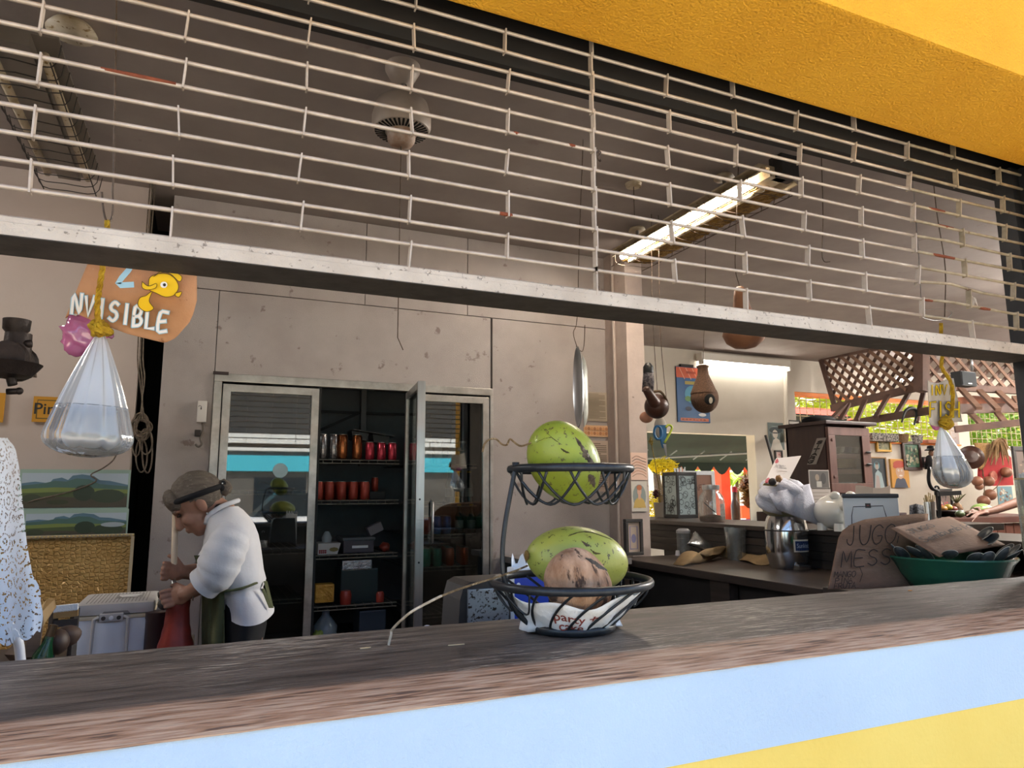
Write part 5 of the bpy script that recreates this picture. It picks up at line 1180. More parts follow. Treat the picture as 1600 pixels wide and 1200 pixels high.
# ---------------------------------------------------------------- left-hand side
irond = mat('old_cast_iron', '#3a3230', '#2c2624', 14, rough=.5, metal=.5, bump=.3)
YM = 2.7
def L(x, y, dy=0): return P(x, y, Y=YM+dy)
t = thing('meat_grinder', L(20, 590), 'old dark cast iron meat grinder clamped at the far left', 'grinder')
s_ = (L(50, 500).x-L(4, 500).x)/2; hc_ = L(27, 500)
part(t, 'hopper', lathe([(s_*.42, L(27, 540).z-hc_.z), (s_*.5, L(27, 525).z-hc_.z), (s_*.95, L(27, 515).z-hc_.z), (s_, 0), (s_*.9, 0), (s_*.4, L(27, 525).z-hc_.z)], hc_, 20), irond, 40)
part(t, 'barrel', lathe([(0, 0), (.05, 0), (.055, .03), (.055, .13), (.062, .135), (.062, .15), (0, .15)], L(10, 556, -.06), 20, (0, 1, .0)), irond, 40)
part(t, 'throat', lathe([(.045, -.06), (.04, 0), (.038, .05)], L(27, 545), 16), irond, 40)
part(t, 'wing_screw', tube([L(38, 537, -.02), L(50, 537, -.02)], .013, 8), irond, True)
part(t, 'clamp_arm', tube(spline([L(18, 575), L(17, 590), L(20, 602)], 3), .014, 8), irond, True)
part(t, 'clamp_screw', tube([L(10, 612), L(34, 611)], .010, 8), irond, True); part(t, 'clamp_knob', ell(L(30, 611), (.012, .012, .012), 10, 8), irond, True)
t = thing('wall_bracket', L(25, 570), 'dark wooden bracket board under the meat grinder', 'bracket')
part(t, 'board', prism([L(0, 535, .05), L(8, 540, .05), L(54, 578, .05), L(55, 588, .05), L(32, 586, .05), L(0, 558, .05)], (0, .03, 0)), mat('bracket_wood', '#5a4a40', '#4a3c34', 10, rough=.7))
part(t, 'wall_post', box(L(-110, 560).x, L(-90, 560).x, YM+.04, YM+.09, .0, CEIL), mat('bracket_wood', '#5a4a40')); part(t, 'pan', lathe([(0, 0), (.07, .01), (.10, .05), (.095, .05), (.06, .015), (0, .008)], L(8, 592, .0), 20), irond, 40)
def plate(w_, h_):
    k = Print(); k.stroke([(.02, .02), (w_-.02, .02), (w_-.02, h_-.02), (.02, h_-.02), (.02, .02)], .006, '#5a4a18').text('Pin', w_*.27, h_*.5, h_*.62, '#1c1c1a', .01); return k
picture('name_sign', (53, 619), (118, 661), 4.53, plate, 'yellow plate sign lettered Pin, half hidden by the left water bag', 'sign', depth=.01, base='#c08a2c')
picture('name_sign', (-40, 612), (4, 660), 4.53, None, 'yellow sign cut off by the left picture edge', 'sign', depth=.01, base='#c08a2c')
def land(smoke):
    def f(w_, h_):
        k = Print(); k.rect(.01, .012, w_-.01, h_-.02, '#b4c3d0')
        def ridge(pts_, c): k.poly([(w_*a_*.96+.012, h_*b_) for a_, b_ in [(0, .06)]+pts_+[(1, .06)]], c)
        ridge([(0, .66), (.12, .70), (.25, .66), (.28, .76), (.36, .80), (.42, .74), (.46, .85), (.55, .88), (.66, .84), (.72, .74), (.82, .72), (1, .62)], '#58788c')
        ridge([(0, .60), (.2, .66), (.3, .72), (.4, .70), (.5, .78), (.62, .76), (.72, .64), (1, .58)], '#4a6a64')
        ridge([(0, .52), (.3, .56), (.6, .54), (1, .5)], '#7a8848'); ridge([(0, .42), (.5, .46), (1, .4)], '#4c5a34'); ridge([(0, .3), (.3, .34), (.7, .28), (1, .34)], '#4a4436')
        for x, y, rx, ry, c in ((.58, .42, .10, .2, '#2c3a28'), (.8, .34, .16, .17, '#34402c'), (.12, .3, .08, .1, '#3c4430'), (.35, .2, .1, .06, '#3a4028')): k.disc(w_*x, h_*y, w_*rx, h_*ry, c)
        if smoke: k.disc(w_*.85, h_*.5, w_*.12, h_*.08, '#a9b4bc')
        return k
    return f
picture('landscape_poster', (32, 733), (200, 796), 4.52, land(0), 'upper green hills landscape poster on the left wall', 'poster', depth=.004, base='#9fb8ac', rough=.35)
picture('landscape_poster', (38, 797), (198, 843), 4.515, land(1), 'lower hazy hills landscape poster, just above the gold panel', 'poster', depth=.004, base='#9fb8ac', rough=.35)
# gold crocodile-pattern panel
gm = mat('gold_hide', '#c9a468', '#b48c4e', 6, rough=.4, metal=.2)
n, Lk = gm.node_tree.nodes, gm.node_tree.links
vo = n.new('ShaderNodeTexVoronoi'); vo.feature = 'DISTANCE_TO_EDGE'; vo.inputs['Scale'].default_value = 42; vo.inputs['Randomness'].default_value = .55
mp_ = n.new('ShaderNodeMapping'); mp_.inputs['Scale'].default_value = (1, 1, 1.25); tc_ = n.new('ShaderNodeTexCoord'); Lk.new(tc_.outputs['Object'], mp_.inputs[0]); Lk.new(mp_.outputs[0], vo.inputs['Vector'])
rg = n.new('ShaderNodeMapRange'); rg.inputs[2].default_value = .18; Lk.new(vo.outputs['Distance'], rg.inputs[0])
bp_ = n.new('ShaderNodeBump'); bp_.inputs['Strength'].default_value = .9; bp_.inputs['Distance'].default_value = .006; Lk.new(rg.outputs[0], bp_.inputs['Height']); Lk.new(bp_.outputs[0], n['Principled BSDF'].inputs['Normal'])
a, b = P(46, 842, Y=4.40), P(196, 960, Y=4.40)
t = thing('gold_hanging', (a.x, 4.4, b.z), 'gold crocodile-textured panel with beaded edge under the landscapes', 'panel')
part(t, 'hide', box(a.x-.2, b.x, 4.40, 4.43, b.z-.3, a.z), gm); part(t, 'top_edge', bbox(a.x-.2, b.x+.012, 4.385, 4.43, a.z, a.z+.014, .003), mat('edge_cream', '#b5a68c', rough=.6)); part(t, 'side_edge', bbox(b.x, b.x+.014, 4.385, 4.43, b.z-.3, a.z, .003), mat('edge_cream', '#b5a68c'))
for i in range(26): part(t, 'bead', ell((a.x+.01+(b.x-a.x)*i/25, 4.383, a.z+.008), (.005, .004, .005), 8, 6), mat('bead_gold', '#c9b27a', rough=.35, metal=.4), True)
# coil of rope in the dark gap
cordm = mat('old_cord', '#7a6d60', '#5c5148', 60, rough=.9)
t = thing('rope_coil', P(222, 740, Y=4.45), 'tangled grey rope coil hanging in the dark gap', 'rope')
rq = random.Random(9)
for i, (c0, rx, rz) in enumerate([((222+rq.uniform(-4, 4), 668+rq.uniform(-6, 6)), rq.uniform(9, 16), rq.uniform(10, 19)) for _ in range(9)] + [((221, 712), 9, 26), ((230, 705), 8, 34), ((213, 695), 6, 18), ((228, 690), 10, 20)]):
    part(t, 'loop', tube([P(c0[0]+rx*math.cos(a_), c0[1]+rz*math.sin(a_), Y=4.45+.01*math.sin(3*a_+i)) for a_ in [k_*math.tau/22 for k_ in range(22)]], .0045, 6, closed=True), cordm, True)
for x0 in (216, 220, 224): part(t, 'strand', tube(spline([V(P(x0, 530, Y=4.47).x, 4.47, CEIL), P(x0, 530, Y=4.47), P(x0+2, 590, Y=4.46), P(222, 625, Y=4.45), P(222+(x0-220), 655, Y=4.44)], 4), .004, 6), cordm, True)
one('poster_string', tube(spline([P(x, y, Y=4.49) for x, y in ((184, 706), (176, 720), (160, 732), (142, 742), (150, 752), (110, 768), (60, 780), (44, 785))], 4), .004, 6), cordm, 'loose grey string trailing across the upper landscape', 'string')
# ice chest
YI = 3.35; a, b = P(119, 952, Y=YI), P(240, 947, Y=YI); zt_ = P(120, 946, Y=YI).z; yb = P(200, 925, Z=zt_).y
chw = mat('chest_white', '#eef1f5', '#e4e8ee', 4, rough=.45); cht = mat('chest_tan', '#c9bda4', rough=.6); chg = mat('chest_lid', '#c4c2c0', '#b8b5b2', 10, rough=.55)
t = thing('ice_chest', ((a.x+b.x)/2, (YI+yb)/2, .72), 'white ice chest with ribbed grey lid and bail handle', 'ice chest')
h_ = zt_-.72
bm = bbox(a.x, b.x, YI, yb, .72, zt_-.05, .025)
bmv = [V((a.x+b.x)/2+(p.x-(a.x+b.x)/2)*(.90+.10*(p.z-.72)/h_), p.y, p.z) for p in bm[0]]
part(t, 'tub', (bmv, bm[1]), chw, 40)
part(t, 'tan_band', bbox(a.x-.004, b.x+.004, YI-.004, yb+.004, zt_-.062, zt_-.046, .006), cht, 40)
lid = part(t, 'lid', bbox(a.x-.004, b.x+.004, YI-.006, yb+.006, zt_-.045, zt_, .016), chg, 40)
nr_ = 17
for i in range(nr_):
    x = a.x+.03+(b.x-a.x-.06)*i/(nr_-1); part(lid, 'rib_groove', box(x-.0012, x+.0012, YI+.03, yb-.03, zt_-.001, zt_+.0008), mat('groove', '#7d7a78', rough=.8))
part(lid, 'latch_lip', prism([((a.x+b.x)/2-.05, YI-.008, zt_-.042), ((a.x+b.x)/2+.055, YI-.008, zt_-.042), ((a.x+b.x)/2+.045, YI-.008, zt_-.03), ((a.x+b.x)/2-.04, YI-.008, zt_-.03)], (0, .004, 0)), mat('groove', '#7d7a78'))
k = Print(.0005); lw, ld = b.x-a.x, yb-YI
k.rect(lw*.44, ld*.40, lw*.82, ld*.78, '#8f8c8a').rect(lw*.47, ld*.64, lw*.79, ld*.70, '#f0f0f0').rect(lw*.49, ld*.55, lw*.76, ld*.60, '#f0f0f0').rect(lw*.52, ld*.45, lw*.74, ld*.50, '#f0f0f0')
pr(lid, 'label_panel', k, plane((a.x, YI, zt_+.001), (1, 0, 0), (0, 1, 0)))
x0, x1 = P(150, 970, Y=YI).x, P(198, 970, Y=YI).x; zb2 = P(170, 958, Y=YI).z
part(t, 'handle_bracket', bbox(x0+.012, x1-.012, YI-.022, YI, zb2-.03, zb2, .004), chg, 40)
hd = part(t, 'bail_handle', tube([(x0+.01, YI-.015, zb2-.012), (x0-.006, YI-.02, zb2-.02), (x0-.008, YI-.022, .76), (x1+.008, YI-.022, .76), (x1+.006, YI-.02, zb2-.02), (x1-.01, YI-.015, zb2-.012)], .007, 8), chg, 40)
for u in (.25, .5, .75): part(t, 'hinge_boss', lathe([(.008, 0), (.008, .006), (0, .007)], (x0+(x1-x0)*u, YI-.022, zb2-.016), 12, (0, -1, 0)), chw if u == .5 else dark, 40)
# lace garment near the counter
LM = bpy.data.materials.new('white_lace'); LM.use_nodes = True; n, Lk = LM.node_tree.nodes, LM.node_tree.links; b_ = n['Principled BSDF']; b_.inputs['Base Color'].default_value = hx('#eef2f8'); b_.inputs['Roughness'].default_value = .85
tc_ = n.new('ShaderNodeTexCoord'); v1 = n.new('ShaderNodeTexVoronoi'); v1.inputs['Scale'].default_value = 26; v2 = n.new('ShaderNodeTexVoronoi'); v2.inputs['Scale'].default_value = 190
ring = n.new('ShaderNodeMath'); ring.operation = 'SINE'; mu = n.new('ShaderNodeMath'); mu.operation = 'MULTIPLY'; mu.inputs[1].default_value = 21
for q in (v1, v2): Lk.new(tc_.outputs['Object'], q.inputs['Vector'])
Lk.new(v1.outputs['Distance'], mu.inputs[0]); Lk.new(mu.outputs[0], ring.inputs[0])
g1 = n.new('ShaderNodeMath'); g1.operation = 'GREATER_THAN'; g1.inputs[1].default_value = -.35; Lk.new(ring.outputs[0], g1.inputs[0])
g2 = n.new('ShaderNodeMath'); g2.operation = 'GREATER_THAN'; g2.inputs[1].default_value = .5; Lk.new(v2.outputs['Distance'], g2.inputs[0])
mxm = n.new('ShaderNodeMath'); mxm.operation = 'MAXIMUM'; Lk.new(g1.outputs[0], mxm.inputs[0]); Lk.new(g2.outputs[0], mxm.inputs[1]); Lk.new(mxm.outputs[0], b_.inputs['Alpha'])
YL = 1.95
t = thing('lace_garment', P(0, 1030, Y=YL), 'white crochet lace garment hanging at the left edge', 'garment')
def lace(u, v_):
    re = [(12, 684), (24, 700), (30, 730), (36, 790), (42, 850), (52, 905), (60, 940), (60, 985)]
    i = v_*7; k_ = min(6, int(i)); f_ = i-k_; xr = re[k_][0]+(re[k_+1][0]-re[k_][0])*f_; y = re[k_][1]+(re[k_+1][1]-re[k_][1])*f_+45*v_*(1-u)
    sc_ = (4*abs(math.sin(v_*22))+3 if u > .99 and v_ > .7 else 0); x = -90+(xr+90+sc_)*u
    return P(x, y+(10*abs(math.sin(u*16)) if v_ > .99 else 0), Y=YL+.03*math.sin(u*10+v_*2)+.05*(1-u))
part(t, 'lace', sheet(lace, 50, 40), LM, True)
part(t, 'hanger', tube(spline([P(-100, 700, Y=YL+.02), P(-40, 680, Y=YL+.02), P(-40, 650, Y=YL+.02), P(-40, 560, Y=YL+.02), P(-40, 300, Y=YL+.02)], 4), .003, 6), wirem)
# clutter below: crate boards, bottle, gourd, hose
wb = mat('crate_wood', '#6a5848', '#55463a', 8, rough=.8, stretch=(.5, 4, 4)); YK = 2.35
def K(x, y, dy=0): return P(x, y, Y=YK+dy)
t = thing('wooden_crate', (K(40, 1000).x, YK+.1, .89), 'dark wooden crate corner beside the lace garment', 'crate')
for q in (((18, 1000), (55, 955), .05), ((50, 1030), (58, 968), .0), ((20, 1030), (52, 990), .06)): part(t, 'crate_board', bar(K(q[0][0], q[0][1], q[2]), K(q[1][0], q[1][1], q[2]+.05), .03, .04), wb)
t = thing('gold_box', K(70, 965, .1), 'small gold-brown open box corner in front of the gold panel', 'box')
part(t, 'box_face', prism([K(58, 962, .1), K(84, 938, .16), K(86, 950, .16), K(62, 985, .1)], (0, .02, 0)), mat('box_gold', '#a88a5a', '#8a6c40', 8, rough=.6)); part(t, 'box_top', prism([K(56, 955, .1), K(74, 936, .16), K(84, 937, .16), K(60, 962, .1)], (0, .02, 0)), mat('box_gold', '#a88a5a'))
t = thing('leaning_picture', K(100, 985, .6), 'leaning picture frame boards left of the ice chest', 'frame')
for y, m_ in ((949, pm), (958, mat('box_gold', '#a88a5a')), (972, dark)): part(t, 'frame_rail', bar(K(84, y+3, .6), K(122, y-1, .6), .02, .022), m_)
for x_ in (85, 118): part(t, 'frame_stile', bar(K(x_, 950, .62), V(K(x_, 950, .62).x, YK+.62, .72), .02, .02), dark)
t = thing('green_bottle', (K(64, 1010).x, YK-.02, .89), 'green glass bottle tipped among the clutter at lower left', 'bottle')
gb = mat('green_glass', '#245a3a', '#1a452c', 10, rough=.12, trans=.3); d_ = V(.22, .1, 1); c_ = V(K(58, 1024).x, YK-.02, .895)
part(t, 'bottle_body', lathe([(0, 0), (.023, 0), (.025, .015), (.025, .075), (.011, .11), (.009, .15), (0, .15)], c_, 18, d_), gb, 40); part(t, 'foil_cap', lathe([(.012, .125), (.011, .155), (0, .157)], c_, 14, d_), mat('foil_dark', '#5a4a3a', rough=.3, metal=.8), 40); part(t, 'bottle_label', lathe([(.0256, .022), (.0256, .06)], c_, 18, d_), mat('label_red', '#7a3a34', '#a8a090', 40, rough=.6), 40)
one('brown_gourd', ell(K(88, 1003, .1), (.035, .035, .035), 16, 10, lambda d: 1+.03*math.sin(5*d.x)), mat('gourd_dark', '#4e3e36', '#3c302a', 12, rough=.5), 'round dark brown gourd beside the green bottle', 'gourd', smooth=True)
one('brown_gourd', ell(K(106, 993, .15), (.035, .03, .03), 16, 10, lambda d: 1+.05*math.sin(4*d.z)), mat('gourd_mid', '#5c4a40', '#4a3a32', 12, rough=.6), 'paler brown gourd against the ice chest', 'gourd', smooth=True)
one('white_hose', tube(spline([K(12, 975, -.2), K(20, 985, -.2), K(29, 1005, -.2), K(33, 1040, -.2)], 5), .011, 12), chw, 'curved white plastic hose below the lace garment', 'hose', smooth=True)
one('glass_tray', bbox(K(70, 1018).x, K(125, 1018).x, YK-.05, YK+.02, .89, .905, .004), mat('tray_glass', '#8a9490', rough=.1), 'pale glass tray edge in front of the ice chest', 'tray')
# ---------------------------------------------------------------- bar on the right, running back into the room
barw = mat('bar_wood', '#4a403a', '#39312c', 4, rough=.4, stretch=(6, .5, 6), spots='#6e6258', spot_scale=12, spot_t=.66); bard = mat('bar_dark_panel', '#1c1a1a', '#262322', 5, rough=.6)
BX, SX, BY0, BY1 = 2.66, 3.33, 2.3, 4.27
t = thing('drinks_bar', (2.9, 3.3, 0), 'dark wooden bar running back from the counter, with raised rear shelf', 'bar')
part(t, 'bar_top', bbox(BX, SX+.02, BY0, BY1, .905, .95, .006), barw); part(t, 'bar_front', box(BX+.10, BX+.13, BY0, BY1, 0, .905), bard)
p = P(1127, 915, X=BX+.06); part(t, 'leg', box(BX+.03, BX+.09, p.y-.1, p.y+.06, 0, .905), barw)
part(t, 'leg', box(BX+.03, BX+.09, BY0+.05, BY0+.14, 0, .905), barw)
for i in range(4): part(t, 'riser_board', bbox(SX, SX+.03, BY0-.1, 4.9, .95+.05*i, .95+.05*i+.048, .003), mat('riser_wood', '#2a2522', '#37302b', 4, rough=.6, stretch=(6, .5, 6)))
part(t, 'raised_shelf', bbox(SX-.02, SX+.56, BY0-.3, 5.4, 1.145, 1.175, .005), barw); part(t, 'back_panel', box(SX+.5, SX+.53, BY0-.3, 5.35, 0, 1.145), bard)
BZ, SZ = .95, 1.175
def onb(px, py): return P(px, py, Z=BZ)
def ons(px, py): return P(px, py, Z=SZ)
def hgt(b, px, py): return P(px, py, Y=b.y).z-b.z
def wid(b, x0, x1): return pxm(b, abs(x1-x0))
clear = pane_mat('clear_glass', '#eef2f0', .08, .03, body='#c8cccc', bodyf=.10, top=.6)
frost = pane_mat('frosted_plastic', '#d8dcdc', .06, .25, body='#a8acac', bodyf=.35, top=.4)
# pitcher, shaker, cup, foil coffee bag, cloth on the bar top
b = onb(1151, 875); r_ = wid(b, 1132, 1170)/2*.86; h_ = hgt(b, 1151, 824)
t = thing('pitcher', b, 'clear plastic pitcher standing on the brown cloth', 'pitcher')
part(t, 'pitcher_body', lathe([(0, .004), (r_*.78, .004), (r_*.8, .01), (r_, h_), (r_*1.02, h_), (r_*.82, .0), (0, 0)], b, 24), frost, 50)
part(t, 'handle', tube(spline([b+V(r_*.9, -.01, h_*.8), b+V(r_*1.5, -.02, h_*.78), b+V(r_*1.5, -.02, h_*.35), b+V(r_*.85, -.01, h_*.25)], 5), .006, 8), frost, True)
part(t, 'spout', prism([b+V(-r_*.95, .02, h_), b+V(-r_*.95, -.02, h_), b+V(-r_*1.25, 0, h_+.004)], (0.01, 0, -.03)), frost)
b = onb(1069, 867); r_ = wid(b, 1059, 1080)/2; h_ = hgt(b, 1069, 826)
t = thing('shaker_bottle', b, 'tall clear shaker bottle with rounded lid on the bar', 'bottle')
part(t, 'bottle_body', lathe([(0, 0), (r_, 0), (r_, h_*.85), (0, h_*.85)], b, 20), frost, 50); part(t, 'lid', lathe([(r_*1.05, h_*.83), (r_*1.05, h_*.93), (r_*.7, h_), (0, h_)], b, 20), mat('lid_grey2', '#8a8a8c', rough=.3), 50)
b = onb(1059, 868); t = thing('paper_cup', b, 'tiny white cup in front of the shaker bottle', 'cup'); part(t, 'cup', lathe([(0, 0), (.018, 0), (.013, .035), (.0, .035)], b, 14), mat('cup_white', '#c9c6c8', rough=.6), 50)
a = [onb(1078, 842)+V(0, 0, 0)]
c = P(1100, 850, Y=onb(1098, 872).y); t = thing('coffee_bag', onb(1098, 872), 'shiny silver coffee bag lying against the bar riser', 'bag')
def cbag(u, v_): 
    x = 1076+10*v_+(38-2*v_)*u; y = 848-12*v_*(1-u)+18*u-6*v_; return P(x, y, Y=c.y-.03+.10*v_)+V(0, -.02*math.sin(math.pi*u)*math.sin(math.pi*v_), .018*math.sin(math.pi*u)*math.sin(math.pi*v_))
part(t, 'foil_bag', sheet(cbag, 12, 8, .02), mat('foil_bag', '#b4b4b0', '#8f8f8c', 14, rough=.22, metal=.8, bump=.5, bscale=40), True)
k = Print(.0006); k.rect(1080, -856, 1088, -838, '#1f2a4a').rect(1094, -850, 1108, -846, '#4a4a48').rect(1094, -856, 1106, -853, '#4a4a48')
clm = mat('brown_cloth', '#8a7352', '#776244', 8, rough=.95, bump=.4, bscale=120)
def cloth(u, v_):
    x = 1052+148*u; p = onb(x, 877+7*math.sin(u*7+1)+10*u*(1-u)); w_ = 1-v_
    p = p+V(.26*w_, .12*w_, .004+(.055+.02*math.sin(u*5))*math.sin(math.pi*min(1, w_*1.1)*.8)+.010*math.sin(u*21+v_*4)+.008*math.sin(u*37)*w_); p.x = min(p.x, SX-.01)
    p.z = max(p.z, BZ+.003); return p
one('brown_cloth', sheet(cloth, 48, 10, .003), clm, 'crumpled brown cloth draped over the bar edge', 'cloth', smooth=True)
# steel juicer with towel and menu
b = onb(1232, 888); r_ = wid(b, 1199, 1268)/2*.95; chrome = mat('chrome', '#cfd1d3', '#b9bcc0', 8, rough=.12, metal=1)
zz = lambda y: hgt(b, 1232, y)
t = thing('steel_juicer', b, 'polished steel juicer drum with blue label under a white towel', 'juicer')
part(t, 'drum', lathe([(0, 0), (r_*.8, 0), (r_*.84, .012), (r_*.98, zz(868)), (r_, zz(860)), (r_, zz(830)), (r_*.99, zz(827)), (r_*.9, zz(812)), (r_*.82, zz(806)), (0, zz(806))], b, 32), chrome, 40)
part(t, 'seam', lathe([(r_*1.01, zz(829)), (r_*1.02, zz(828)), (r_*1.01, zz(827))], b, 32), dark, True)
part(t, 'foot', bbox(b.x-.05, b.x+.04, b.y-r_-.01, b.y, b.z, b.z+.03, .004), chrome)
part(t, 'juice_bowl', lathe([(r_*.7, zz(806)), (r_*1.0, zz(800)), (r_*1.06, zz(790)), (r_*1.0, zz(788)), (0, zz(795))], b, 28), mat('bowl_cream', '#b5ad8c', rough=.4), 40)
lb = [P(1247, 841, Y=b.y-r_*1.0), P(1268, 858, Y=b.y-r_*1.0)]
def lab(u, v_, w): 
    an = math.radians(-118+u*46); rr_ = r_*1.005+w; return V(b.x+rr_*math.cos(an), b.y+rr_*math.sin(an), b.z+zz(860)+(zz(841)-zz(860))*v_)
k = Print(.0006); [k.rect(i/8, 0, (i+1)/8, 1, '#e4dccb') for i in range(8)]; k.n = 10; [k.rect(.08+.84*i/8, .12, .08+.84*(i+1)/8, .88, '#16305e') for i in range(8)]; k.n = 20
vs_, fs_ = text2d('Sunkist', 1, .0); k.add([(.5+q.x*.26, .5+q.y*.5) for q in vs_], fs_, '#c8d2e4'); pr(t, 'label', k, lab, .5)
towel = mat('white_towel', '#dcdce6', '#cfcfdc', 8, rough=.95, bump=.5, bscale=90)
tw = thing('white_towel', b+V(0, 0, zz(790)), 'white towel heaped over the steel juicer', 'towel')
rt = random.Random(12)
def tfn(d): return 1+.09*math.sin(5*d.x+3*d.z+1)+.07*math.sin(8*d.z-6*d.y)+.05*math.sin(13*d.x+7*d.y)
c1_ = P(1222, 775, Y=b.y-.02); rx_ = wid(b, 1180, 1262)/2
part(tw, 'heap', ell(c1_, (rx_, rx_*.8, rx_*.72), 40, 26, tfn), towel, True)
def flap(u, v_):
    x = 1200+14*v_+(64+4*v_)*u; y = 772+(24+26*u)*v_-16*u*(1-v_); return P(x, y, Y=b.y-r_*1.05-.03*math.sin(v_*3)+.012*math.sin(u*13+v_*3))
part(tw, 'hanging_fold', sheet(flap, 20, 16, .004), towel, True)
t = thing('menu_clipboard', P(1218, 755, Y=b.y-.06), 'tilted menu card with red flowers propped on the towel', 'menu')
mq = [P(1194, 755, Y=b.y-.10), P(1228, 758, Y=b.y-.10), P(1252, 712, Y=b.y-.0), P(1213, 716, Y=b.y-.0)]
U_, V_ = (mq[1]-mq[0]), (mq[3]-mq[0]); N_ = U_.cross(V_).normalized()
if N_.y > 0: N_ = -N_
part(t, 'card', prism(mq, -N_*.006), mat('menu_card', '#e2d8d2', rough=.6)); part(t, 'board', prism([q-N_*.012+U_*.04 for q in mq], -N_*.01), mat('menu_back', '#a8935c', rough=.7))
k = Print(.0008)
for x, y in ((.1, .9), (.9, .9), (.92, .12), (.08, .1)): k.disc(x, y, .09, .11, '#b8303e', 9)
vs_, fs_ = text2d('PATRIO DECAL', 1, .0); k.add([(.5+q.x*.115, .66+q.y*.2) for q in vs_], fs_, '#5a4a48'); k.rect(.25, .5, .75, .52, '#a89a94').rect(.3, .42, .7, .435, '#a89a94')
pr(t, 'print', k, lambda u, v_, w: mq[0]+U_*u+V_*v_+N_*w, .6)
one('dark_ball', ell(P(1207, 753, Y=b.y-.12), (.022, .022, .022), 14, 10), dark, 'small dark ball at the foot of the menu card', 'ball', smooth=True)
one('shell', ell(P(1217, 748, Y=b.y-.125), (.022, .012, .02), 14, 10, lambda d: 1+.15*math.sin(8*d.x)), mat('shell', '#b5895c', '#8a6238', 20, rough=.6), 'brown shell beside the dark ball on the menu card', 'shell', smooth=True)
# piggy bank
b = ons(1310, 829); r_ = wid(b, 1281, 1340)/2; pg = mat('piggy_white', '#dedbd2', rough=.18, coat=.5)
zz = lambda y: hgt(b, 1310, y)
t = thing('piggy_bank', b, 'glossy white piggy bank on the raised shelf', 'piggy bank')
part(t, 'body', ell(b+V(.005, .02, zz(800)), (r_, r_*1.15, r_*.92), 28, 18), pg, True)
for x in (-.5, .5):
    for y in (-.5, .6): part(t, 'leg', lathe([(r_*.26, 0), (r_*.24, r_*.4)], b+V(r_*x, r_*y, 0), 14), pg, True)
part(t, 'snout', lathe([(0, .03), (r_*.24, .03), (r_*.27, .02), (r_*.25, -.03)], b+V(-r_*.42, -r_*1.0, zz(790)), 18, (-.35, -1, .15)), pg, 50)
for x in (-.3, .85): part(t, 'ear', ell(b+V(r_*x, -.2*r_, zz(774)), (r_*.34, r_*.2, r_*.22), 14, 10), pg, True)
# white dispenser box with black lid, and a card behind
b = ons(1364, 834); Yb = b.y; nb_w, nb_h = pxm(b, 78), hgt(b, 1364, 778); Mn = pose(b, (.68, -.73, 0))
t = thing('napkin_box', b, 'white napkin box with black lid behind the cardboard sign', 'box')
part(t, 'case', xf(bbox(-nb_w/2, nb_w/2, 0, .16, 0, nb_h, .008), Mn), mat('box_white', '#e6ecf0', rough=.35), 40); part(t, 'lid', xf(bbox(-nb_w/2-.004, nb_w/2+.004, -.004, .165, nb_h, nb_h+.022, .008), Mn), mat('lid_charcoal', '#3a3c42', rough=.4), 40)
k = Print(); w_, h_ = nb_w, nb_h; k.stroke([(w_*.12, 0), (w_*.14, h_*.5), (w_*.18, h_*.75), (w_*.72, h_*.78), (w_*.76, h_*.5), (w_*.80, 0)], .004, '#2c3036').rect(w_*.4, h_*.72, w_*.5, h_*.85, '#3a3230').rect(w_*.43, h_*.78, w_*.47, h_*.80, '#a8403a')
pr(t, 'panel_pattern', k, lambda u, v_, w: Mn @ V(u-w_/2, -.001-w, v_), .4)
one('folded_card', sheet(lambda u, v_: P(1337+54*u, 776-v_*(18-8*math.sin(u*3.1)*u), Y=Yb+.2+.03*abs(u-.5)), 8, 3, .002), mat('card_beige', '#c9b8a8', rough=.8), 'beige folded card standing behind the napkin box', 'card')
# lantern, napkins, jar, vase on the raised shelf
b = ons(1064, 809); w_ = wid(b, 1045, 1084)*.93; zz = lambda y: hgt(b, 1064, y); hh = zz(738)
blk = mat('lantern_black', '#1b1c1e', rough=.45); x0, x1, y0, y1 = b.x-w_/2, b.x+w_/2, b.y-w_/2, b.y+w_/2
t = thing('lantern', b, 'black box lantern with curly floral glass panels', 'lantern')
part(t, 'base', bbox(x0-.004, x1+.004, y0-.004, y1+.004, SZ, SZ+.03, .004), blk); part(t, 'top_rim', bbox(x0-.004, x1+.004, y0-.004, y1+.004, SZ+hh-.03, SZ+hh, .004), blk)
for x in (x0, x1-.012):
    for y in (y0, y1-.012): part(t, 'corner_post', box(x-.003, x+.016, y-.003, y+.016, SZ+.02, SZ+hh-.02), blk)
pg_ = mat('lantern_glass', '#9fb0b4', rough=.3); hs = hh-.044
for f in range(2):
    fn_ = plane((x0+.012, y0+.004, SZ+.022), (1, 0, 0), (0, 0, 1), (0, -1, 0)) if f == 0 else plane((x0+.004, y1-.012, SZ+.022), (0, -1, 0), (0, 0, 1), (-1, 0, 0))
    ww = w_-.024
    part(t, 'glass_panel', prism([fn_(0, 0, 0), fn_(ww, 0, 0), fn_(ww, hs, 0), fn_(0, hs, 0)], fn_(0, 0, -.003)-fn_(0, 0, 0)), pg_)
    k = Print(.0004); rq = random.Random(5+f)
    for i in range(26):
        cx_, cy_, rr_ = rq.uniform(.08, .92)*ww, rq.uniform(.06, .94)*hs, rq.uniform(.06, .16)*ww
        k.stroke([(cx_+rr_*math.cos(a_*.52), cy_+rr_*math.sin(a_*.52)) for a_ in range(13)], .0042, '#1b1c1e')
    pr(t, 'floral_pattern', k, lambda u, v_, w, fn_=fn_, ww=ww: fn_(min(ww, max(0, u)), min(hs, max(0, v_)), w), .5)
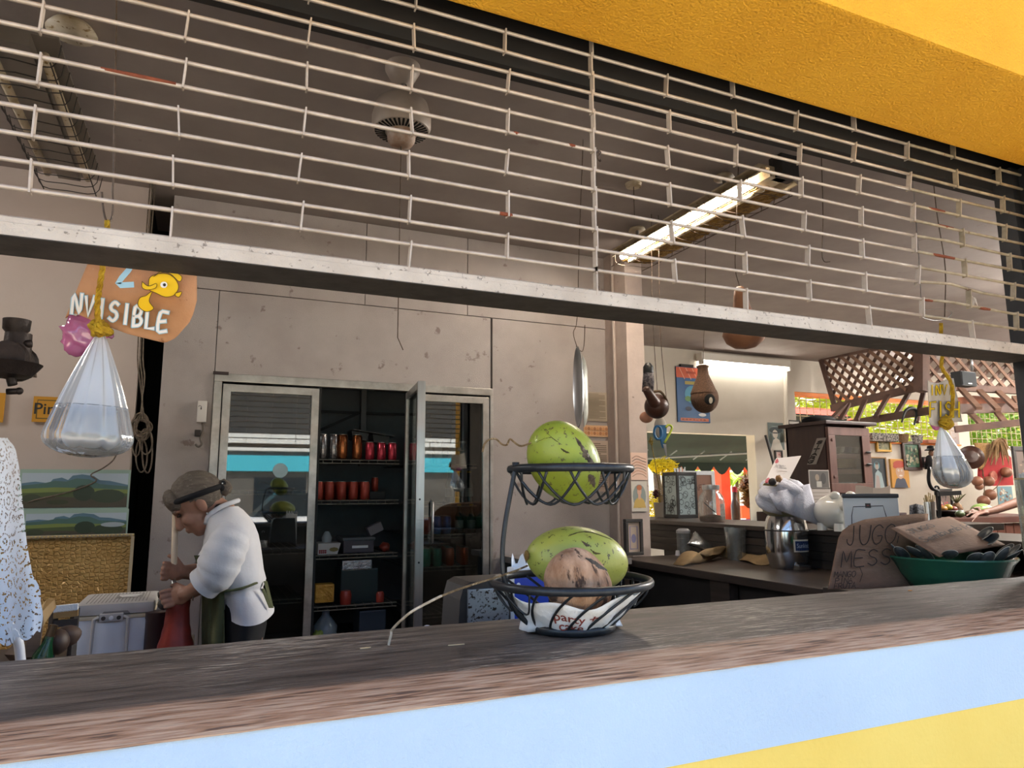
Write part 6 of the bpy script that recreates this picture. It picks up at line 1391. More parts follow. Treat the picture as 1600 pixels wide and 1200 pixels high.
for i in range(11):
    p = b+V(-.03+.007*i, .01*math.sin(i*2), hh-.05); d_ = V(-.02+.005*i, .0, .085+.01*math.sin(i*3))
    one('paper_roll', tube([p, p+d_], .0055, 8), pm, 'rolled white paper napkin standing in the black lantern', 'napkin', 'napkins in the lantern')
b = ons(1113, 815); r_ = wid(b, 1092, 1134)/2*.95; zz = lambda y: hgt(b, 1113, y)
t = thing('glass_jar', b, 'clear glass jar with clamp lid and some brown powder', 'jar')
part(t, 'jar', lathe([(0, .004), (r_*.9, .004), (r_, .02), (r_, zz(785)), (r_*.92, zz(776)), (r_*.62, zz(768)), (r_*.62, zz(764))], b, 28), clear, 50); part(t, 'powder', lathe([(0, .006), (r_*.93, .006), (r_*.96, .022), (r_*.96, .04), (0, .055)], b, 24), mat('powder', '#8a7468', '#76614f', 20, rough=.9), 50)
part(t, 'lid', lathe([(r_*.66, zz(765)), (r_*.68, zz(762)), (r_*.68, zz(758)), (0, zz(757))], b, 24), steel, 50); part(t, 'scoop', tube([b+V(-r_*.8, -.01, zz(785)), b+V(r_*.2, -.01, zz(800))], .004, 6), blk, True)
k = Print(.0006)
for i in range(40): k.disc(rt.uniform(.03, .97), rt.uniform(.05, .95), .05, .035, ('#a86a5a', '#7a90a8', '#b8a06a', '#c8c0b8')[i % 4], 6)
part(t, 'jar_label', lathe([(r_*.97, .045), (r_*.97, zz(787))], b, 24)[0:0] or sheet(lambda u, v_: V(b.x+r_*.98*math.cos(-1.55+1.3*u), b.y+r_*.98*math.sin(-1.55+1.3*u), b.z+.04+(zz(787)-.04)*v_), 10, 2), mat('label_pale', '#d8cfc8', '#b89a90', 60, rough=.6), True)
b = ons(1032, 808); t = thing('flower_vase', b, 'grey vase of dried flowers at the end of the shelf', 'vase'); r_ = wid(b, 1022, 1042)/2; hv_ = hgt(b, 1032, 785)
part(t, 'vase', lathe([(0, 0), (r_*.8, 0), (r_, hv_), (r_*.9, hv_), (0, .02)], b, 20), mat('vase_grey', '#8a8278', rough=.6), 50)
for i in range(12):
    d_ = V(rt.uniform(-.03, .03), rt.uniform(-.03, .03), rt.uniform(.05, .12)); part(t, 'stem', tube([b+V(0, 0, hv_-.02), b+V(0, 0, hv_)+d_], .0015, 4), fl2); part(t, 'dried_flower', ell(b+V(0, 0, hv_)+d_, (.006, .006, .006), 8, 6), mat('dried_white', '#b8a890', rough=.9), True)
st_ = [b+V(-.01, 0, hv_-.02)]+[P(x, y, Y=b.y) for x, y in ((1030, 765), (1026, 740), (1022, 715), (1018, 695), (1016, 686))]
part(t, 'tall_stem', tube(spline(st_, 4), .004, 6), fl2, True); o = part(t, 'seed_head', crown(P(1017, 690, Y=b.y), (.018, .018, .04), 70, .012, 4), fl2); o['kind'] = 'stuff'
o = part(t, 'dark_bloom', crown(P(1025, 772, Y=b.y), (.03, .03, .045), 160, .018, 6), mat('dark_bloom', '#3a1f24', '#5a2a30', 20, rough=.9)); o['kind'] = 'stuff'
# things in the serving opening at the back
def sill(px): return P(px, 815, Y=YB-.02)
t = picture('handwritten_board', (1074, 742), (1114, 812), YB-.05, lambda w_, h_: Print().hand('CAFE', w_*.15, h_*.66, w_*.12, h_*.12, '#5a3a30', .012, .3).hand('PURO', w_*.2, h_*.4, w_*.12, h_*.12, '#5a3a30', .012, .3), 'brown handwritten board in a white frame in the serving opening', 'sign', frame=pm, fw=.05, base='#8a6a5c')
b = P(1150, 808, Y=YB+.05); b.z = oz0
t = thing('sauce_bottle', b, 'brown sauce bottle with red cap in the serving opening', 'bottle')
hz = lambda y: P(1150, y, Y=YB+.05).z-oz0
part(t, 'bottle_body', lathe([(0, 0), (.055, 0), (.06, hz(790)), (.035, hz(780)), (.03, hz(768)), (0, hz(768))], b, 16), mat('bottle_brown', '#5a4030', rough=.2), 45); part(t, 'cap', lathe([(.035, hz(769)), (.035, hz(761)), (0, hz(760))], b, 14), mat('cap_red', '#c02838', rough=.4), 45)
struct('window_sill', box(ox0, ox1, YB-.06, YB+.2, oz0-.03, oz0), cream)
# wall pictures, poster and hanging gourds near the column
def poster(w_, h_):
    k = Print(); k.rect(0, 0, w_, h_, '#2f5f92').rect(0, h_*.80, w_, h_*.99, '#d2603c').rect(w_*.08, h_*.02, w_*.95, h_*.075, '#d2704c')
    for i in range(3): k.stroke([(w_*(.1+.2*i), h_*.98), (w_*(.25+.2*i), h_*.78)], .008, '#e0a080')
    k.text('CUBA', w_*.45, h_*.92, w_*.2, '#8a3020').rect(w_*.25, h_*.68, w_*.62, h_*.74, '#a89a4a').disc(w_*.45, h_*.5, w_*.22, h_*.16, '#4a98b8').disc(w_*.4, h_*.42, w_*.1, h_*.05, '#5a8a4a').disc(w_*.33, h_*.24, w_*.1, h_*.04, '#20304a').disc(w_*.75, h_*.14, w_*.12, h_*.03, '#e4e8ea')
    k.items.pop(6) if 0 else None
    return k
def poster2(w_, h_):
    k = Print(); k.rect(0, 0, w_, h_, '#2f5f92').rect(0, h_*.80, w_, h_*.99, '#d2603c').rect(w_*.08, h_*.02, w_*.95, h_*.075, '#d2704c')
    for i in range(3): k.stroke([(w_*(.1+.2*i), h_*.98), (w_*(.25+.2*i), h_*.78)], .01, '#e6a888')
    for i in range(7): k.rect(w_*(.12+.11*i), h_*.035, w_*(.19+.11*i), h_*.06, '#8a4630')
    k.rect(w_*.3, h_*.88, w_*.6, h_*.92, '#a84428').rect(w_*.25, h_*.68, w_*.62, h_*.74, '#a89a4a').disc(w_*.45, h_*.5, w_*.22, h_*.16, '#4a98b8').disc(w_*.33, h_*.42, w_*.1, h_*.05, '#5a8a4a').disc(w_*.33, h_*.24, w_*.1, h_*.04, '#20304a').disc(w_*.75, h_*.14, w_*.12, h_*.03, '#e4e8ea')
    return k
t = picture('wall_poster', (1056, 572), (1110, 661), YB-.02, poster2, 'blue and orange poster hanging on the cream back wall', 'poster', depth=.015, base='#24466e', rough=.3)
a = P(1063, 571, Y=YB-.03); c = P(1083, 574, Y=YB-.03); part(t, 'clip', box(a.x, c.x, YB-.04, YB-.005, c.z, a.z+.02), dark)
def card1(w_, h_):
    k = Print()
    for i in range(7): k.stroke([(w_*(.08), h_*(.12+.11*i)), (w_*.35, h_*(.22+.11*i)), (w_*.7, h_*(.2+.1*i)), (w_*.92, h_*(.1+.11*i))], h_*.02, ('#8a6a5a', '#b87a5a', '#5a5652')[i % 3], 3)
    return k
picture('art_card', (985, 707), (1012, 750), 4.292, card1, 'pink patterned card taped on the column', 'card', depth=.002, base='#e6c4b0')
def lady(w_, h_): return Print().disc(w_*.5, h_*.5, w_*.42, h_*.4, '#8a9490').poly([(w_*.1, h_*.12), (w_*.9, h_*.12), (w_*.8, h_*.36), (w_*.6, h_*.46), (w_*.4, h_*.46), (w_*.2, h_*.36)], '#c9a85a').rect(w_*.42, h_*.4, w_*.58, h_*.56, '#d2a890').disc(w_*.5, h_*.66, w_*.14, h_*.13, '#d2a890').disc(w_*.5, h_*.79, w_*.17, h_*.09, '#b8704a')
picture('art_card', (986, 752), (1012, 799), 4.291, lady, 'faded portrait card of a red-haired figure on the column', 'card', depth=.002, base='#cfc8bc')
t = picture('framed_certificate', (980, 816), (1000, 862), 4.24, lambda w_, h_: Print().stroke([(w_*.2, h_*.1), (w_*.8, h_*.1), (w_*.8, h_*.85), (w_*.2, h_*.85), (w_*.2, h_*.1)], .008, '#8a86a8').disc(w_*.5, h_*.45, w_*.2, h_*.15, '#8a86a8'), 'dark framed certificate leaning at the foot of the column', 'frame', frame=dark, fw=.022, base='#cdb8a4')
gour = mat('gourd_brown', '#7a4e3a', '#5c3a2c', 10, rough=.45); coirm = mat('coir', '#6e5240', '#4e3a2e', 30, rough=.95, stretch=(8, 8, 1), bump=.8, bscale=40)
def hang(px, y0, p1, Y, label): one('wire_hook', tube(spline([V(P(px, y0, Y=Y).x, Y, CEIL), P(px+1, (y0+p1[1])/2, Y=Y), P(p1[0], p1[1], Y=Y)], 4), .0022, 5), wirem, label, 'wire')
YH = 3.7
def HP(x, y, dy=0): return P(x, y, Y=YH+dy)
def px(n_): return pxm(HP(1070, 620), n_)
t = thing('coconut_birdhouse', HP(1100, 647), 'hanging brown coconut birdhouse with round hole and fibre neck', 'birdhouse')
c = HP(1101, 622); part(t, 'shell', ell(c, (px(22), px(21), px(24)), 28, 18), coirm, True); part(t, 'neck', lathe([(px(21), 0), (px(14), px(18)), (px(9), px(30)), (px(8), px(40)), (px(10), px(44)), (px(6), px(46)), (0, px(46))], c+V(-px(1), 0, px(7)), 20), coirm, 50)
def surf(c, r, pxx, pyy):
    d = ray(pxx, pyy).normalized(); o = EYE-c; A_ = sum((d[k_]/r[k_])**2 for k_ in range(3)); B_ = sum(o[k_]*d[k_]/r[k_]**2 for k_ in range(3)); C2 = sum((o[k_]/r[k_])**2 for k_ in range(3))-1
    p = EYE+d*((-B_-math.sqrt(max(0, B_*B_-A_*C2)))/A_); n_ = V(*[(p[k_]-c[k_])/r[k_]**2 for k_ in range(3)]).normalized(); return p, n_
hp_, hn_ = surf(c, (px(22), px(21), px(24)), 1109, 624)
part(t, 'hole', lathe([(0, px(.8)), (px(7.5), px(.8)), (px(8.5), px(.2)), (px(8.5), -px(1))], hp_, 20, hn_), black, 50)
part(t, 'far_opening', lathe([(0, px(1)), (px(3), px(1)), (px(3), px(.5))], hp_+V(px(1.5), 0, -px(1.5)), 14, hn_, sy=1.7), cream)
hang(1101, 330, (1098, 576), YH, 'wire holding the coconut birdhouse')
t = thing('hanging_gourd', HP(1025, 658), 'dark brown long-necked gourd hanging beside the column', 'gourd')
part(t, 'bulb', ell(HP(1026, 635), (px(19), px(18), px(19)), 24, 16), mat('gourd_dark2', '#4a2e24', '#382219', 10, rough=.4), True); part(t, 'neck', tube(spline([HP(1024, 632, -.03), HP(1016, 618, -.05), HP(1008, 606, -.06)], 4), [px(10), px(9.6), px(9), px(8), px(7.4), px(7), px(6.6), px(6), px(5)], 14), mat('gourd_dark2', '#4a2e24'), True)
part(t, 'fibre_tie', tube(spline([HP(1022, 612, -.06), HP(1032, 612, -.07), HP(1040, 622, -.06), HP(1044, 632, -.03)], 4), .008, 6), bark, True)
hang(1018, 340, (1027, 612), YH, 'left wire holding the dark gourd'); hang(1031, 400, (1043, 640), YH, 'bent right wire holding the dark gourd')
t = thing('knit_bottle', HP(1013, 600, .1), 'black-capped bottle in grey knit cover hanging behind the gourd', 'bottle')
part(t, 'knit_cover', tube([HP(1012, 612, .1), HP(1013, 596, .1), HP(1013, 582, .1)], [px(9), px(9), px(8)], 14), mat('grey_knit', '#6a6466', '#38343a', 60, rough=.95, lo=.45, hi=.55), True); part(t, 'cap', lathe([(px(8.5), 0), (px(8), px(10)), (px(4), px(16)), (0, px(17))], HP(1013, 583, .1), 16), blk, 50)
one('pale_gourd', ell(HP(1010, 652, .12), (px(11), px(10), px(9)), 18, 12), mat('gourd_pale', '#b5826a', rough=.5), 'pale gourd half hidden behind the column', 'gourd', smooth=True)
t = thing('hanging_gourd', HP(1162, 545, -.6), 'large tan bottle gourd hanging across the bottom rail', 'gourd')
YQ = 2.9
def Q(x, y): return P(x, y, Y=YQ)
qx = pxm(Q(1163, 500))
part(t, 'bottle_gourd', lathe([(0, 0), (qx*16, qx*3), (qx*28, qx*12), (qx*33, qx*24), (qx*30, qx*36), (qx*20, qx*50), (qx*13.5, qx*66), (qx*11, qx*82), (qx*9, qx*94), (qx*5, qx*100), (0, qx*101)], Q(1165, 546), 28, (-.05, 0, 1)), mat('gourd_tan', '#9a6c50', '#7d5640', 9, rough=.45, spots='#5c4032', spot_scale=26, spot_t=.66), True)
one('wire_hook', tube(spline([V(Q(1158, 330).x, YQ, CEIL), Q(1150, 360), Q(1149, 420), Q(1156, 450), Q(1157, 478)], 4), .0022, 5), wirem, 'wire holding the large tan gourd', 'wire')
t = thing('scissors', HP(1035, 715), 'blue and green handled scissors hanging under the gourd', 'scissors')
blu = mat('scissor_blue', '#2c6a9a', rough=.4); grnm = mat('scissor_green', '#a8b83a', rough=.4)
part(t, 'handle', tube([HP(1028, 676, 0)+V(px(7)*math.cos(a_), 0, px(10)*math.sin(a_)) for a_ in [i*math.tau/16 for i in range(16)]], px(2), 8, closed=True), blu, True, label='blue handle'); part(t, 'handle', tube(spline([HP(1038, 692), HP(1046, 678), HP(1050, 668), HP(1045, 664), HP(1040, 668)], 4), px(1.8), 8), grnm, True, label='green handle')
part(t, 'shank', prism([HP(1031, 664), HP(1042, 664), HP(1041, 688), HP(1036, 700), HP(1033, 688)], (0, .012, 0)), blu); part(t, 'blade', prism([HP(1036, 694, -.003), HP(1041, 694, -.003), HP(1042, 716, -.003)], (0, .004, 0)), steel)
one('white_cup_lid', ell(HP(1032, 668, .08), (px(12), px(2), px(17)), 20, 12), mat('lid_greywhite', '#b5b0a8', rough=.5), 'pale oval lid hanging behind the scissors', 'lid', smooth=True)
# wall pipe and cables
struct('trim_3', tube([P(1229, 690, Y=YB-.02), P(1227, 575, Y=YB-.02)], .03, 8), cream, label='painted wall pipe beside the strip lamp')
# ---------------------------------------------------------------- cabinet, pictures and far right
cabm = mat('cabinet_wood', '#6b4a42', '#583b35', 6, rough=.5, stretch=(4, 4, .6)); cabd = mat('cabinet_shade_dark', '#43302e', '#38282a', 6, rough=.5, stretch=(4, 4, .6)); cabi = mat('cabinet_inside', '#2e2222', rough=.7)
YF = 4.35; cx0, cx1 = P(1293, 700, Y=YF).x, P(1359, 700, Y=YF).x; ctz = P(1293, 663, Y=YF).z; yb_ = P(1229, 700, X=cx0).y; cbz = 1.22
t = thing('wall_cabinet', ((cx0+cx1)/2, (YF+yb_)/2, cbz), 'brown wooden cabinet with glazed door behind the bar', 'cabinet')
part(t, 'left_side', bbox(cx0, cx0+.025, YF+.02, yb_, cbz, ctz, .003), cabd); part(t, 'right_side', bbox(cx1-.025, cx1, YF+.02, yb_, cbz, ctz, .003), cabm); part(t, 'back', box(cx0, cx1, yb_-.02, yb_, cbz, ctz), cabi); part(t, 'bottom', box(cx0, cx1, YF+.02, yb_, cbz, cbz+.025), cabm)  # left side takes a darker wood tone, its shade put into the colour
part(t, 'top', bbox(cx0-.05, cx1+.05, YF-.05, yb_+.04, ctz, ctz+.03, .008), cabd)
dz0, dz1 = cbz+.16, ctz-.02; dw = cx1-cx0
zf = lambda y: P(1320, y, Y=YF).z
part(t, 'plinth', bbox(cx0, cx1, YF, YF+.03, cbz, dz0-.004, .003), cabm)
d = part(t, 'door', bbox(cx0+.006, cx1-.006, YF-.012, YF+.018, dz1-.07, dz1, .004), cabm)
for q in ((cx0+.006, cx1-.006, dz0, dz0+.08), (cx0+.006, cx0+.085, dz0+.08, dz1-.07), (cx1-.10, cx1-.006, dz0+.08, dz1-.07)): part(d, 'door_rail', bbox(q[0], q[1], YF-.012, YF+.018, q[2], q[3], .004), cabm)
part(d, 'pane', box(cx0+.085, cx1-.10, YF, YF+.004, dz0+.08, dz1-.07), pane_mat('cabinet_pane', '#dfe4e4', .06, .03, top=.5))
for y in (688, 745): part(d, 'rosette', lathe([(.014, 0), (.012, .008), (.006, .01), (0, .006)], V(cx0+.045, YF-.012, zf(y)), 12, (0, -1, 0)), cabm, 40)
for y in (706, 725): part(d, 'latch', J(ell(V(cx1-.05, YF-.025, zf(y)), (.035, .01, .010), 10, 6)), blk, True)
for y in (709, 733): part(t, 'cabinet_shelf', bbox(cx0+.025, cx1-.025, YF+.02, yb_-.03, zf(y)-.035, zf(y), .003), mat('cabinet_shelf_wood', '#8a6256', rough=.6))
one('straw_box', bbox(P(1310, 720, Y=YF+.1).x, P(1338, 720, Y=YF+.1).x, YF+.1, YF+.24, zf(730)+.002, zf(730)+.10, .01), mat('straw', '#c4a468', '#a8884c', 20, rough=.8), 'straw-coloured box on the middle cabinet shelf', 'box')
for i, (xx, cc) in enumerate(((1312, '#c8c4bc'), (1324, '#8a90a0'), (1334, '#b8b4b0'))):
    p = V(P(xx, 700, Y=YF+.12).x, YF+.12, zf(706)); one('china_cup', lathe([(0, 0), (.03, 0), (.045, .05), (.04, .05), (0, .01)], p, 16), mat('china_%d' % i, cc, rough=.3), ('pale', 'blue-grey', 'white')[i]+' cup on the top cabinet shelf', 'cup', smooth=40)
one('glass_dish', lathe([(0, 0), (.06, .0), (.10, .05), (.09, .05), (0, .01)], V(P(1318, 700, Y=YF+.14).x, YF+.15, cbz+.20), 18), mat('china_1', '#8a90a0'), 'shallow dish low in the cabinet', 'dish', smooth=40)
def vbanner(Xp):
    k = Print(.0006)
    for i, ch in enumerate('GRATIS'): k.hand(ch, .012, .02+.056*i, .03, .04, '#2a2626', .009)
    return k
ba = [P(1268, 722, X=cx0-.004), P(1284, 688, X=cx0-.004)]
t = thing('gratis_strip', ba[0], 'grey strip lettered GRATIS stuck on the cabinet side', 'sign')
ln = (ba[1]-ba[0]).length; part(t, 'strip', prism([V(cx0-.002, ba[0].y+.05, ba[0].z-.02), V(cx0-.002, ba[0].y-.05, ba[0].z-.02), V(cx0-.002, ba[1].y-.05, ba[1].z+.02), V(cx0-.002, ba[1].y+.05, ba[1].z+.02)], (-.004, 0, 0)), mat('strip_grey', '#9a938e', rough=.7))
dd = (ba[1]-ba[0]).normalized(); k = Print(.0006)
for i, ch in enumerate('GRATIS'): k.hand(ch, -.032, -.01+ln*i/5.6, .055, ln/8.2, '#241f1f', .012)
pr(t, 'lettering', k, lambda u, v_, w: V(cx0-.007-w, ba[0].y+dd.y*v_-u, ba[0].z+dd.z*v_), .7)
t = picture('postcard', (1263, 734), (1297, 764), YF-.26, lambda w_, h_: Print().rect(w_*.04, h_*.06, w_*.96, h_*.94, '#4e4a46').disc(w_*.4, h_*.6, w_*.1, h_*.18, '#8a7a6a').disc(w_*.7, h_*.55, w_*.13, h_*.3, '#2e2a2a').rect(w_*.35, h_*.1, w_*.6, h_*.4, '#a8a49c'), 'dark photo postcard in front of the cabinet', 'postcard', depth=.003, base='#a89e98')
t = picture('price_card', (1266, 763), (1300, 800), YF-.26, lambda w_, h_: [k for k in [Print()] if [k.rect(w_*.1, h_*(.8-.14*i), w_*.9, h_*(.83-.14*i), '#8a827c') for i in range(5)]][0], 'grey lined card below the photo postcard', 'card', depth=.003, base='#b0a69e')
t = thing('black_hat', (cx0+.2, YF+.2, ctz+.03), 'flat black hat lying on top of the cabinet', 'hat')
hcx = P(1297, 655, Y=YF+.12); part(t, 'crown', ell(V(hcx.x-.05, YF+.2, ctz+.055), (.15, .13, .045), 20, 12), blackc, True); part(t, 'brim', lathe([(0, .0), (.17, .004), (.19, .012), (.17, .018), (0, .016)], V(hcx.x, YF+.2, ctz+.032), 24), blackc, 50)
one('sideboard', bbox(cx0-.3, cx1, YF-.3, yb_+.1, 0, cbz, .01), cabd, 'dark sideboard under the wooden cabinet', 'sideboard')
# picture wall at the back
YW = YB-.03
def face(bgc, cloth_c, skin_c, hair_c, hat=None):
    def f(w_, h_):
        k = Print(); k.rect(0, 0, w_, h_, bgc).poly([(w_*.1, 0), (w_*.9, 0), (w_*.75, h_*.3), (w_*.5, h_*.38), (w_*.25, h_*.3)], cloth_c).disc(w_*.5, h_*.56, w_*.25, h_*.26, skin_c)
        k.disc(w_*.42, h_*.6, w_*.05, h_*.035, '#f0ece4').disc(w_*.6, h_*.6, w_*.05, h_*.035, '#f0ece4').disc(w_*.42, h_*.6, w_*.02, h_*.02, '#222222').disc(w_*.6, h_*.6, w_*.02, h_*.02, '#222222').disc(w_*.52, h_*.42, w_*.1, h_*.03, '#e8dcd0')
        if hat: k.disc(w_*.48, h_*.82, w_*.36, h_*.13, hat).disc(w_*.25, h_*.74, w_*.14, h_*.07, hat)
        else: k.disc(w_*.5, h_*.78, w_*.26, h_*.1, hair_c)
        return k
    return f
picture('portrait_canvas', (1391, 717), (1422, 762), YW, face('#d0963c', '#3a4256', '#c9a184', '#4a3428', '#b8452e'), 'canvas portrait of a smiling figure in red beret', 'painting', depth=.03, base='#b08a4a')
def robe(w_, h_): return Print().rect(0, 0, w_, h_, '#1f2c34').poly([(w_*.15, 0), (w_*.85, 0), (w_*.7, h_*.5), (w_*.45, h_*.62), (w_*.25, h_*.5)], '#9fb4b8').poly([(w_*.2, 0), (w_*.55, 0), (w_*.5, h_*.4), (w_*.3, h_*.45)], '#a89a94').disc(w_*.4, h_*.76, w_*.2, h_*.14, '#5a9aa8').disc(w_*.4, h_*.74, w_*.13, h_*.12, '#a8988c').disc(w_*.4, h_*.84, w_*.13, h_*.05, '#3a3430')
t = picture('dark_painting', (1360, 716), (1386, 763), YW, robe, 'dark painting of a pale robed figure, left of the beret portrait', 'painting', frame=mat('pine_frame', '#a8845a', rough=.6), fw=.02, depth=.03, base='#22303a')
def splat(c0, cs, seed, n_=26):
    def f(w_, h_):
        k = Print(); k.rect(0, 0, w_, h_, c0); q = random.Random(seed)
        for i in range(n_): k.disc(q.uniform(.1, .9)*w_, q.uniform(.1, .9)*h_, w_*q.uniform(.04, .12), h_*q.uniform(.03, .1), cs[i % len(cs)], 7)
        return k
    return f
picture('framed_picture', (1370, 680), (1390, 703), YW, splat('#8a8a6a', ('#6e7450', '#a8a07a', '#5e5a44'), 1), 'small gold-framed green picture above the dark painting', 'picture', frame=mat('gold_frame', '#b08a3c', rough=.4, metal=.5), fw=.03)
picture('framed_picture', (1412, 694), (1437, 730), YW, splat('#3f6a52', ('#6a7a5a', '#a8a48a', '#2c3a30', '#b8b090'), 2, 34), 'dark-framed green picture right of the beret portrait', 'picture', frame=mat('mahogany', '#3a2422', rough=.4), fw=.045)
picture('small_picture', (1443, 716), (1450, 728), YW, splat('#b08a8a', ('#a84a4a', '#d8c8c0'), 3, 8), 'tiny reddish picture beside the hanging doll', 'picture', frame=dark, fw=.02)
def sunny(w_, h_): return Print().rect(0, 0, w_, h_, '#6a7876').disc(w_*.5, h_*.72, w_*.42, h_*.12, '#3e4a4c', 16, .3).disc(w_*.45, h_*.58, w_*.17, h_*.16, '#cfc6b8').rect(w_*.3, h_*.6, w_*.6, h_*.64, '#23282a').poly([(w_*.1, 0), (w_*.9, 0), (w_*.7, h_*.36), (w_*.5, h_*.44), (w_*.3, h_*.36)], '#d8d4c8').disc(w_*.15, h_*.4, w_*.1, h_*.2, '#4f5a54').disc(w_*.85, h_*.45, w_*.1, h_*.2, '#4f5a54')
picture('print_picture', (1199, 660), (1226, 703), YB-.01, sunny, 'black and white print of a figure in sunglasses and wide hat', 'picture', depth=.003, base='#d8d4cc')
picture('small_picture', (1212, 706), (1221, 720), YB-.01, splat('#c8a8a0', ('#a84848', '#e0d8d0'), 5, 8), 'small dark-framed picture under the sunglasses print', 'picture', frame=dark, fw=.02)
picture('small_plaque', (1232, 658), (1249, 663), YB-.02, None, 'small white plaque in black frame behind the cabinet top', 'plaque', frame=dark, fw=.015, base='#e0dcd4')
one('leaning_stick', tube([P(1196, 680, Y=5.3), P(1208, 722, Y=5.3), P(1216, 760, Y=5.3), V(P(1216, 760, Y=5.3).x+.25, 5.3, 0)], .012, 8), dark, 'thin dark stick leaning left of the cabinet', 'stick')
# baskets on the window sill and hanging doll
bsk = mat('basket_grey', '#a8a29a', '#55524e', 40, rough=.9, lo=.45, hi=.55); bsk2 = mat('basket_brown', '#8a6e50', '#5e4830', 40, rough=.9)
for x0, x1, y0, y1, m_, lab in ((1357, 1400, 673, 688, bsk, 'patterned grey cloth roll at the left of the window sill'), (1402, 1420, 671, 685, bsk2, 'brown woven basket on the window sill'), (1423, 1442, 673, 686, bsk, 'speckled grey basket on the window sill'), (1444, 1475, 681, 688, mat('book_red', '#b8785a', rough=.7), 'flat reddish book lying on the window sill')):
    a, c = P(x0, y0, Y=YB-.04), P(x1, y1, Y=YB-.04); cc = V((a.x+c.x)/2, YB-.02, wz0+.0); hw, h_ = (c.x-a.x)/2, a.z-c.z
    one('sill_basket' if 'basket' in lab else 'sill_item', bbox(cc.x-hw, cc.x+hw, YB-.10, YB+.06, wz0, wz0+h_, .03) if 'book' in lab or 'cloth' in lab else lathe([(0, 0), (hw*.75, 0), (hw, h_), (hw*.92, h_), (hw*.6, .02), (0, .02)], cc+V(0, -.02, 0), 20, sy=.4), m_, lab, 'basket' if 'basket' in lab else 'book' if 'book' in lab else 'cloth', smooth=40)
t = thing('hat_doll', P(1454, 735, Y=YW-.08), 'black hatted doll hanging beside the dark-framed picture', 'doll')
DP = lambda x, y, dy=0: P(x, y, Y=YW-.08+dy); u1 = pxm(DP(1455, 710))
part(t, 'hat', lathe([(u1*8, 0), (u1*8.5, u1*1), (u1*5, u1*3), (u1*4.5, u1*7), (0, u1*8)], DP(1454, 704), 18), blackc, 50); part(t, 'head', ell(DP(1455, 708), (u1*4, u1*4, u1*5), 14, 10), mat('doll_face', '#8a6a54', rough=.6), True); part(t, 'gown', lathe([(u1*7, 0), (u1*6, u1*10), (u1*3.5, u1*20), (0, u1*22)], DP(1453, 733), 16), blackc, 50)
# lattice canopy inside the right-hand room
latm = mat('lattice_wood', '#8a6a58', '#705444', 6, rough=.75); latd = mat('lattice_dark', '#6a5044', '#54403a', 6, rough=.75)
t = thing('lattice_canopy', P(1440, 660, Y=5.6), 'brown wooden lattice canopy with slanted slats, upper right', 'canopy')
def quad(c4, y4): return [P(c[0], c[1], Y=y) for c, y in zip(c4, y4)]
def lattice(q, nu, nv, w_, d_, name='slat'):
    """q: four corners tl, tr, br, bl; diagonal slats both ways clipped to the panel"""
    def at(u, v_): return q[0].lerp(q[1], u).lerp(q[3].lerp(q[2], u), v_)
    Ls = ((q[1]-q[0]).length+(q[2]-q[3]).length)/2; Hs = ((q[3]-q[0]).length+(q[2]-q[1]).length)/2; asp = Ls/Hs
    N_ = (q[1]-q[0]).cross(q[3]-q[0]).normalized(); st = 1.0/nv*1.0
    for s_, off in ((1, 0), (-1, d_)):
        k_ = -1.0*int(nv*1)-0.0
        n_ = int(nv*(asp+1))+1
        for i in range(n_+1):
            c0 = i/nv - (1 if s_ > 0 else 0)
            pts_ = []
            for v_ in (0, 1):
                pts_.append((c0+v_ if s_ > 0 else c0-v_, v_))
            (ua, va), (ub, vb) = pts_
            # clip u to 0..asp
            def clip(ua, va, ub, vb):
                t0, t1 = 0, 1
                for lo_, hi_, a_, b_ in ((0, asp, ua, ub),):
                    if abs(b_-a_) < 1e-9: continue
                    ta, tb = (lo_-a_)/(b_-a_), (hi_-a_)/(b_-a_)
                    if ta > tb: ta, tb = tb, ta
                    t0, t1 = max(t0, ta), min(t1, tb)
                return t0, t1
            t0, t1 = clip(ua, va, ub, vb)
            if t1-t0 < .06: continue
            A_ = at((ua+(ub-ua)*t0)/asp, va+(vb-va)*t0)+N_*off; B_ = at((ua+(ub-ua)*t1)/asp, va+(vb-va)*t1)+N_*off
            part(t, name, bar(A_, B_, w_, .012, N_), latm if s_ > 0 else latd)
qa = quad([(1284, 561), (1437, 535), (1441, 603), (1306, 636)], (7.15, 5.6, 5.6, 7.0)); lattice(qa, 11, 4, .042, .014)
qb = quad([(1437, 535), (1640, 556), (1640, 613), (1441, 603)], (5.6, 5.45, 5.3, 5.6)); lattice(qb, 12, 3, .042, .014)
def beam(p0, p1, y0, y1, w_, h_, m_=latd, name='beam'): part(t, name, bar(P(p0[0], p0[1], Y=y0), P(p1[0], p1[1], Y=y1), w_, h_), m_)
beam((1300, 638), (1446, 602), 7.0, 5.6, .06, .09); beam((1437, 602), (1660, 615), 5.6, 5.3, .06, .08); beam((1440, 520), (1440, 612), 5.6, 5.6, .12, .12, name='corner_post')
beam((1283, 562), (1306, 640), 7.15, 7.0, .05, .06); beam((1284, 560), (1440, 532), 7.15, 5.6, .05, .06)
beam((1290, 668), (1456, 641), 6.9, 5.0, .05, .08, name='lower_rail'); beam((1492, 671), (1650, 654), 5.0, 4.4, .05, .07, name='lower_rail'); beam((1496, 639), (1650, 636), 5.3, 5.2, .06, .11, name='lower_rail')
for x0, y0, x1, y1 in ((1326, 631, 1310, 662), (1352, 625, 1338, 657), (1388, 618, 1368, 652), (1422, 610, 1400, 648), (1443, 612, 1432, 660), (1322, 632, 1290, 664)): beam((x0, y0), (x1, y1), 6.0, 5.8, .05, .035, name='rafter_slat')
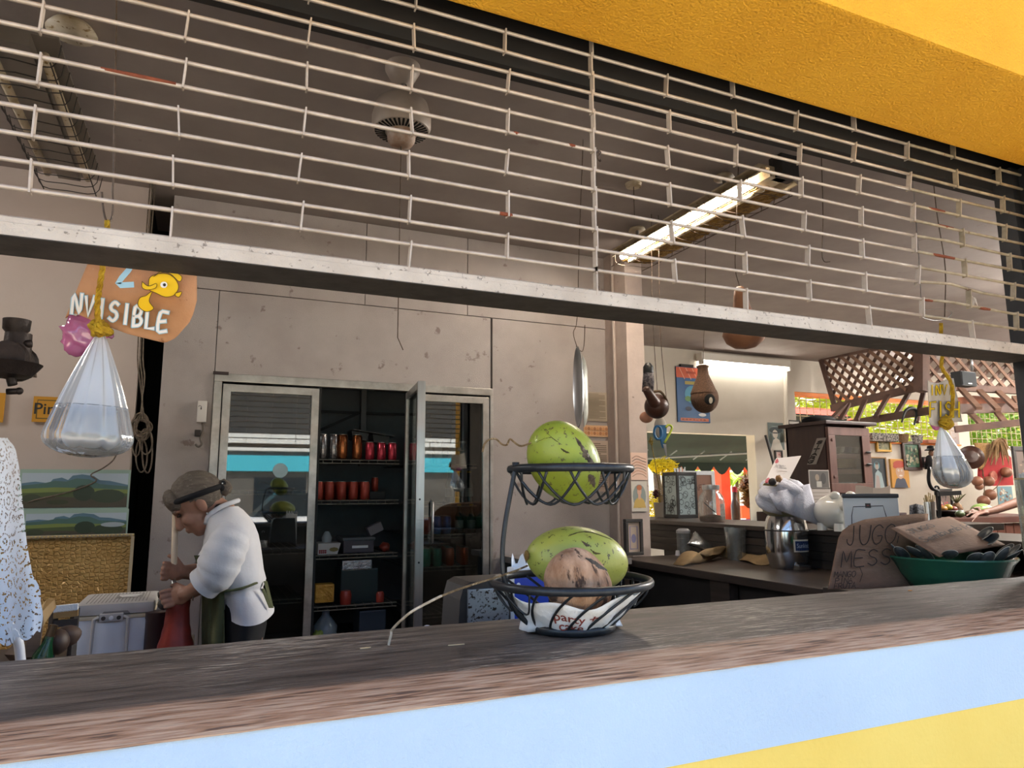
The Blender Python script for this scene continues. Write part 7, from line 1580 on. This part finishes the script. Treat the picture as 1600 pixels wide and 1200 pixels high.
for x0, y0, x1, y1 in ((1500, 606, 1530, 638), (1530, 610, 1560, 640), (1560, 612, 1590, 640), (1513, 642, 1535, 664), (1548, 632, 1572, 662), (1585, 620, 1612, 656)): beam((x0, y0), (x1, y1), 5.4, 5.0, .06, .035, latm, name='rafter_slat')
one('roof_board', prism(quad([(1490, 622), (1520, 618), (1620, 626), (1620, 634), (1490, 634)], (5.7,)*5), (0, .03, 0)), mat('terracotta_board', '#a8603c', '#8f5032', 5, rough=.7), 'reddish roof board behind the right lattice', 'board')
a = P(1501, 579, Y=5.0); c = P(1527, 604, Y=5.0)
t = thing('loudspeaker', (a.x, 5.0, c.z), 'small black loudspeaker hung under the lattice', 'speaker')
part(t, 'cabinet', bbox(a.x, c.x, 5.0, 5.12, c.z, a.z, .008), mat('speaker_black', '#2a2c2e', rough=.6), 40); part(t, 'grille_cloth', bbox(a.x+.01, c.x-.01, 4.994, 5.0, c.z+.01, a.z-.01, .003), mat('speaker_grille', '#34373a', rough=.9)); part(t, 'badge', box((a.x+c.x)/2-.03, (a.x+c.x)/2+.03, 4.99, 4.996, c.z+.02, c.z+.032), mat('badge_grey', '#b0b0b0', rough=.4)); part(t, 'bracket', tube([P(1519, 579, Y=5.06), P(1517, 555, Y=5.06)], .015, 8), steel, True)
t = thing('track_lights', P(1416, 597, Y=6.3), 'cluster of small white spot lights glowing behind the lattice', 'lamp')
for x, y in ((1404, 593), (1413, 596), (1420, 594), (1427, 596)): part(t, 'spot_bulb', ell(P(x, y, Y=6.6), (.028, .028, .024), 10, 8), tube_on2, True)
part(t, 'track', bar(P(1400, 590, Y=6.62), P(1432, 592, Y=6.62), .03, .03), pm)
# far right: woven fan, dried fronds, red board, calabash string, frames, fruit counter
YR2 = 6.2
def R2(x, y, dy=0): return P(x, y, Y=YR2+dy)
v1_ = pxm(R2(1551, 720))
one('red_board', prism([R2(1530, 760), R2(1584, 758), R2(1580, 715), R2(1556, 692), R2(1532, 712)], (0, .03, 0)), mat('red_felt', '#a82c2c', '#8f2226', 8, rough=.9), 'bright red board behind the woven fan', 'board')
t = thing('woven_fan', R2(1538, 732), 'heart-shaped woven straw fan hanging before the red board', 'fan')
part(t, 'fan_blade', sheet(lambda u, v_: R2(1521+25*u+(3*math.sin(v_*3)), 692+(8+34*math.sin(math.pi*(.15+.8*u)))*v_, -.012-.01*math.sin(u*3)), 12, 8, .006), mat('straw_weave', '#b08a58', '#8a6638', 60, rough=.85, bump=.6, bscale=90), True); part(t, 'fan_tail', tube([R2(1535, 728, -.014), R2(1536, 745, -.014)], .006, 6), bark)
one('dark_hat', lathe([(0, 0), (v1_*14, 0), (v1_*18, v1_*2), (v1_*12, v1_*5), (v1_*9, v1_*12), (0, v1_*13)], R2(1517, 715), 22, (-.8, -.6, .1)), mat('gourd_dark2', '#4a2e24'), 'dark round hat hanging left of the woven fan', 'hat', smooth=50)
t = thing('dried_fronds', R2(1562, 690), 'bundle of dried palm fronds above the red board', 'fronds')
rf = random.Random(8); dry = mat('dry_frond', '#9a7a54', '#6e5438', 12, rough=.9)
for i in range(34):
    a0_ = R2(1563+rf.uniform(-3, 3), 686+rf.uniform(-2, 2), -.1); e0 = R2(1563+rf.uniform(-22, 17), 718+rf.uniform(-16, 10), -.1-rf.uniform(0, .12)); mid = a0_.lerp(e0, .5)+V(rf.uniform(-.03, .03), 0, .06)
    part(t, 'frond', tube([a0_, mid, e0], [.008, .014, .004], 4), dry)
cal = mat('calabash', '#8a5c44', '#6e4634', 12, rough=.45)
t = thing('calabash_string', R2(1550, 800, -.08), 'string of brown calabash bowls hanging over the fruit', 'calabash string')
for x, y, r_ in ((1572, 738, 8.5), (1527, 752, 8), (1545, 752, 8), (1547, 773, 9), (1537, 783, 9), (1530, 760, 6)): part(t, 'calabash', ell(R2(x, y, -.08), (v1_*r_, v1_*r_, v1_*r_*.95), 18, 12), cal, True)
part(t, 'string', tube(spline([R2(1536, 735, -.06), R2(1538, 760, -.06), R2(1538, 790, -.06)], 3), .006, 6), bark); part(t, 'string', tube(spline([R2(1572, 730, -.06), R2(1566, 745, -.06), R2(1558, 760, -.06), R2(1548, 768, -.06)], 3), .006, 6), bark); part(t, 'painted_face', lathe([(0, 0), (v1_*8, 0), (v1_*8, .02), (0, .02)], R2(1551, 744, -.03), 16, (0, -1, 0)), mat('painted_clay', '#b5705c', '#8a4a40', 20, rough=.6), 40)
picture('framed_picture', (1586, 704), (1640, 745), YR2+.05, splat('#6a5a54', ('#8a7468', '#4a3c3a'), 7, 10), 'dark framed picture cut by the right picture edge', 'picture', frame=dark, fw=.06)
picture('wall_magazine', (1558, 760), (1584, 790), YR2-.05, splat('#6a8a94', ('#8a6a5a', '#b8a890', '#5a4038', '#c8c0b4'), 8, 22), 'colourful magazine page behind the calabashes', 'paper', depth=.01, base='#8a948c')
# fruit counter
YN = 4.0; zc = P(1545, 806, Y=YN).z
fa, fb = P(1455, 806, Y=YN-.15).x, P(1660, 806, Y=YN-.15).x
t = thing('fruit_counter', ((fa+fb)/2, YN+.1, 0), 'reddish slatted wooden fruit counter at the far right', 'counter')
part(t, 'counter_top', bbox(fa, fb, YN-.2, YN+.5, zc-.05, zc, .006), mat('redwood', '#5c3a30', '#4a2e28', 6, rough=.5))
for i in range(16): part(t, 'front_slat', bbox(fa+(fb-fa)*i/16+.004, fa+(fb-fa)*(i+1)/16-.004, YN-.18, YN-.15, .02, zc-.055, .004), mat('redwood2', '#6e4438', '#583428', 6, rough=.55))
def NP(x, y, dy=0): return P(x, y, Y=YN+dy)
n1 = pxm(NP(1540, 790))
melon = mat('watermelon', '#8aa45a', '#5c7a38', 5, rough=.35, wave=('#9ab06c', 9, 3, 'X'))
one('watermelon', ell(V(NP(1543, 797).x, YN+.05, zc+n1*9), (n1*18, n1*14, n1*10), 26, 16), melon, 'pale striped watermelon on the fruit counter', 'watermelon', smooth=True)
t = thing('pineapple', V(NP(1512, 800).x, YN+.1, zc), 'pineapple with leafy crown left of the watermelon', 'pineapple')
pc = V(NP(1513, 790).x, YN+.1, zc+n1*10); part(t, 'fruit', ell(pc, (n1*8, n1*8, n1*11), 20, 14, lambda d: 1+.06*math.sin(22*math.atan2(d.y, d.x))*math.sin(18*d.z)), mat('pine_skin', '#7a5a3c', '#5a3e2a', 30, rough=.8, bump=.6), True)
for i in range(22):
    an = i*2.4; l_ = n1*(22-i*.5); d_ = V(math.cos(an)*(.9-.03*i), math.sin(an)*(.9-.03*i), 1).normalized(); p0 = pc+V(0, 0, n1*9); part(t, 'leaf', prism([p0-V(d_.y, -d_.x, 0)*.012, p0+V(d_.y, -d_.x, 0)*.012, p0+d_*l_+V(d_.x, d_.y, -.4)*n1*3], (0, .003, .002)), mat('pine_leaf', '#7a7a5a', '#5c6040', 10, rough=.6))
one('fruit_bowl', lathe([(0, 0), (n1*14, 0), (n1*24, n1*9), (n1*23, n1*10), (n1*13, n1*2), (0, n1*2)], V(NP(1487, 800).x, YN+.05, zc), 28), bk, 'wide black fruit bowl on the fruit counter', 'bowl', smooth=50)
for i, (x, y, c_, lab) in enumerate(((1478, 786, '#a8783c', 'orange-brown fruit in the black bowl'), (1486, 784, '#b09a3a', 'yellow fruit in the black bowl'), (1494, 787, '#7a3a30', 'dark red fruit in the black bowl'))): one('bowl_fruit', ell(V(NP(x, y).x, YN+.03, zc+n1*(800-y-2)), (n1*6, n1*6, n1*5), 14, 10), mat('bowlfruit%d' % i, c_, rough=.4), lab, 'fruit', smooth=True)
for x, y, c_, lab in ((1500, 805, '#4a5a3a', 'dark green mango in front of the bowl'), (1514, 803, '#5a4434', 'brown mango beside the hand')): one('mango', ell(V(NP(x, y, -.12).x, YN-.12, zc+n1*5), (n1*8, n1*6, n1*5), 16, 10), mat('mango_'+c_, c_, rough=.4), lab, 'mango', smooth=True)
picture('framed_photo', (1466, 767), (1487, 801), YN+.45, splat('#6a5a54', ('#a84848', '#c8b8a8', '#3a3430'), 9, 12), 'small dark-framed photo standing behind the black bowl', 'photo', frame=dark, fw=.02)
# tall chair back of wrought iron behind the metal cup
t = thing('iron_stand', P(1456, 800, Y=3.3), 'black wrought iron stand beside the metal cup', 'stand')
part(t, 'upright', tube(spline([P(x, y, Y=3.3) for x, y in ((1452, 730), (1451, 750), (1456, 763), (1466, 770), (1468, 800), (1466, 860))], 4), .012, 8), blk, True); part(t, 'scroll', tube([P(1464, 764, Y=3.3)+V(.02*math.cos(a_), 0, .02*math.sin(a_)) for a_ in [i*.5 for i in range(12)]], .007, 6), blk, True); part(t, 'foot', lathe([(.1, 0), (.1, .02), (0, .02)], (P(1466, 860, Y=3.3).x, 3.3, 0)), blk); part(t, 'lower_rod', tube([P(1466, 855, Y=3.3), V(P(1466, 860, Y=3.3).x, 3.3, .0)], .012, 8), blk, True); part(t, 'seat_rail', bar(P(1462, 772, Y=3.3), P(1500, 770, Y=3.3), .02, .03), blk)
# second person: only the arm shows
YQ2 = 3.35
t = thing('person', V(P(1700, 900, Y=3.9).x, YQ2, 0), 'forearm and hand of a second person resting on the fruit counter', 'person')
def AP(x, y, dy=0): return P(x, y, Y=YN-.15+dy)
sh = V(AP(1668, 700).x, YQ2+.12, 1.42); elb = AP(1625, 772); wr = AP(1556, 797); hn = []
pal = AP(1536, 801); hn.append(ell(pal, (.05, .04, .018), 14, 10)); hn.append(taper(wr, pal, .03, .026, 4))
for i, (x, y, dy) in enumerate(((1512, 800, .03), (1510, 806, .0), (1513, 812, -.03), (1518, 816, -.05))):
    k0 = pal+V(-.03, dy*.7, .004); k2 = AP(x, y, dy); k1 = k0.lerp(k2, .5)+V(0, 0, .02); hn.append(limb([k0, k1, k2], [.011, .010, .008], 8))
hn.append(limb([pal+V(.0, .03, 0), AP(1530, 793, .05), AP(1521, 794, .06)], [.013, .011, .009], 8))
torso2 = limb([V(sh.x+.1, YQ2, 1.42), V(sh.x+.1, YQ2, 1.0), V(sh.x+.1, YQ2, .85)], [.12, .13, .14]); headp = V(sh.x+.08, YQ2, 1.66)
bd = remeshed('body', J(limb([sh, elb, wr], [.055, .05, .031]), *hn, torso2, limb([V(sh.x+.1, YQ2, 1.42), sh], [.08, .06]), ell(headp, (.09, .08, .115), 16, 12), taper(headp, V(sh.x+.1, YQ2, 1.42), .055, .06), limb([V(sh.x+.1, YQ2-.09, .85), V(sh.x+.1, YQ2-.1, .05)], [.09, .05]), limb([V(sh.x+.1, YQ2+.09, .85), V(sh.x+.1, YQ2+.1, .05)], [.09, .05])), .006, skin, 4)
part(t, 'body', bd, mat('skin_tan', '#7e5848', '#6a4a3c', 12, rough=.55), True)
part(t, 'shirt', tube([V(sh.x+.1, YQ2, 1.5), V(sh.x+.1, YQ2, 1.4), V(sh.x+.1, YQ2, 1.0), V(sh.x+.1, YQ2, .8)], [.09, .155, .16, .165], 20), mat('shirt_blue', '#3a4a6a', rough=.9), True); part(t, 'sleeve', tube([sh+V(.04, 0, .02), sh.lerp(elb, .35)], .075, 16), mat('shirt_blue', '#3a4a6a'), True)
for s_ in (YQ2-.1, YQ2+.1): part(t, 'trouser_leg', tube([V(sh.x+.1, s_, .88), V(sh.x+.1, s_, .06)], [.11, .07], 14), blackc, True)
part(t, 'hair', ell(headp+V(.01, 0, .03), (.098, .088, .10), 16, 12), hairm, True)
# ---- cardboard signs and green bowl behind the counter on the right
cardd = mat('cardboard_dark', '#8a6a54', '#765a46', 6, rough=.95, stretch=(1, 1, 3), spots='#5e4636', spot_scale=20, spot_t=.68, bump=.3, bscale=40)
one('side_shelf', bbox(2.3, 3.7, 1.62, 2.16, .98, 1.02, .006), barw, 'dark side shelf behind the right end of the counter', 'shelf')
t = thing('cardboard_sign', P(1365, 922, Y=1.98), 'upright brown cardboard sign hand-lettered JUGO DE MESS', 'sign')
out = [(1293, 921), (1298, 890), (1304, 860), (1310, 840), (1322, 823), (1345, 813), (1372, 809), (1400, 806), (1428, 803), (1448, 803), (1450, 830), (1446, 870), (1440, 918)]
def c1f(x, y, w=0): return P(x, y, Y=1.98+.10*(921-y)/120-.02*math.sin((x-1293)/160*3.1)-w)
def strip(u, v_):
    i = u*8; ks = ((1293, 921, 1310, 840), (1312, 921, 1316, 829), (1331, 920, 1330, 819), (1350, 920, 1350, 812), (1370, 919, 1372, 809), (1390, 919, 1392, 807), (1410, 918, 1412, 805), (1425, 918, 1430, 803), (1440, 918, 1449, 803))
    k_ = min(7, int(i)); f_ = i-k_; a_, b_ = ks[k_], ks[k_+1]; lo = (a_[0]+(b_[0]-a_[0])*f_, a_[1]+(b_[1]-a_[1])*f_); hi = (a_[2]+(b_[2]-a_[2])*f_, a_[3]+(b_[3]-a_[3])*f_)
    return c1f(lo[0]+(hi[0]-lo[0])*v_, lo[1]+(hi[1]-lo[1])*v_)
part(t, 'board', sheet(strip, 24, 10, -.004), cardd, True)
k = Print(.0006); ink = '#2c211c'
k.hand('JUGO', 1322, -852, 17, 30, ink, 1.6, .18, .12, -.06).hand('de', 1412, -828, 9, 11, ink, 1.3, .2, .15, -.1).stroke([(1404, -838), (1402, -848)], 1.3, ink)
k.hand('MESS', 1314, -886, 16, 25, ink, 1.6, .28, .12, -.08).hand('MANGO', 1303, -902, 6, 9, ink, 1.0, .15, .15, -.03).hand(')', 1342, -907, 8, 20, ink, 1.0)
k.hand('PINA,', 1305, -911, 6, 7.5, ink, 1.0, .15, .15, -.03).hand('FRUTA', 1303, -919.5, 6, 7.5, ink, 1.0, .15, .15, -.03)
pr(t, 'hand_lettering', k, lambda x, y, w: c1f(x, -y, .0025+w*2), .9)
t = thing('green_bowl', P(1480, 908, Y=1.82), 'wide shallow green bowl behind the counter edge', 'bowl')
gcx = P(1482, 882, Y=1.86); rg_ = .228; gz = P(1482, 880, Y=1.70).z
b0 = V(P(1483, 872, Y=1.90).x, 1.90, 1.02); hb = P(1483, 870, Y=1.90).z-1.02
part(t, 'bowl', lathe([(0, 0), (rg_*.60, 0), (rg_*.68, .008), (rg_*.84, hb*.5), (rg_*.93, hb*.84), (rg_, hb), (rg_*.985, hb+.006), (rg_*.95, hb), (rg_*.6, .012), (0, .01)], b0, 44), mat('bowl_green', '#2f6a50', '#28594a', 6, rough=.25, coat=.3), 50)
rv = random.Random(21); pod = mat('dark_pod', '#3c4244', '#2e3334', 10, rough=.4); podr = mat('pod_rim', '#a8a69c', rough=.5)
pods = []
for i in range(26):
    an = i*math.tau/20+rv.uniform(-.1, .1); rr_ = rg_*(rv.uniform(.84, .95) if i < 20 else rv.uniform(.2, .6)); pods.append((an, rr_))
for i, (an, rr_) in enumerate(pods):
    c = b0+V(rr_*math.cos(an), rr_*math.sin(an), hb+.008+rv.uniform(0, .02)+(.06*max(0, math.cos(an-.05))**6 if i < 20 else .01)); d_ = V(math.cos(an+rv.uniform(-.5, .5)), math.sin(an+rv.uniform(-.5, .5)), rv.uniform(.5, 1.1)).normalized(); sdx = d_.cross(V(0, 0, 1)).normalized(); Nn = sdx.cross(d_)
    tt = thing('seed_pod', c, 'dark oval pod half with pale rim heaped in the green bowl', 'pod', 'dark pods in the green bowl')
    M_ = pose(c, d_, Nn)
    part(tt, 'pod_shell', xf(lathe([(0, -.012), (.024, -.009), (.042, 0), (.041, .002), (.022, -.006), (0, -.009)], (0, 0, 0), 18, sy=.62), M_), pod, True)
    part(tt, 'rim', xf(tube([(.0425*math.cos(a_), .0265*math.sin(a_), .001) for a_ in [j_*math.tau/22 for j_ in range(22)]], .0013, 5, closed=True), M_), podr, True)
one('orange_piece', ell(b0+V(-.02, -rg_*.78, hb+.012), (.035, .012, .008), 14, 8), mat('orange_piece', '#d88a3c', rough=.5), 'orange scrap among the pods at the front of the bowl', 'scrap', smooth=True)
one('paper_scrap', bbox(b0.x-rg_*.42, b0.x-rg_*.34, 1.90-rg_*.7, 1.90-rg_*.68, 1.02+hb, 1.02+hb+.028, .002), pm, 'small white paper scrap at the left of the green bowl', 'paper')
t = thing('cardboard_sign', P(1480, 870, Y=1.85), 'cardboard sheet lettered JUGO Sembumbia lying on the green bowl', 'sign')
k4 = [P(1391, 826, Y=1.90), P(1467, 871, Y=1.80), P(1570, 852, Y=1.84), P(1483, 808, Y=2.12)]
def c2f(u, v_, w=0):
    a_ = k4[0].lerp(k4[1], u).lerp(k4[3].lerp(k4[2], u), v_); return a_+V(0, -.3, 1).normalized()*(w+.012*math.sin(u*3.1)*math.sin(v_*3.1))
part(t, 'sheet', sheet(lambda u, v_: c2f(v_, u), 12, 12, .004), cardd, True)
# screen-independent lettering frame of the sheet: along the long edges
k = Print(.0006); 
k.hand('JUGO', .10, -.30, .085, .13, ink, .018, .15).hand('Sembumbia', .06, -.62, .075, .15, ink, .02, .12)
def c2t(x, y, w): return c2f(min(1, max(0, -y)), min(1, max(0, x)), .003+w*2)
pr(t, 'hand_lettering', k, c2t, .9)
# metal cup with sticks, plaid cloth, tall glass of straws
b = P(1455, 818, Y=2.75); zc2 = P(1455, 775, Y=2.75).z
tt = thing('side_table', (b.x, 2.9, 0), 'small dark side table under the steel cup', 'table'); part(tt, 'table_top', bbox(b.x-.045, b.x+.4, 2.6, 3.2, b.z-.04, b.z-.001, .005), barw); part(tt, 'table_leg', box(b.x+.1, b.x+.2, 2.85, 2.95, 0, b.z-.04), barw)
t = thing('metal_cup', V(b.x, 2.75, b.z), 'tall steel cup full of wooden stirrers', 'cup'); rc = wid(b, 1446, 1463)/2
part(t, 'cup', lathe([(0, 0), (rc*.9, 0), (rc, P(1455, 784, Y=2.75).z-b.z), (rc*.93, P(1455, 784, Y=2.75).z-b.z), (0, .01)], b, 22), chrome, 50)
for i in range(14): one('stirrer', tube([b+V(rv.uniform(-.6, .6)*rc, rv.uniform(-.6, .6)*rc, .03), b+V(rv.uniform(-.9, .9)*rc, rv.uniform(-.8, .8)*rc, zc2-b.z+rv.uniform(-.02, .03))], .003, 5), mat('stirrer', '#c9b48a', rough=.8), 'pale wooden stirrer standing in the steel cup', 'stirrer', 'stirrers in the steel cup')
one('plaid_cloth', sheet(lambda u, v_: P(1422+24*u, 815-v_*(28-6*abs(u-.4)), Y=2.9+.05*v_+.01*math.sin(u*9)), 10, 6, .004), mat('plaid', '#5a5c64', '#24262c', 70, rough=.9, lo=.48, hi=.52), 'dark plaid cloth bundle left of the steel cup', 'cloth', smooth=True)
gb_ = P(1619, 870, Y=1.80); gb_.z = 1.02; zt2 = P(1619, 748, Y=1.80).z-1.02; rg2 = .045
t = thing('straw_glass', gb_, 'tall clear glass of white straws at the right edge', 'glass')
part(t, 'glass', lathe([(0, 0), (rg2*.85, 0), (rg2, zt2), (rg2*.96, zt2), (rg2*.8, .01), (0, .01)], gb_, 24), clear, 50); part(t, 'rim_band', lathe([(rg2*1.01, zt2-.004), (rg2*1.01, zt2+.003)], gb_, 24), mat('rim_gold', '#c0b48a', rough=.3, metal=.4))
for i in range(16): one('drinking_straw', tube([gb_+V(rv.uniform(-.5, .5)*rg2, rv.uniform(-.5, .5)*rg2, .015), gb_+V(rv.uniform(-.8, .8)*rg2, rv.uniform(-.8, .8)*rg2, zt2+rv.uniform(.0, .03))], .0042, 7), pm, 'white straw standing in the tall glass', 'straw', 'straws in the tall glass')

# small hanging odds and ends
one('gecko_figure', tube(spline([P(x, y, Y=5.2) for x, y in ((1409, 660), (1412, 650), (1416, 641), (1424, 638), (1431, 641), (1432, 650), (1428, 664))], 4), [.008+.012*math.sin(math.pi*i/24) for i in range(25)], 8), blk, 'black arched gecko figure on the lower lattice rail', 'figure', smooth=True)
one('wire_hook', tube(spline([V(P(1285, 260, Y=2.6).x, 2.6, CEIL), P(1286, 340, Y=2.6), P(1284, 390, Y=2.6), P(1287, 408, Y=2.6), P(1297, 409, Y=2.6)], 4), .0022, 5), wirem, 'bare hooked wire hanging between the lamp and right track', 'wire')
one('wire_ring', tube(spline([V(P(1438, 400, Y=2.6).x, 2.6, CEIL)]+[P(x, y, Y=2.6) for x, y in ((1438, 440), (1438, 488), (1442, 496), (1462, 501), (1480, 497), (1487, 488), (1470, 483), (1445, 484))], 4), .0018, 5), steel, 'thin bent wire ring near the right rope', 'wire')
p = P(990, 292, Z=CEIL-.02)
t = thing('ceiling_hook', p, 'wire hook and round plate on the ceiling left of the lamp', 'hook')
part(t, 'hook_plate', lathe([(0, 0), (.045, 0), (.05, .02), (0, .02)], p, 20), lampw, 40); part(t, 'hook_wire', tube([p, p+V(0, 0, -.18)], .0025, 5), wirem)
